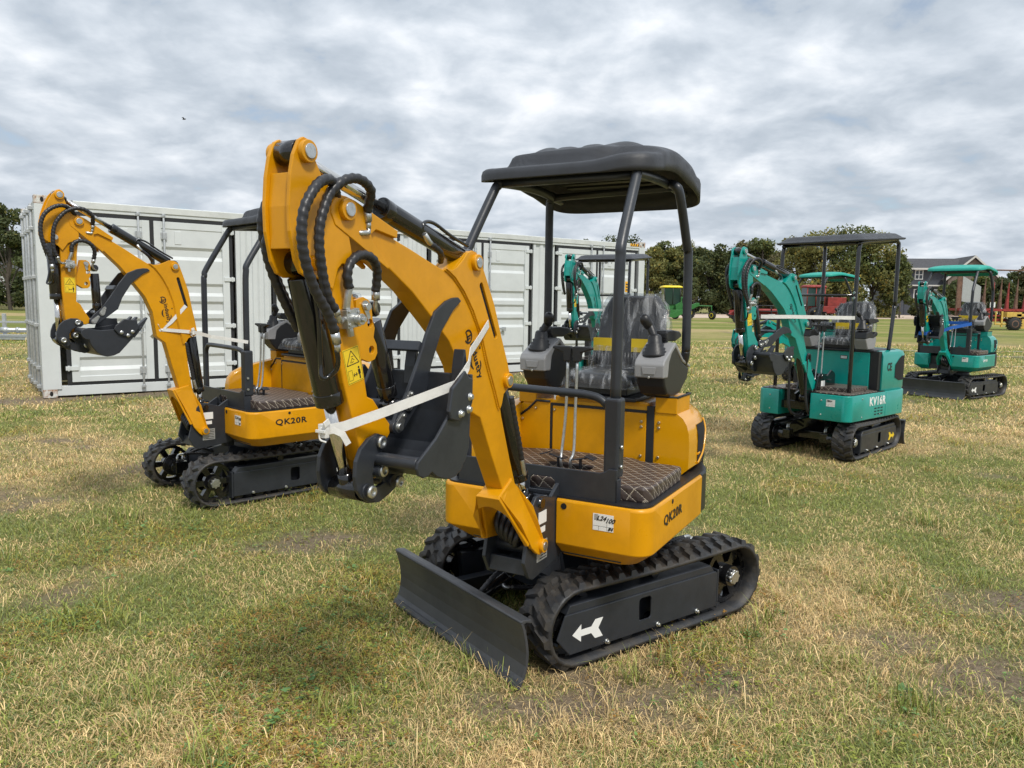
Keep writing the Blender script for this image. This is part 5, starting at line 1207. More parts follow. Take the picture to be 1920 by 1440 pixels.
# second loop piece behind the foreground bucket
m_ = A2['TBm']
p1 = m_ @ Vector((1.130, YC + 0.066, 1.385)); p2 = m_ @ Vector((1.245, YC + 0.056, 1.185)); p3 = m_ @ Vector((1.042, YC + 0.075, 1.217)); p0 = m_ @ Vector((1.335, YC - 0.03, 1.275)); pz = m_ @ Vector((1.27, YC - 0.04, 1.12))
strap('tie_down_strap', 'white strap crossed round the boom of the left yellow excavator', ex2,
      [p1, m_ @ Vector((1.20, YC + 0.058, 1.25)), p2, p3, Vector((0.80, 0.26, 1.145 + 0.08)), Vector((0.585, 0.376, 1.185))], [U] * 6, 0.024, M['strap'], buckle=p3 + Vector((0.01, 0.012, 0)))
mb = MB(); mb.ribbon([p0, m_ @ Vector((1.275, YC + 0.052, 1.205)), p2 + Vector((0, 0.002, 0)), m_ @ Vector((1.265, YC + 0.0535, 1.175)), pz], 0.022, Vector((0.5, 0, 1)), 0.0022); s2 = mb.build('strap_loop', M['strap']); s2.parent = [o for o in bpy.data.objects if o.name.startswith('tie_down_strap')][-1]
for root_, A_, lab in ((ex3, A3, 'white strap stretched level across the posts of the KV16R excavator'), (ex6, A6, 'white strap across the arm of the teal excavator in front of the container')):
    strap('tie_down_strap', lab, root_, [Vector((0.50, 0.455, 1.385)), Vector((0.52, 0.43, 1.385)), Vector((1.10, 0.125, 1.39)), Vector((1.36, 0.115, 1.39)), Vector((1.47, 0.04, 1.39)), Vector((1.36, -0.03, 1.39)), Vector((0.50, -0.385, 1.385))], [U] * 7, 0.034, M['strap'])
strap('tie_down_strap', 'blue ratchet strap pulled across the arm of the rightmost teal excavator', ex4, [Vector((0.60, 0.38, 1.20)), Vector((0.95, 0.20, 1.13)), Vector((1.05, 0.11, 1.08)), Vector((1.45, 0.11, 1.08)), Vector((1.62, 0.10, 1.05)), Vector((1.62, -0.01, 1.05)), Vector((1.1, -0.05, 1.15)), Vector((0.58, -0.39, 1.20)), Vector((0.60, 0.36, 1.21))], [U] * 9, 0.05, M['blue'], buckle=(0.93, 0.22, 1.10))

# ------------------------------------------------------------------ shipping container with four side doors
def container():
    a = R(36.105); rt_ = empty('shipping_container', (-6.777, 10.994, 0.0), a)
    tag(rt_, 'long white steel shipping container with double side doors behind the excavators', 'container')
    Lc, Wc, Hc = 12.192, 2.438, 2.896
    bd = MB()
    # posts, rails (front face is y=0)
    bd.rect(0.0, 0.235, 0.0, 0.16, 0.118, Hc - 0.118); bd.rect(Lc - 0.19, Lc, 0.0, 0.16, 0.118, Hc - 0.118)
    bd.rect(0.0, 0.16, Wc - 0.16, Wc, 0.118, Hc - 0.118); bd.rect(Lc - 0.16, Lc, Wc - 0.16, Wc, 0.118, Hc - 0.118)
    bd.rect(0.18, Lc - 0.18, 0.02, 0.12, 0.02, 0.165)
    bd.rect(0.235, Lc - 0.19, 0.020, 0.10, 2.70, 2.84)
    bd.rect(0.05, Lc - 0.05, 0.03, Wc - 0.03, 2.835, 2.855)
    bd.rect(0.16, Lc - 0.16, Wc - 0.10, Wc - 0.02, 0.02, 2.85)
    bd.rect(Lc - 0.08, Lc - 0.03, 0.15, Wc - 0.15, 0.10, 2.83)
    bd.rect(0.03, 0.12, 0.16, Wc - 0.16, 0.02, 0.16); bd.rect(0.03, 0.12, 0.16, Wc - 0.16, 2.70, 2.86)
    bd.build('container_frame', M['cwhite'], rt_, bevel=0.006)
    tr = MB(); tr.rect(0.18, Lc - 0.18, 0.005, 0.06, 2.752, 2.846); tr.build('top_side_rail', M['cwhite2'], rt_, bevel=0.004)
    rf = MB()
    for k in range(40): rf.rect(0.3 + k * 0.29, 0.45 + k * 0.29, 0.12, Wc - 0.12, 2.8555, 2.866)
    rf.build('roof_corrugation', M['cwhite'], rt_)
    for cx in (0.0, Lc - 0.178):
        for cy in (0.0, Wc - 0.162):
            for cz in (0.0, Hc - 0.118):
                cb = MB(); y_ = cy - 0.003 if cy == 0 else cy + 0.003
                pr = rrect(cx, cx + 0.178, cz, cz + 0.118, 0.006, 2); 
                cb.prism(pr, y_, y_ + 0.162); c_ = cb.build('corner_casting', M['casting'], rt_, bevel=0.004)
                if cy == 0:
                    h = MB(); h.prism([(cx + 0.10 + 0.022 * math.cos(t) * 1.0, cz + 0.058 + 0.036 * math.sin(t)) for t in [i * math.pi / 8 for i in range(16)]], -0.006, -0.0035); h.build('casting_hole', M['dark'], c_)  # black oval on the face stands in for shade inside the opening
    for x0_ in (0.20, Lc - 0.48):
        wm = MB(); wm.rect(x0_, x0_ + 0.28, -0.0005, 0.004, 2.79, 2.85); w_ = wm.build('height_warning_mark', M['labelorange'], rt_)
        ws = MB()
        for k in range(4): x_ = x0_ + 0.02 + k * 0.07; ws.prism([(x_, 2.791), (x_ + 0.03, 2.791), (x_ + 0.055, 2.849), (x_ + 0.025, 2.849)], -0.0022, -0.0008)
        ws.build('warning_stripes', M['ink'], w_)
    # fixed corrugated panels between the door pairs
    def corr(x0_, x1_, n):
        p = []; w_ = (x1_ - x0_) / n
        for k in range(n):
            xs = x0_ + k * w_; p += [(xs, 0.045), (xs + w_ * 0.35, 0.045), (xs + w_ * 0.5, 0.075), (xs + w_ * 0.85, 0.075)]
        p += [(x1_, 0.045), (x1_, 0.11), (x0_, 0.11)]
        m = MB(); m.prism(p, 0.165, 2.70, axis='z'); return m.build('fixed_wall_panel', M['cwhite'], rt_)
    corr(2.79, 3.36, 3); corr(5.80, 6.36, 3); corr(8.93, 9.50, 3)
    rec = [(2.26, 2.06), (1.70, 1.50), (1.42, 1.22), (1.15, 0.95), (0.58, 0.38)]
    pairs = [(0.345, 2.705, 1.525), (3.415, 5.745, 4.58), (6.42, 8.82, 7.62), (9.555, 11.905, 10.70)]
    for pi_, (xa, xb, xc) in enumerate(pairs):
        gm = MB()
        for s_ in (xa, xb): gm.rect(s_ - 0.03, s_ + 0.03, 0.030, 0.05, 0.17, 2.70)
        gm.rect(xc - 0.028, xc + 0.028, 0.022, 0.05, 0.19, 2.69); gm.rect(xa, xb, 0.026, 0.05, 2.642, 2.695); gm.rect(xa, xb, 0.026, 0.05, 0.172, 0.215)
        gm.build('door_gasket', M['gasket'], rt_)
        for di_, (x0_, x1_) in enumerate(((xa + 0.03, xc - 0.03), (xc + 0.03, xb - 0.03))):
            dm = MB(); z0_, z1_ = 0.215, 2.640
            for q in ((x0_, x0_ + 0.106, z0_, z1_), (x1_ - 0.106, x1_, z0_, z1_)): dm.rect(q[0], q[1], 0.006, 0.05, q[2], q[3])
            prf = [(0.012, z1_)]
            prf += [(0.012, 2.535), (0.022, 2.53)]
            for a_, b_ in rec: prf += [(0.022, a_), (0.052, a_ - 0.045), (0.052, b_ + 0.055), (0.022, b_)]
            prf += [(0.022, 0.30), (0.012, 0.295), (0.012, z0_), (0.065, z0_), (0.065, z1_)]
            dm.prism(prf, x0_ + 0.105, x1_ - 0.105, axis='x')
            do = dm.build('side_door', M['cwhite'], rt_, bevel=0.003)
            xr = xc - 0.19 if di_ == 0 else xc + 0.17
            rm = MB(); rm.cyl((xr, -0.022, 0.11), (xr, -0.022, 2.74), 0.015, seg=12)
            for z_ in (0.09, 2.70): rm.rect(xr - 0.03, xr + 0.03, -0.035, 0.01, z_ - 0.005, z_ + 0.03); rm.cyl((xr, -0.022, z_), (xr, -0.022, z_ + 0.05), 0.024, seg=10)
            for z_ in (0.36, 1.02, 1.72, 2.42):
                rm.rect(xr - 0.045, xr + 0.045, -0.008, 0.006, z_ - 0.055, z_ + 0.055) if z_ in (0.36, 2.42) else rm.rect(xr - 0.035, xr + 0.035, -0.008, 0.02, z_ - 0.02, z_ + 0.02)
                rm.rect(xr - 0.022, xr + 0.022, -0.040, -0.006, z_ - 0.05, z_ + 0.05) if z_ in (0.36, 2.42) else rm.rect(xr - 0.022, xr + 0.022, -0.040, -0.006, z_ - 0.018, z_ + 0.018)
            xe = xr - 0.36 if di_ == 0 else xr + 0.36
            rm.box(((xr + xe) / 2, -0.046, 0.93), (abs(xe - xr), 0.010, 0.035)); rm.rect(xe - 0.03, xe + 0.03, -0.05, 0.022, 0.88, 0.96)
            rm.build('locking_bar', M['galv'], do, bevel=0.002)
            xh = xa if di_ == 0 else xb; s_ = 1 if di_ == 0 else -1
            hm = MB()
            for z_ in (0.42, 1.03, 1.78, 2.53): hm.rect(xh + s_ * 0.02, xh + s_ * 0.115, -0.012, 0.008, z_ - 0.032, z_ + 0.032); hm.cyl((xh - s_ * 0.012, -0.002, z_ - 0.04), (xh - s_ * 0.012, -0.002, z_ + 0.04), 0.016, seg=10); hm.rect(xh - s_ * 0.05, xh + s_ * 0.03, -0.004, 0.028, z_ - 0.03, z_ + 0.03); hm.cut()
            hm.build('door_hinge', M['cwhite'], do, bevel=0.003, split=True)
            pl = MB(); pl.rect((x0_ + x1_) / 2 + 0.16 * s_, (x0_ + x1_) / 2 + 0.26 * s_, 0.014, 0.023, 2.30, 2.50); pl.build('door_vent', M['cwhite'], do, bevel=0.004)
            if pi_ == 3 and di_ == 1:
                for tx_, tz_, tt_ in ((11.04, 2.41, 'MMPU'), (11.60, 2.41, '2 0')): text_mesh('container_code', tt_, 0.155, (tx_, 0.0205, tz_), (1, 0, 0), (0, 0, 1), M['ink'], do, bold=0.004, xs=0.62)
                lb_ = MB(); lb_.rect(11.60, 11.72, 0.013, 0.0215, 1.74, 1.98); l_ = lb_.build('orange_label', M['labelorange'], do)
                li = MB()
                for k in range(3): li.rect(11.615, 11.705 - 0.02 * (k % 2), 0.0125, 0.0128, 1.77 + 0.065 * k, 1.80 + 0.065 * k)
                li.build('label_print', M['ink'], do)
    # end doors (left end, x = 0)
    for k, (ya, yb) in enumerate(((0.17, 1.205), (1.225, Wc - 0.17))):
        dm = MB(); dm.rect(0.035, 0.075, ya, yb, 0.16, 2.70)
        for q in range(5): dm.rect(0.022, 0.036, ya + 0.10, yb - 0.10, 0.30 + q * 0.48, 0.62 + q * 0.48)
        do = dm.build('end_door', M['cwhite2'], rt_, bevel=0.004)
        rm = MB()
        for y in ((ya + 0.20), (yb - 0.22)):
            rm.cyl((-0.016, y, 0.07), (-0.016, y, 2.80), 0.020, seg=12)
            for z_ in (0.14, 0.42, 1.05, 1.75, 2.45, 2.74): rm.rect(-0.05, 0.03, y - 0.05, y + 0.05, z_ - 0.025, z_ + 0.025)
        rm.build('locking_bar', M['galv'], do, bevel=0.003)
    return rt_
container()

# ------------------------------------------------------------------ ground
def axis(lo, hi, dlo, dhi, step, gr=1.09):
    a = list(np.arange(dlo, dhi, step)); s = step; x = a[-1]
    while x < hi: s *= gr; x += s; a.append(x)
    s = step; x = a[0]
    while x > lo: s *= gr; x -= s; a.insert(0, x)
    return np.array(a)
def gmask(x, y):
    """plant cover shared by the soil texture and the blades: dry 0..1, bare 0..1"""
    dry = fbm(x * 0.55 + 3.3, y * 0.55, 21, 4); dry = sstep(0.38, 0.62, dry * 0.75 + 0.25 * fbm(x * 2.6, y * 2.6, 31, 3))
    bare = 0.90 * sstep(0.62, 0.80, fbm(x * 0.9, y * 0.9, 41, 4) * 0.7 + 0.3 * fbm(x * 4, y * 4, 44, 3))
    for cx, cy, r in ((0.42, 2.80, 0.30), (0.75, 2.95, 0.25), (0.1, 2.70, 0.2), (-1.6, 1.95, 0.35), (-0.75, 1.85, 0.22), (2.0, 3.0, 0.35), (1.75, 3.3, 0.22), (2.6, 3.75, 0.35), (-1.25, 4.6, 0.3)):
        d = np.hypot((x - cx) / 1.5, y - cy) / r; bare = np.maximum(bare, 0.9 * sstep(1.25, 0.2, d + 1.3 * (fbm(x * 7, y * 7, 51, 3) - 0.5)))
    u_ = (x + 6.777) * math.cos(R(36.1)) + (y - 10.994) * math.sin(R(36.1)); v_ = -(x + 6.777) * math.sin(R(36.1)) + (y - 10.994) * math.cos(R(36.1))
    bare = np.maximum(bare, 0.9 * sstep(0.75, 0.1, np.abs(v_ + 0.1) + 0.5 * (fbm(x * 2, y * 2, 61, 2) - .5)) * (u_ > -1.2) * (u_ < 13))
    return dry, bare
gx = axis(-520, 520, -7, 8, 0.075); gy = axis(-60, 900, 0.6, 10, 0.075)
GX, GY = np.meshgrid(gx, gy, indexing='ij'); GZ = terr(GX, GY)
nv = GX.size; nxg, nyg = len(gx), len(gy)
me = bpy.data.meshes.new('ground')
co_ = np.stack([GX.ravel(), GY.ravel(), GZ.ravel()], 1).astype(np.float32)
ii, jj = np.meshgrid(np.arange(nxg - 1), np.arange(nyg - 1), indexing='ij'); q0 = (ii * nyg + jj).ravel()
quads = np.stack([q0, q0 + nyg, q0 + nyg + 1, q0 + 1], 1).astype(np.int32)
def fill_mesh(me, co, faces_flat, loop_tot):
    me.vertices.add(len(co)); me.vertices.foreach_set('co', co.ravel())
    me.loops.add(len(faces_flat)); me.loops.foreach_set('vertex_index', faces_flat)
    me.polygons.add(len(loop_tot)); st = np.concatenate([[0], np.cumsum(loop_tot)[:-1]]).astype(np.int32)
    me.polygons.foreach_set('loop_start', st); me.polygons.foreach_set('loop_total', loop_tot.astype(np.int32))
    me.update(calc_edges=True)
fill_mesh(me, co_, quads.ravel(), np.full(len(quads), 4))
me.polygons.foreach_set('use_smooth', np.ones(len(quads), bool))
dry_, bare_ = gmask(co_[:, 0], co_[:, 1]); c4 = np.stack([dry_, bare_, np.zeros(nv), np.ones(nv)], 1).astype(np.float32)
at_ = me.color_attributes.new('Cover', 'FLOAT_COLOR', 'POINT'); at_.data.foreach_set('color', c4.ravel())
ground = bpy.data.objects.new('ground', me); COL.objects.link(ground); tag(ground, 'mown field of patchy green and straw-coloured grass', None, None, 'structure')
gm = bpy.data.materials.new('field_grass'); gm.use_nodes = True; t = gm.node_tree; n = t.nodes; l = t.links; b = n['Principled BSDF']; b.inputs['Roughness'].default_value = 0.95; b.inputs['Specular IOR Level'].default_value = 0.15
geo = n.new('ShaderNodeNewGeometry'); att = n.new('ShaderNodeAttribute'); att.attribute_name = 'Cover'; sp = n.new('ShaderNodeSeparateColor'); l.new(att.outputs['Color'], sp.inputs[0])
def noise(scale, det=6, rough=0.6, sc=(1, 1, 1), dist=0):
    mp = n.new('ShaderNodeMapping'); mp.inputs['Scale'].default_value = sc; l.new(geo.outputs['Position'], mp.inputs[0])
    q = n.new('ShaderNodeTexNoise'); q.inputs['Scale'].default_value = scale; q.inputs['Detail'].default_value = det; q.inputs['Roughness'].default_value = rough; q.inputs['Distortion'].default_value = dist
    l.new(mp.outputs[0], q.inputs['Vector']); return q.outputs['Fac']
def ramp(src, stops):
    r = n.new('ShaderNodeValToRGB'); l.new(src, r.inputs[0]); e = r.color_ramp.elements
    while len(e) < len(stops): e.new(0.5)
    for i, (p, c) in enumerate(stops): e[i].position = p; e[i].color = (*c, 1)
    return r.outputs[0]
def mixc(f, a, b_, mode='MIX'):
    q = n.new('ShaderNodeMix'); q.data_type = 'RGBA'; q.blend_type = mode
    if isinstance(f, float): q.inputs[0].default_value = f
    else: l.new(f, q.inputs[0])
    for i, v in ((6, a), (7, b_)):
        if isinstance(v, tuple): q.inputs[i].default_value = (*v, 1)
        else: l.new(v, q.inputs[i])
    return q.outputs[2]
fine = noise(90, 4, 0.7); med = noise(7, 6, 0.65); big = noise(0.35, 5, 0.6)
green = ramp(fine, [(0.30, (0.055, 0.062, 0.018)), (0.5, (0.17, 0.18, 0.055)), (0.72, (0.31, 0.30, 0.11))])
straw = ramp(fine, [(0.30, (0.12, 0.09, 0.04)), (0.5, (0.34, 0.265, 0.13)), (0.72, (0.54, 0.43, 0.23))])
soil = ramp(noise(40, 6, 0.7), [(0.3, (0.095, 0.070, 0.048)), (0.55, (0.215, 0.165, 0.118)), (0.75, (0.33, 0.27, 0.20))])
dryf = n.new('ShaderNodeMath'); dryf.operation = 'MULTIPLY_ADD'; l.new(med, dryf.inputs[0]); dryf.inputs[1].default_value = 1.6; dryf.inputs[2].default_value = -0.85
dadd = n.new('ShaderNodeMath'); dadd.operation = 'ADD'; dadd.use_clamp = True; l.new(dryf.outputs[0], dadd.inputs[0]); l.new(sp.outputs[0], dadd.inputs[1])
near_c = mixc(dadd.outputs[0], green, straw)
# distant field: greener, in broad bands, with two worn pale tracks
band = noise(0.10, 5, 0.62, (0.45, 1.9, 1), 0.6)
far_c = ramp(band, [(0.36, (0.125, 0.155, 0.030)), (0.47, (0.175, 0.195, 0.048)), (0.54, (0.25, 0.225, 0.085)), (0.64, (0.36, 0.28, 0.145))])
far_c = mixc(0.55, far_c, ramp(noise(1.6, 6, 0.7, (1, 1.4, 1)), [(0.32, (0.30, 0.33, 0.28)), (0.68, (0.75, 0.72, 0.68))]), 'OVERLAY')
sx = n.new('ShaderNodeSeparateXYZ'); l.new(geo.outputs['Position'], sx.inputs[0])
mr = n.new('ShaderNodeMapRange'); mr.interpolation_type = 'SMOOTHSTEP'; l.new(sx.outputs[1], mr.inputs[0]); mr.inputs[1].default_value = 10; mr.inputs[2].default_value = 26
c1 = mixc(mr.outputs[0], near_c, far_c)
bf = n.new('ShaderNodeMath'); bf.operation = 'MULTIPLY_ADD'; bf.use_clamp = True; l.new(fine, bf.inputs[0]); bf.inputs[1].default_value = 0.4; bf.inputs[2].default_value = -0.2
bb_ = n.new('ShaderNodeMath'); bb_.operation = 'ADD'; bb_.use_clamp = True; l.new(bf.outputs[0], bb_.inputs[0]); l.new(sp.outputs[1], bb_.inputs[1])
c2 = mixc(bb_.outputs[0], c1, soil)
l.new(c2, b.inputs['Base Color'])
bp = n.new('ShaderNodeBump'); bp.inputs['Strength'].default_value = 0.8; bp.inputs['Distance'].default_value = 0.02; l.new(fine, bp.inputs['Height']); l.new(bp.outputs[0], b.inputs['Normal'])
me.materials.append(gm)

# worn wheel tracks and the gravel road: sheets lying on the field
def sheet(name, pl, w, material, label, jit=0.25, lift=0.012, kind='structure'):
    pts = []
    for i in range(len(pl) - 1):
        a, b2 = Vector(pl[i]), Vector(pl[i + 1]); k = max(2, int((b2 - a).length / 0.8))
        for q in range(k): pts.append(a.lerp(b2, q / k))
    pts.append(Vector(pl[-1])); vs = []
    for i, p in enumerate(pts):
        d = (pts[min(i + 1, len(pts) - 1)] - pts[max(i - 1, 0)]).normalized(); nn = Vector((-d.y, d.x))
        wl = w * (1 + jit * (random.random() - 0.5) * 2) / 2; wr_ = w * (1 + jit * (random.random() - 0.5) * 2) / 2
        for s_ in (nn * wl, nn * (wl * .33), -nn * (wr_ * .33), -nn * wr_): q = p + s_; vs.append((q.x, q.y, float(terr(q.x, q.y)) + lift))
    mb = MB(); mb.add(vs, [(i * 4 + k, i * 4 + k + 1, i * 4 + 5 + k, i * 4 + 4 + k) for i in range(len(pts) - 1) for k in range(3)], True)
    o = mb.build(name, material, normals=True); tag(o, label, None, None, kind); return o
M['gravel'] = mat('gravel_road', (0.56, 0.44, 0.34), 0.9, noise=0.25, nscale=1.2, bump=0.4, bscale=6)
M['worn'] = mat('worn_soil_track', (0.30, 0.265, 0.185), 0.95, nscale=2.2, col2=(0.17, 0.165, 0.06))
sheet('gravel_road', [(-60, 96), (10, 92), (40, 104), (90, 146), (160, 215)], 30, M['gravel'], 'pale gravel road beyond the field', 0.03)
for k, (pl, w) in enumerate((([(-3, 25.4), (2, 25.9), (9, 26.2), (14, 26.0), (22, 26.9)], 0.42), ([(9.5, 23.2), (13, 23.4), (19, 23.9)], 0.35), ([(10, 19.2), (13, 19.5), (17, 19.3)], 0.3))):
    sheet('worn_track', pl, w, M['worn'], 'pale worn wheel track crossing the field', 0.6)

# ------------------------------------------------------------------ grass blades, dead straw and small weeds
TUFTS = [(0.50, 2.93, 60, .03), (0.66, 3.06, 70, .035), (0.86, 3.18, 70, .04), (1.10, 3.36, 80, .05), (1.22, 3.50, 60, .04), (-0.95, 2.30, 160, .05), (-0.62, 2.62, 130, .05), (-1.35, 2.75, 140, .06), (0.25, 2.20, 150, .05), (1.55, 2.75, 150, .06), (2.0, 3.9, 150, .07), (-2.0, 3.4, 160, .07), (0.9, 2.25, 120, .05), (-0.2, 3.05, 80, .05), (-0.35, 1.9, 140, .04), (1.35, 2.1, 110, .04), (-2.6, 5.0, 160, .08), (2.9, 5.2, 160, .08), (-1.75, 2.35, 140, .05), (-2.9, 4.2, 130, .07), (1.9, 5.8, 150, .09), (0.1, 3.75, 140, .09), (0.25, 3.45, 90, .07)]
def blades(nm, n_, ylo, yhi, hmin, hmax, wid, seed, widen=0.92, lab=None, pw=1.0, tufts=False):
    rng = np.random.default_rng(seed)
    # density falls with distance so that it stays even in the picture
    uu = rng.random(int(n_ * 1.9)); y = ylo * (yhi / ylo) ** (uu ** pw) if True else 0
    x = (rng.random(len(y)) * 2 - 1) * (widen * y + 0.7)
    dry, bare = gmask(x, y); keep = rng.random(len(y)) > bare * 0.97
    # nothing grows inside the track footprints
    for (ox, oy, yaw) in ((0.39, 3.716, 216), (-1.9, 6.35, 43), (3.36, 8.05, 45)):
        c_, s_ = math.cos(R(yaw)), math.sin(R(yaw)); lx = (x - ox) * c_ + (y - oy) * s_; ly = -(x - ox) * s_ + (y - oy) * c_
        keep &= ~((np.abs(lx) < 0.62) & (np.abs(ly) > 0.325) & (np.abs(ly) < 0.515))
        if yaw == 216: keep &= ~((lx > 0.76) & (lx < 0.815) & (np.abs(ly) < 0.525))
    u_ = (x + 6.777) * math.cos(R(36.1)) + (y - 10.994) * math.sin(R(36.1)); v_ = -(x + 6.777) * math.sin(R(36.1)) + (y - 10.994) * math.cos(R(36.1)); keep &= ~((u_ > 0) & (u_ < 12.2) & (v_ > 0.0) & (v_ < 2.44))
    x, y, dry = x[keep][:n_], y[keep][:n_], dry[keep][:n_]; N_ = len(x)
    if tufts:
        for cx, cy, n2_, r2 in TUFTS:
            x = np.concatenate([x, cx + rng.normal(size=n2_) * r2]); y = np.concatenate([y, cy + rng.normal(size=n2_) * r2]); dry = np.concatenate([dry, np.zeros(n2_)])
    N0 = N_; N_ = len(x); istuft = np.arange(N_) >= N0
    z = terr(x, y)
    clump = fbm(x * 5.5, y * 5.5, 71, 3); tall = sstep(0.62, 0.74, clump) * (fbm(x * 1.7 + 5, y * 1.7, 77, 2) > 0.45)
    patch = sstep(0.36, 0.64, fbm(x * 2.3 + 7, y * 2.3, 131, 4)); isdry = rng.random(N_) < np.clip(0.08 + 0.44 * dry + 0.40 * patch, 0, 1)
    weed = ~istuft & (rng.random(N_) < 0.50 * sstep(0.54, 0.72, fbm(x * 1.3, y * 1.3, 91, 3) + 0.10 * (fbm(x * 6, y * 6, 95, 2) - .5)))
    h = (hmin + (hmax - hmin) * rng.random(N_) ** 2.2) * (0.75 + 1.0 * tall); h = np.where(isdry, h * 1.05, h); h = np.where(istuft, 0.035 + 0.050 * rng.random(N_), h); isdry = isdry & ~(istuft & (rng.random(N_) < 0.75))
    scale_ = np.maximum(1, y / 4.0) ** 0.75; w = wid * (0.6 + 0.9 * rng.random(N_)) * scale_ * np.where(istuft, 1.5, 1.0); h = h * np.maximum(1, y / 7.0) ** 0.3
    az = rng.random(N_) * 2 * np.pi; lean = np.where(isdry, 0.75 + 0.75 * rng.random(N_), 0.25 + 1.05 * rng.random(N_)); lean = np.where(tall > 0.5, lean * 0.65, lean); lying = rng.random(N_) < 0.46; lean = np.where(lying, 1.15 + 0.38 * rng.random(N_), lean); h = np.where(lying, h * (1.2 + 1.1 * rng.random(N_)), h)
    lean = np.where(istuft, 0.1 + 0.7 * rng.random(N_), lean); lying = lying & ~istuft; curl = np.where(lying, (rng.random(N_) - .5) * 0.4, (rng.random(N_) - 0.2) * 0.9)
    dx_, dy_ = np.cos(az), np.sin(az); tw = az + np.pi / 2 + (rng.random(N_) - .5) * 1.4; wx, wy = np.cos(tw) * w / 2, np.sin(tw) * w / 2
    def at(tq, ww):
        a1 = lean * tq + curl * tq * tq * 0.5
        rr = h * tq; hx = rr * np.sin(np.clip(a1, 0, 1.55)); hz = rr * np.cos(np.clip(a1, 0, 1.55))
        bx, by, bz = x + dx_ * hx, y + dy_ * hx, z + hz + 0.002
        if ww == 0: return [np.stack([bx, by, bz], 1)]
        return [np.stack([bx - wx * ww, by - wy * ww, bz], 1), np.stack([bx + wx * ww, by + wy * ww, bz], 1)]
    V = at(0.0, 1.0) + at(0.55, 0.85) + at(1.0, 0)
    co = np.stack(V, 1).reshape(-1, 3).astype(np.float32)
    base = np.arange(N_) * 5
    f = np.stack([base, base + 1, base + 3, base + 2, base + 2, base + 3, base + 4], 1).astype(np.int32).ravel()
    lt = np.tile([4, 3], N_)
    me = bpy.data.meshes.new(nm); fill_mesh(me, co, f, lt)
    g1 = np.array([0.125, 0.170, 0.038]); g2 = np.array([0.325, 0.365, 0.10]); g3 = np.array([0.19, 0.24, 0.11]); s1 = np.array([0.74, 0.59, 0.32]); s2 = np.array([0.47, 0.345, 0.165]); wd = np.array([0.36, 0.31, 0.065]); rd = np.array([0.34, 0.22, 0.085])
    k = rng.random(N_)[:, None]; gsel = rng.random(N_)[:, None]
    gc = np.where(gsel < 0.2, g3, g1 * (1 - k) + g2 * k); sc = s1 * k + s2 * (1 - k); col = np.where(isdry[:, None], sc, gc)
    ws = np.where(rng.random(N_)[:, None] < 0.3, rd, wd); col = np.where(weed[:, None], ws * (0.7 + 0.6 * k), col)
    col = col * (0.74 + 0.88 * rng.random(N_))[:, None] * np.array([1.04, 0.99, 0.94])
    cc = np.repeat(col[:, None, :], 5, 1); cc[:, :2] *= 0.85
    c4 = np.concatenate([cc.reshape(-1, 3), np.ones((N_ * 5, 1))], 1).astype(np.float32)
    at2 = me.color_attributes.new('Col', 'FLOAT_COLOR', 'POINT'); at2.data.foreach_set('color', c4.ravel())
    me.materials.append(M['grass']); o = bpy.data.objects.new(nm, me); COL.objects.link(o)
    tag(o, lab, None, None, 'stuff'); return o
blades('grass', 620000, 1.35, 9.5, 0.014, 0.060, 0.0026, 1, lab='short mown grass mixed with dead straw in the foreground', tufts=True)
blades('far_grass', 145000, 9.0, 30.0, 0.03, 0.07, 0.0045, 2, lab='short grass farther out on the field')
# low broad-leaved weeds
def weeds(n_, seed):
    rng = np.random.default_rng(seed); co = []; col = []; fl = []; lt = []; c = 0
    tries = 0
    while c < n_ and tries < n_ * 12:
        tries += 1
        y = 1.5 * (7.0 / 1.5) ** rng.random(); x = (rng.random() * 2 - 1) * (0.75 * y + 0.3)
        if rng.random() > 0.05 + 0.9 * float(sstep(0.54, 0.72, fbm(x * 1.3, y * 1.3, 91, 3))): continue
        c += 1; z = float(terr(x, y)); sz = 0.006 + 0.008 * rng.random(); big_ = rng.random() < 0.02
        if big_: sz *= 2.2
        nl = int(5 + 6 * rng.random()); hh = 0.012 + 0.04 * rng.random(); base = np.array([0.30, 0.33, 0.06]) if rng.random() < 0.7 else np.array([0.15, 0.25, 0.07])
        if big_: base = np.array([0.15, 0.27, 0.09])
        elif rng.random() < 0.25: base = np.array([0.36, 0.20, 0.05])
        for q in range(nl):
            a = rng.random() * 6.283; r_ = sz * (0.3 + 1.2 * rng.random()); cx, cy, cz = x + r_ * math.cos(a), y + r_ * math.sin(a), z + hh * (0.3 + 0.9 * rng.random())
            d = np.array([math.cos(a), math.sin(a), 0.5 * rng.random() - 0.1]); s_ = np.array([-math.sin(a), math.cos(a), 0.4 * (rng.random() - .5)]); L_ = sz * (0.7 + 0.6 * rng.random()); w_ = L_ * 0.38
            P = [np.array([cx, cy, cz]) - d * L_ * .5, np.array([cx, cy, cz]) + s_ * w_, np.array([cx, cy, cz]) + d * L_ * .6, np.array([cx, cy, cz]) - s_ * w_]
            o_ = len(co); co += P; fl += [o_, o_ + 1, o_ + 2, o_ + 3]; lt.append(4); cl = base * (0.7 + 0.6 * rng.random()); col += [(*cl, 1)] * 4
    me = bpy.data.meshes.new('weeds'); fill_mesh(me, np.array(co, np.float32), np.array(fl, np.int32), np.array(lt))
    at2 = me.color_attributes.new('Col', 'FLOAT_COLOR', 'POINT'); at2.data.foreach_set('color', np.array(col, np.float32).ravel())
    me.materials.append(M['grass']); o = bpy.data.objects.new('weeds', me); COL.objects.link(o); tag(o, 'low yellow-green broad-leaved weeds among the grass', None, None, 'stuff')
weeds(7000, 5)

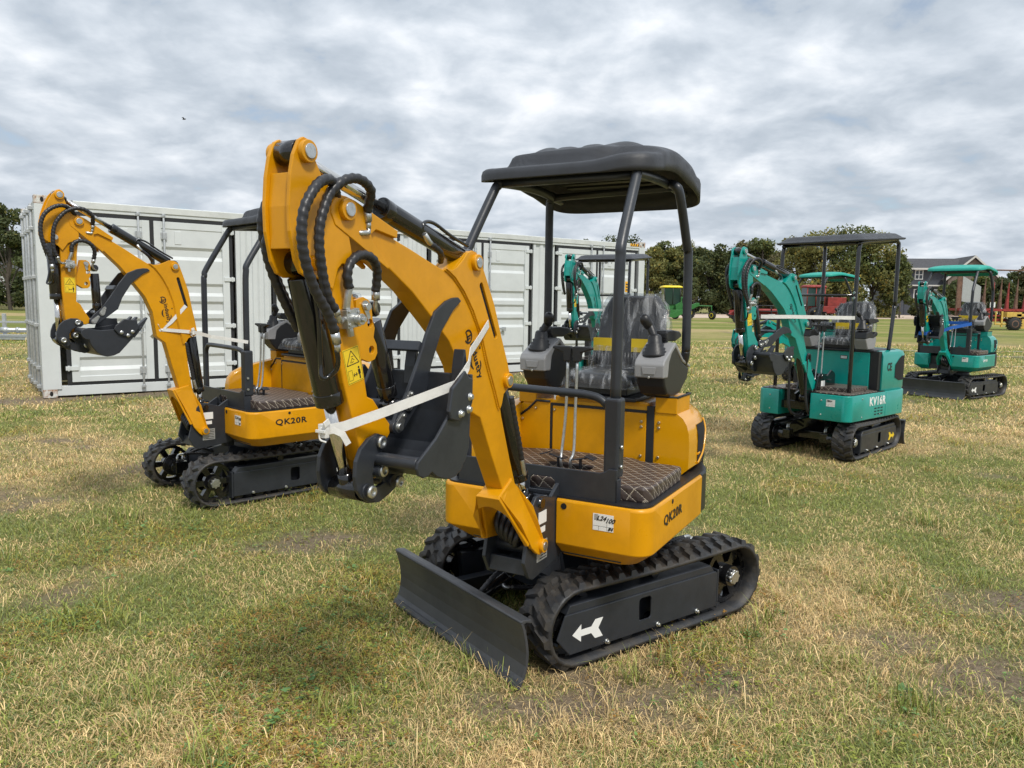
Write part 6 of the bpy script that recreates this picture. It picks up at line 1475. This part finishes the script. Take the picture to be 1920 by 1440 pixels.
# ------------------------------------------------------------------ trees
def tree(x, y, h, w, label, tone=(0.055, 0.080, 0.028), seed=0, n_=5200, leaf=0.34, base=0.10, name='broadleaf_tree', open_=0.5, group=None):
    rng = np.random.default_rng(seed + 100); z0 = float(terr(x, y)); rt_ = empty(name, (x, y, z0)); tag(rt_, label, 'tree', group)
    tk = MB(); top = Vector((0, 0, h * 0.75)); tk.tube([(0, 0, -0.2), (0.1 * w * (rng.random() - .5), 0, h * 0.25), (0.2 * w * (rng.random() - .5), 0, h * 0.5), top], 0.017 * h, seg=8)
    nc = 22 + int(w * 2.4); cs = []
    for i in range(nc):
        a = rng.random() * 6.283; t = rng.random() ** 0.8; zz = h * (base + (1 - base - 0.10) * t)
        prof = math.sin(math.pi * (0.30 + 0.63 * t)) ** 0.6; rr = w / 2 * prof * (0.35 + 0.55 * rng.random()) * (1 if rng.random() < .8 else 1.2)
        rr = rr * (1.0 if t > .2 else 0.9); c_ = np.array([rr * math.cos(a), rr * math.sin(a), zz]); r_ = min(w, h * .8) * (0.11 + 0.09 * rng.random()); cs.append((c_, r_, 0.78 + 0.44 * rng.random()))
        if i % 2 == 0: tk.tube([(0, 0, zz * 0.45), tuple(c_ * np.array([.5, .5, .85])), tuple(c_)], 0.006 * h, seg=5, sub=3)
    tk.build('trunk', M['bark'], rt_)
    wts = np.array([c[1] ** 2 for c in cs]); pick = rng.choice(len(cs), n_, p=wts / wts.sum()); C_ = np.array([c[0] for c in cs])[pick]; R_ = np.array([c[1] for c in cs])[pick]; B_ = np.array([c[2] for c in cs])[pick]
    d = rng.normal(size=(n_, 3)); d /= np.linalg.norm(d, axis=1)[:, None]; rad = R_ * (0.45 + 0.60 * rng.random(n_) ** 0.6) * (1 + 0.25 * rng.normal(size=n_) * open_)
    P = C_ + d * rad[:, None] * np.array([1, 1, 0.8]); P[:, 2] = np.clip(P[:, 2], h * base * 0.6, h * 1.04)
    nrm = d * 0.6 + rng.normal(size=(n_, 3)) * 0.6; nrm /= np.linalg.norm(nrm, axis=1)[:, None]
    a = np.cross(nrm, rng.normal(size=(n_, 3))); a /= np.linalg.norm(a, axis=1)[:, None]; b2 = np.cross(nrm, a); s_ = leaf * (0.5 + 0.8 * rng.random(n_))[:, None]
    co = np.stack([P - a * s_ * .5, P + b2 * s_ * .32, P + a * s_ * .5, P - b2 * s_ * .32], 1).reshape(-1, 3).astype(np.float32)
    me = bpy.data.meshes.new('crown'); fill_mesh(me, co, np.arange(n_ * 4, dtype=np.int32), np.full(n_, 4))
    col = np.array(tone)[None, :] * (B_ * (0.75 + 0.55 * rng.random(n_)))[:, None]; yl = rng.random(n_) < 0.10; col[yl] *= np.array([1.9, 1.45, 1.0])
    c4 = np.concatenate([np.repeat(col, 4, 0), np.ones((n_ * 4, 1))], 1).astype(np.float32)
    at2 = me.color_attributes.new('Col', 'FLOAT_COLOR', 'POINT'); at2.data.foreach_set('color', c4.ravel()); me.materials.append(M['leaf'])
    o = bpy.data.objects.new('crown', me); COL.objects.link(o); o.parent = rt_
    return rt_
def px_dir(px, d): return ((px - 960) / 1436 * d, d * 1.0)
def topz(py, px, d): return CAM_H + (563.6 + (px - 960) * 0.01424 - py) / 1436 * d
G = 'trees beyond the gravel road'
DG = (0.085, 0.105, 0.042); OL = (0.18, 0.18, 0.060); MG = (0.115, 0.138, 0.048); BR = (0.135, 0.125, 0.062)
row = [(1216, 460, 110, 44, OL, 'olive tree whose crown peeps out right of the container end'), (1240, 449, 112, 52, MG, 'tall mid-green tree behind the green windrower cab'), (1268, 447, 110, 46, OL, 'olive-green tree with an open crown beside the second canopy post'),
       (1296, 458, 108, 50, DG, 'dark tree in the row just right of the foreground rear post'), (1328, 452, 110, 54, DG, 'broad dark tree centred over the page-wire fence'), (1362, 456, 110, 50, DG, 'dark rounded tree left of the teal arm tip'),
       (1392, 446, 112, 48, BR, 'brownish tree behind the top of the KV16R arm'), (1420, 441, 110, 50, MG, 'tall green tree just right of the KV16R arm tip'),
       (1452, 470, 106, 46, BR, 'lower brownish tree under the left edge of the KV16R canopy'), (1490, 446, 102, 66, OL, 'olive tree seen through the left half of the KV16R canopy frame'), (1530, 424, 100, 86, OL, 'tallest olive tree, its top showing above the KV16R canopy'),
       (1580, 424, 101, 84, MG, 'big green tree behind the middle of the KV16R canopy'), (1630, 432, 100, 76, OL, 'large yellow-green tree seen through the KV16R rear posts'), (1664, 470, 99, 48, MG, 'rounded green tree right beside the dark house'),
       (1722, 566, 118, 34, DG, 'low dark tree in front of the dark house')]
for i, (px, py, d, wpx, tone, lab) in enumerate(row):
    x, y = px_dir(px, d); z0 = float(terr(x, y)); tree(x, y, topz(py, px, d) - z0, wpx / 1436 * d * 1.55, lab, tone, seed=i, n_=8000, leaf=0.40, base=0.02, group=G, open_=0.5)
for i, (px, py, wpx, tone, lab) in enumerate(((1229, 472, 40, MG, 'mid-green tree filling the gap right of the container end'), (1282, 466, 44, DG, 'dark tree behind the gap right of the windrower'), (1346, 468, 46, MG, 'mid-green tree between two darker ones above the red header'), (1378, 472, 44, DG, 'dark tree low behind the red header, left of the teal arm'), (1436, 466, 44, DG, 'dark tree showing above the KV16R boom'))):
    x, y = px_dir(px, 124); tree(x, y, topz(py, px, 124), wpx / 1436 * 124 * 1.6, lab, tone, seed=90 + i, n_=5000, leaf=0.44, base=0.02, group=G)
row2 = [(1795, 524, 92, 50, DG, 'dark shrubby tree behind the red rake panel'), (1832, 512, 95, 44, MG, 'green tree behind the rightmost teal canopy'), (1868, 520, 90, 42, DG, 'dark tree behind the row of red spikes'), (1898, 508, 96, 40, DG, 'dark tree at the right edge above the yellow machine'), (1925, 492, 95, 52, BR, 'brown-tinged tree cut by the right edge of the picture'),
        (1770, 536, 100, 40, MG, 'low green tree between the house and the red rake')]
for i, (px, py, d, wpx, tone, lab) in enumerate(row2):
    x, y = px_dir(px, d); z0 = float(terr(x, y)); tree(x, y, topz(py, px, d) - z0, wpx / 1436 * d * 1.3, lab, tone, seed=40 + i, n_=4500, leaf=0.38, base=0.02, group=G, open_=0.7)
for i, (px, py, d, wpx, lab) in enumerate(((1094, 438, 120, 26, 'tree top just clearing the container roof, left of the front post'), (1162, 436, 120, 76, 'wide tree top rising over the container roof behind the front post'))):
    x, y = px_dir(px, d); tree(x, y, topz(py, px, d), wpx / 1436 * d * 1.2, lab, DG, seed=60 + i, n_=5000, leaf=0.42, base=0.2, group=G)
for i, (px, py, d, wpx, tone, lab) in enumerate(((-45, 352, 62, 130, DG, 'large tree at the left edge of the picture'), (22, 372, 58, 78, DG, 'dark tree left of the container with its trunk above the white fence'), (60, 440, 70, 60, MG, 'tree behind the left end of the container'), (-120, 380, 66, 120, MG, 'tree beyond the left edge of the picture'))):
    x, y = px_dir(px, d); z0 = float(terr(x, y)); tree(x, y, topz(py, px, d) - z0, wpx / 1436 * d * 1.2, lab, tone, seed=70 + i, n_=9500, leaf=0.27, base=0.06, group='trees on the left')

# ------------------------------------------------------------------ fences
def wire_fence():
    rt_ = empty('wire_fence', (22, 108, 0)); tag(rt_, 'dark page-wire fence with thin posts in front of the tree row', 'fence')
    w = MB(); p = MB(); a, b2 = Vector((-4, -6, 0)), Vector((75, 52, 0)); L_ = (b2 - a).length; d = (b2 - a).normalized()
    for z_ in (0.15, 0.45, 0.75, 1.05, 1.35, 1.65, 1.95, 2.2): w.tube([a + Vector((0, 0, z_)), b2 + Vector((0, 0, z_))], 0.012, seg=4, smooth_path=False)
    for k in range(int(L_ / 0.5)): q = a + d * (k * 0.5); w.rect(q.x - 0.008, q.x + 0.008, q.y - 0.008, q.y + 0.008, 0.1, 2.2)
    for k in range(int(L_ / 8)):
        q = a + d * (k * 8); pm = MB(); pm.cyl((q.x, q.y, -0.2), (q.x, q.y, 2.45), 0.06, seg=8); pm.build('fence_post', M['bark'], rt_)
    w.build('wire_mesh', M['black'], rt_)
wire_fence()
M['wpaint'] = mat('white_fence_paint', (0.75, 0.76, 0.76), 0.5, noise=0.06)
def white_fence():
    x, y = px_dir(-10, 118); z0 = float(terr(x, y)); rt_ = empty('rail_fence', (x, y, z0)); tag(rt_, 'white four-rail fence in front of the pale building at far left', 'fence')
    r_ = MB()
    for z_ in (0.25, 0.58, 0.90, 1.20): r_.rect(-14, 9, -0.03, 0.03, z_ - 0.08, z_ + 0.08)
    r_.build('fence_rails', M['wpaint'], rt_)
    for k in range(8): pm = MB(); pm.rect(-14 + k * 3.2 - 0.09, -14 + k * 3.2 + 0.09, -0.08, 0.08, -0.1, 1.42); pm.build('fence_post', M['wpaint'], rt_, bevel=0.02)
white_fence()
# second wooden post in the field by the road
pm = MB(); x, y = px_dir(1681, 96); pm.cyl((x, y, -0.2), (x, y, 1.9), 0.07, seg=8); pm.rect(x - 0.03, x + 0.03, y - 0.075, y - 0.068, 1.0, 1.3); o = pm.build('wooden_post', M['bark']); tag(o, 'single wooden post at the near edge of the gravel road', 'post')

# ------------------------------------------------------------------ buildings
M['shingle'] = mat('dark_shingles', (0.070, 0.070, 0.075), 0.85, noise=0.3, nscale=4)
M['siding'] = mat('blue_grey_siding', (0.060, 0.068, 0.085), 0.7, noise=0.1, nscale=3)
M['brownsid'] = mat('brown_shingle_siding', (0.17, 0.135, 0.115), 0.8, noise=0.2, nscale=5)
M['trim'] = mat('pale_trim', (0.55, 0.54, 0.51), 0.6)
M['glass'] = mat('window_glass', (0.05, 0.06, 0.07), 0.08)
M['offwhite'] = mat('off_white_siding', (0.50, 0.51, 0.52), 0.7, noise=0.05)
def house():
    d = 130; x, y = px_dir(1735, d); rt_ = empty('house', (x, y, 0), R(-12)); tag(rt_, 'dark blue-grey two-storey house with shingle roof and white windows at the right', 'house')
    # local: x along front, y depth, front y=0 faces viewer. px scale 11 px per m
    w = MB(); w.rect(-3.9, 2.6, 0, 9, 0, 8.0); w.build('wall', M['siding'], rt_)
    g = MB(); g.prism([(2.2, 0), (9.6, 0), (9.6, 6.4), (5.9, 9.45), (2.2, 6.4)], -1.5, 8); g.build('gable_wall', M['brownsid'], rt_)
    r_ = MB(); r_.prism([(-0.9, 7.85), (4.5, 9.75), (9.9, 7.85), (9.9, 7.65), (4.5, 9.5), (-0.9, 7.65)], -5.7, 5.9, axis='x')
    r_.prism([(1.5, 6.0), (5.9, 9.95), (10.3, 6.0), (10.1, 5.75), (5.9, 9.6), (1.7, 5.75)], -1.9, 8.4)
    r_.prism([(-8.2, 5.9), (-6.0, 9.2), (-3.8, 5.9), (-4.0, 5.7), (-6.0, 8.8), (-8.0, 5.7)], -0.6, 7); r_.build('roof', M['shingle'], rt_)
    w2 = MB(); w2.prism([(-7.7, 0), (-4.0, 0), (-4.0, 5.8), (-6.0, 8.8), (-7.7, 6.0)], -0.2, 6.5); w2.build('wing_wall', M['siding'], rt_)
    tr_ = MB(); tr_.prism([(1.5, 6.0), (5.9, 9.95), (10.3, 6.0), (10.1, 5.75), (5.9, 9.6), (1.7, 5.75)], -2.0, -1.9); tr_.cut()
    tr_.prism([(-8.2, 5.9), (-6.0, 9.2), (-3.8, 5.9), (-4.0, 5.7), (-6.0, 8.8), (-8.0, 5.7)], -0.7, -0.6); tr_.cut(); tr_.rect(-5.6, 2.4, -1.0, -0.9, 7.6, 7.9); tr_.cut(); tr_.rect(-3.9, 2.6, -0.8, 0.0, 4.9, 5.1)
    tr_.build('roof_trim', M['trim'], rt_, split=True)
    for cx, cz, yy in ((-1.9, 7.0 - 0.2, 0), (-1.9, 3.6, 0), (0.9, 3.6, 0), (5.9, 5.0, -1.5)):
        f = MB(); f.rect(cx - 0.65, cx + 0.65, yy - 0.08, yy - 0.02, cz - 0.8, cz + 0.8); fo = f.build('window', M['wpaint'], rt_)
        p = MB()
        for a in (-0.29, 0.29):
            for c in (-0.37, 0.37): p.rect(cx + a - 0.22, cx + a + 0.22, yy - 0.10, yy - 0.085, cz + c - 0.30, cz + c + 0.30)
        p.build('pane', M['glass'], fo)
house()
def leftb():
    d = 150; x, y = px_dir(0, d); z0 = float(terr(x, y)); rt_ = empty('farm_building', (x, y, z0), R(6)); tag(rt_, 'pale low farm building behind the white fence at far left', 'building')
    w = MB(); w.rect(-16, 12, 0, 8, 0, 4.6); w.build('wall', M['offwhite'], rt_); r_ = MB(); r_.prism([(-0.5, 4.5), (4, 6.6), (8.5, 4.5)], -16.5, 12.5, axis='x'); r_.build('roof', M['shingle'], rt_)
    for cx in (-9.0, -3.0, 3.2, 8.0): f = MB(); f.rect(cx - 0.45, cx + 0.45, -0.05, 0.0, 1.0, 2.2); f.build('window', M['glass'], rt_)
leftb()

# ------------------------------------------------------------------ farm machinery at the back
M['jdgreen'] = mat('green_farm_paint', (0.030, 0.17, 0.035), 0.45, noise=0.25, nscale=5)
M['jdyellow'] = mat('yellow_farm_paint', (0.80, 0.62, 0.02), 0.45, noise=0.08)
M['oldred'] = mat('faded_red_paint', (0.30, 0.035, 0.030), 0.6, noise=0.35, nscale=4)
M['oldyellow'] = mat('faded_yellow_paint', (0.66, 0.44, 0.09), 0.6, noise=0.25, nscale=4)
M['cabglass'] = mat('tinted_cab_glass', (0.020, 0.050, 0.045), 0.10)
M['tyre'] = mat('tyre_rubber', (0.022, 0.022, 0.022), 0.8)
M['rust'] = mat('rusty_steel', (0.18, 0.10, 0.07), 0.8, noise=0.4, nscale=6)
def wheel_at(parent, c, r, w, rim, ax=(0, 1, 0)):
    c = Vector(c); a = Vector(ax).normalized(); t_ = MB(); t_.lathe(c - a * w / 2, a, [(r * 0.55, 0), (r * 0.92, 0.02), (r, w * 0.25), (r, w * 0.75), (r * 0.92, w - 0.02), (r * 0.55, w)], seg=24)
    for k in range(18):
        an = k / 18 * 6.283; o_ = a.orthogonal().normalized(); p_ = a.cross(o_); q = c + (o_ * math.cos(an) + p_ * math.sin(an)) * r
        t_.box(q, (0.07, w * 0.8, 0.07)) if abs(a.y) > .5 else t_.box(q, (w * 0.8, 0.07, 0.07))
    w_ = t_.build('wheel', M['tyre'], parent); h = MB(); h.lathe(c - a * (w / 2 + 0.01), a, [(r * 0.2, 0.03), (r * 0.5, 0.0), (r * 0.58, 0.02), (r * 0.58, w), (r * 0.2, w + 0.02)], seg=20); h.build('rim', rim, w_)
def windrower():
    d = 72; x, y = px_dir(1255, d); rt_ = empty('windrower', (x, y, 0), 0, 0.88); tag(rt_, 'green windrower with yellow cab roof standing on the grass left of the rear post', 'farm machine')
    rf = MB(); rf.rings([[(a, b_, z_) for a, b_ in rrect(-1.15 + i, 0.95 - i, -1.0 + i, 0.9 - i, 0.2)] for z_, i in ((3.28, 0.0), (3.36, -0.03), (3.45, 0.05), (3.52, 0.25))]); rf.build('cab_roof', M['jdyellow'], rt_)
    cb = MB(); cb.rings([[(-0.80, -0.8, 1.55), (0.75, -0.8, 1.55), (0.75, 0.8, 1.55), (-0.80, 0.8, 1.55)], [(-1.0, -0.95, 3.25), (0.72, -0.95, 3.25), (0.72, 0.8, 3.25), (-1.0, 0.8, 3.25)]], False); cb.build('cab', M['cabglass'], rt_)
    pl = MB()
    for a, b_ in ((-0.80, -1.0), (0.75, 0.72)): pl.cyl((a, -0.82, 1.55), (b_, -0.97, 3.27), 0.045, seg=6)
    pl.cyl((-0.05, -0.82, 1.55), (-0.05, -0.97, 3.27), 0.03, seg=6); pl.build('cab_pillar', M['black'], rt_)
    bd = MB(); bd.rect(-0.7, 1.6, -0.7, 0.9, 1.0, 1.6); bd.rect(0.75, 1.95, -0.4, 0.6, 1.6, 2.35); bd.prism([(0.2, 1.5), (0.9, 1.9), (0.9, 1.0), (0.3, 0.9)], -1.1, -0.7)
    bd.prism([(-0.6, 0.25), (0.1, 0.15), (2.6, 1.45), (2.6, 1.75), (2.3, 1.75), (-0.4, 0.55)], -1.6, -1.3); bd.rect(-0.4, 0.5, -1.5, -0.9, 0.25, 1.0)
    bd.cyl((2.5, -0.2, 1.45), (4.3, -0.2, 1.42), 0.06, seg=8); bd.cyl((4.2, -0.2, 1.42), (4.25, -0.2, 0.9), 0.06, seg=8)
    bd.build('body', M['jdgreen'], rt_, bevel=0.03); dk = MB(); dk.rect(1.05, 1.75, -0.42, -0.39, 1.7, 2.2); dk.cyl((0.2, -1.5, 0.35), (0.2, -0.9, 0.35), 0.33, seg=14); dk.build('dark_opening', M['dark'], rt_)
    wheel_at(rt_, (1.6, -0.9, 0.72), 0.72, 0.45, M['jdyellow']); wheel_at(rt_, (4.35, -0.1, 0.45), 0.45, 0.28, M['jdyellow'], (0.8, 0.6, 0)); wheel_at(rt_, (-0.9, 0.9, 0.72), 0.72, 0.45, M['jdyellow'])
windrower()
def header():
    d = 62; x, y = px_dir(1425, d); rt_ = empty('pickup_header', (x, y, 0)); tag(rt_, 'low dark red crop header with reel and yellow gauge wheel lying in the grass', 'farm machine')
    b_ = MB(); b_.cyl((-2.4, -0.5, 1.0), (3.4, -0.5, 1.0), 0.14, seg=12); b_.rect(-2.6, 3.5, 0.1, 0.25, 0.35, 1.0); b_.prism([(-2.9, 0.6), (-2.4, 0.9), (3.5, 0.9), (3.5, 0.3), (-2.2, 0.25)], -0.3, 0.1); b_.build('frame', M['oldred'], rt_)
    rl = MB()
    for k in range(6): an = k / 6 * 6.283; rl.cyl((-2.3, -0.7 + 0.5 * math.cos(an), 0.95 + 0.5 * math.sin(an)), (3.3, -0.7 + 0.5 * math.cos(an), 0.95 + 0.5 * math.sin(an)), 0.035, seg=6)
    for xx in (-2.3, 0.5, 3.3):
        for k in range(6): an = k / 6 * 6.283; rl.cyl((xx, -0.7, 0.95), (xx, -0.7 + 0.5 * math.cos(an), 0.95 + 0.5 * math.sin(an)), 0.03, seg=6)
    rl.build('reel', M['black'], rt_)
    kn = MB(); kn.prism([(-3.6, 1.05), (-3.45, 0.95), (-2.7, 0.3), (-2.2, 0.25), (-2.2, 0.5), (-2.9, 0.65)], -1.0, -0.9); kn.prism([(-2.6, 0.25), (3.4, 0.25), (3.4, 0.38), (-2.6, 0.38)], -1.1, -0.8); kn.build('divider', M['black'], rt_)
    ar = MB(); ar.cyl((-2.1, -0.9, 0.7), (-1.5, -0.9, 1.45), 0.05, seg=6); ar.cyl((2.6, -0.9, 0.7), (3.1, -0.9, 1.5), 0.05, seg=6); ar.build('lift_arm', M['galv'], rt_)
    wheel_at(rt_, (-2.35, -1.15, 0.32), 0.32, 0.2, M['jdyellow'])
header()
def redtractor():
    d = 66; x, y = px_dir(1532, d); rt_ = empty('red_tractor', (x, y, 0), 0, 0.88); tag(rt_, 'old red self-propelled farm machine with cab seen through the KV16R frame', 'farm machine')
    b_ = MB(); b_.rect(-1.2, 2.3, -0.7, 0.9, 0.9, 1.6); b_.rect(0.5, 2.3, -0.6, 0.8, 1.6, 2.45); b_.build('body', M['oldred'], rt_, bevel=0.04)
    r_ = MB(); r_.rings([[(a, b2, z_) for a, b2 in rrect(-1.75 + i, 0.25 - i, -0.9 + i, 0.8 - i, 0.15)] for z_, i in ((3.35, 0), (3.5, 0), (3.62, 0.2))]); r_.build('cab_roof', M['oldred'], rt_)
    c_ = MB(); c_.rect(-1.6, 0.1, -0.8, 0.7, 1.6, 3.35); c_.build('cab', M['cabglass'], rt_)
    p = MB()
    for a in (-1.6, -0.75, 0.1): p.cyl((a, -0.82, 1.6), (a, -0.82, 3.36), 0.05, seg=6)
    p.build('cab_pillar', M['oldred'], rt_)
    wheel_at(rt_, (-0.9, -1.0, 0.75), 0.75, 0.4, M['oldyellow']); wheel_at(rt_, (1.7, -1.0, 0.6), 0.6, 0.35, M['oldyellow'])
redtractor()
def balewagon():
    d = 52; x, y = px_dir(1850, d); rt_ = empty('bale_wagon', (x, y, 0)); tag(rt_, 'rusty red and yellow bale wagon with a row of tall tapering spikes at right edge', 'farm machine')
    k_ = 52 / 1436   # metres per picture pixel at that distance
    b_ = MB(); b_.rect(-1.9, 3.0, 0.2, 1.6, 1.25, 1.42); b_.rect(-1.9, 3.0, 0.2, 0.35, 0.55, 0.75); b_.rect(-1.9, 3.0, 0.25, 0.30, 0.9, 1.0)
    for xx in (-1.8, -0.9, 0.0, 0.9, 1.8): b_.rect(xx, xx + 0.12, 0.2, 0.34, 0.5, 1.3)
    b_.build('frame', M['oldred'], rt_)
    pn = MB(); pn.rect(-1.98, -1.66, 0.6, 0.72, 0.9, 3.95); pn.build('tall_panel', M['rust'], rt_)
    ms = MB(); ms.prism([(-1.62, 3.6), (-0.35, 2.9), (-0.35, 1.6), (-1.62, 1.9)], 0.65, 0.67); ms.build('mesh_panel', M['galv'], rt_)
    for i, xx in enumerate((-0.15, 0.45, 0.95, 1.45, 2.05, 2.65, 3.1)):
        s = MB(); s.rings([[(xx - 0.10, 0.5, 1.4), (xx + 0.10, 0.5, 1.4), (xx + 0.10, 0.7, 1.4), (xx - 0.10, 0.7, 1.4)], [(xx - 0.01 + 0.05, 0.58, 3.45 - 0.25 * (i % 2)), (xx + 0.02 + 0.05, 0.58, 3.45 - 0.25 * (i % 2)), (xx + 0.02 + 0.05, 0.6, 3.45 - 0.25 * (i % 2)), (xx - 0.01 + 0.05, 0.6, 3.45 - 0.25 * (i % 2))]], False); s.build('spike', M['oldred'] if i % 2 else M['rust'], rt_)
    br = MB(); br.cyl((-1.8, 0.6, 4.05), (4.0, 0.6, 4.0), 0.05, seg=6); br.build('top_bar', M['rust'], rt_)
    ym = MB(); ym.rect(0.9, 1.9, -0.4, 0.2, 0.85, 1.2); ym.rect(0.5, 0.62, -0.45, -0.35, 0.2, 1.25); ym.rect(0.1, 1.2, -0.45, -0.35, 0.35, 0.45); ym.rect(1.55, 2.9, -0.4, -0.2, 0.9, 1.1); ym.prism([(1.75, 0.1), (2.05, 0.1), (2.15, 0.75), (1.9, 0.75)], -0.5, -0.3); ym.cyl((1.9, -0.3, 1.0), (2.9, -0.3, 1.1), 0.08, seg=8)
    for xx in (0.1, 0.5): ym.rect(xx, xx + 0.08, -0.44, -0.36, 0.35, 1.2)
    ym.build('yellow_frame', M['oldyellow'], rt_, bevel=0.02); wheel_at(rt_, (1.35, -0.45, 0.42), 0.45, 0.4, M['rust'])
    sg = MB(); sg.rect(0.05, 0.40, 0.15, 0.18, 1.5, 1.85); sg.build('slow_sign', M['wpaint'], rt_)
balewagon()
def pipes():
    d = 25; x, y = px_dir(8, d); z0 = float(terr(x, y)); rt_ = empty('steel_gate_frame', (x, y, z0), R(3)); tag(rt_, 'galvanised steel frame with pipe couplings lying on the grass left of the container', 'steel frame')
    a = MB(); a.rect(-3, 1.6, 0, 0.06, 0.55, 0.62); a.rect(-3, 1.6, -0.3, -0.24, 0.14, 0.20); a.rect(-3, 1.6, -0.26, 0.3, 0.02, 0.12); a.rect(-0.25, -0.15, 0.3, 0.4, 0.0, 0.85); a.rect(1.5, 1.6, 0.0, 0.06, 0, 0.6); a.build('rail', M['galv'], rt_, bevel=0.01)
    p = MB(); p.cyl((-3, -0.1, 0.33), (1.5, -0.1, 0.33), 0.07, seg=14); p.cyl((-0.05, -0.1, 0.33), (0.18, -0.1, 0.33), 0.095, seg=14); p.cyl((0.45, -0.1, 0.33), (0.52, -0.1, 0.33), 0.10, seg=14); p.build('pipe', M['galv'], rt_)
pipes()
# a small bird high in the left sky
bi = MB(); x, y = px_dir(357, 60); zb = topz(236, 357, 60)
bi.lathe((x - 0.14, y, zb), (1, 0, 0.15), [(0.01, 0), (0.045, 0.08), (0.05, 0.16), (0.02, 0.27), (0.003, 0.30)], seg=8)
bi.add([(x - 0.02, y, zb + 0.03), (x + 0.06, y, zb + 0.03), (x + 0.02, y - 0.2, zb + 0.13), (x - 0.05, y - 0.36, zb + 0.05)], [(0, 1, 2, 3)]); bi.add([(x - 0.02, y, zb + 0.03), (x + 0.06, y, zb + 0.03), (x + 0.02, y + 0.2, zb + 0.13), (x - 0.05, y + 0.36, zb + 0.05)], [(3, 2, 1, 0)])
o = bi.build('bird', M['black']); tag(o, 'small dark bird flying high above the container', 'bird')
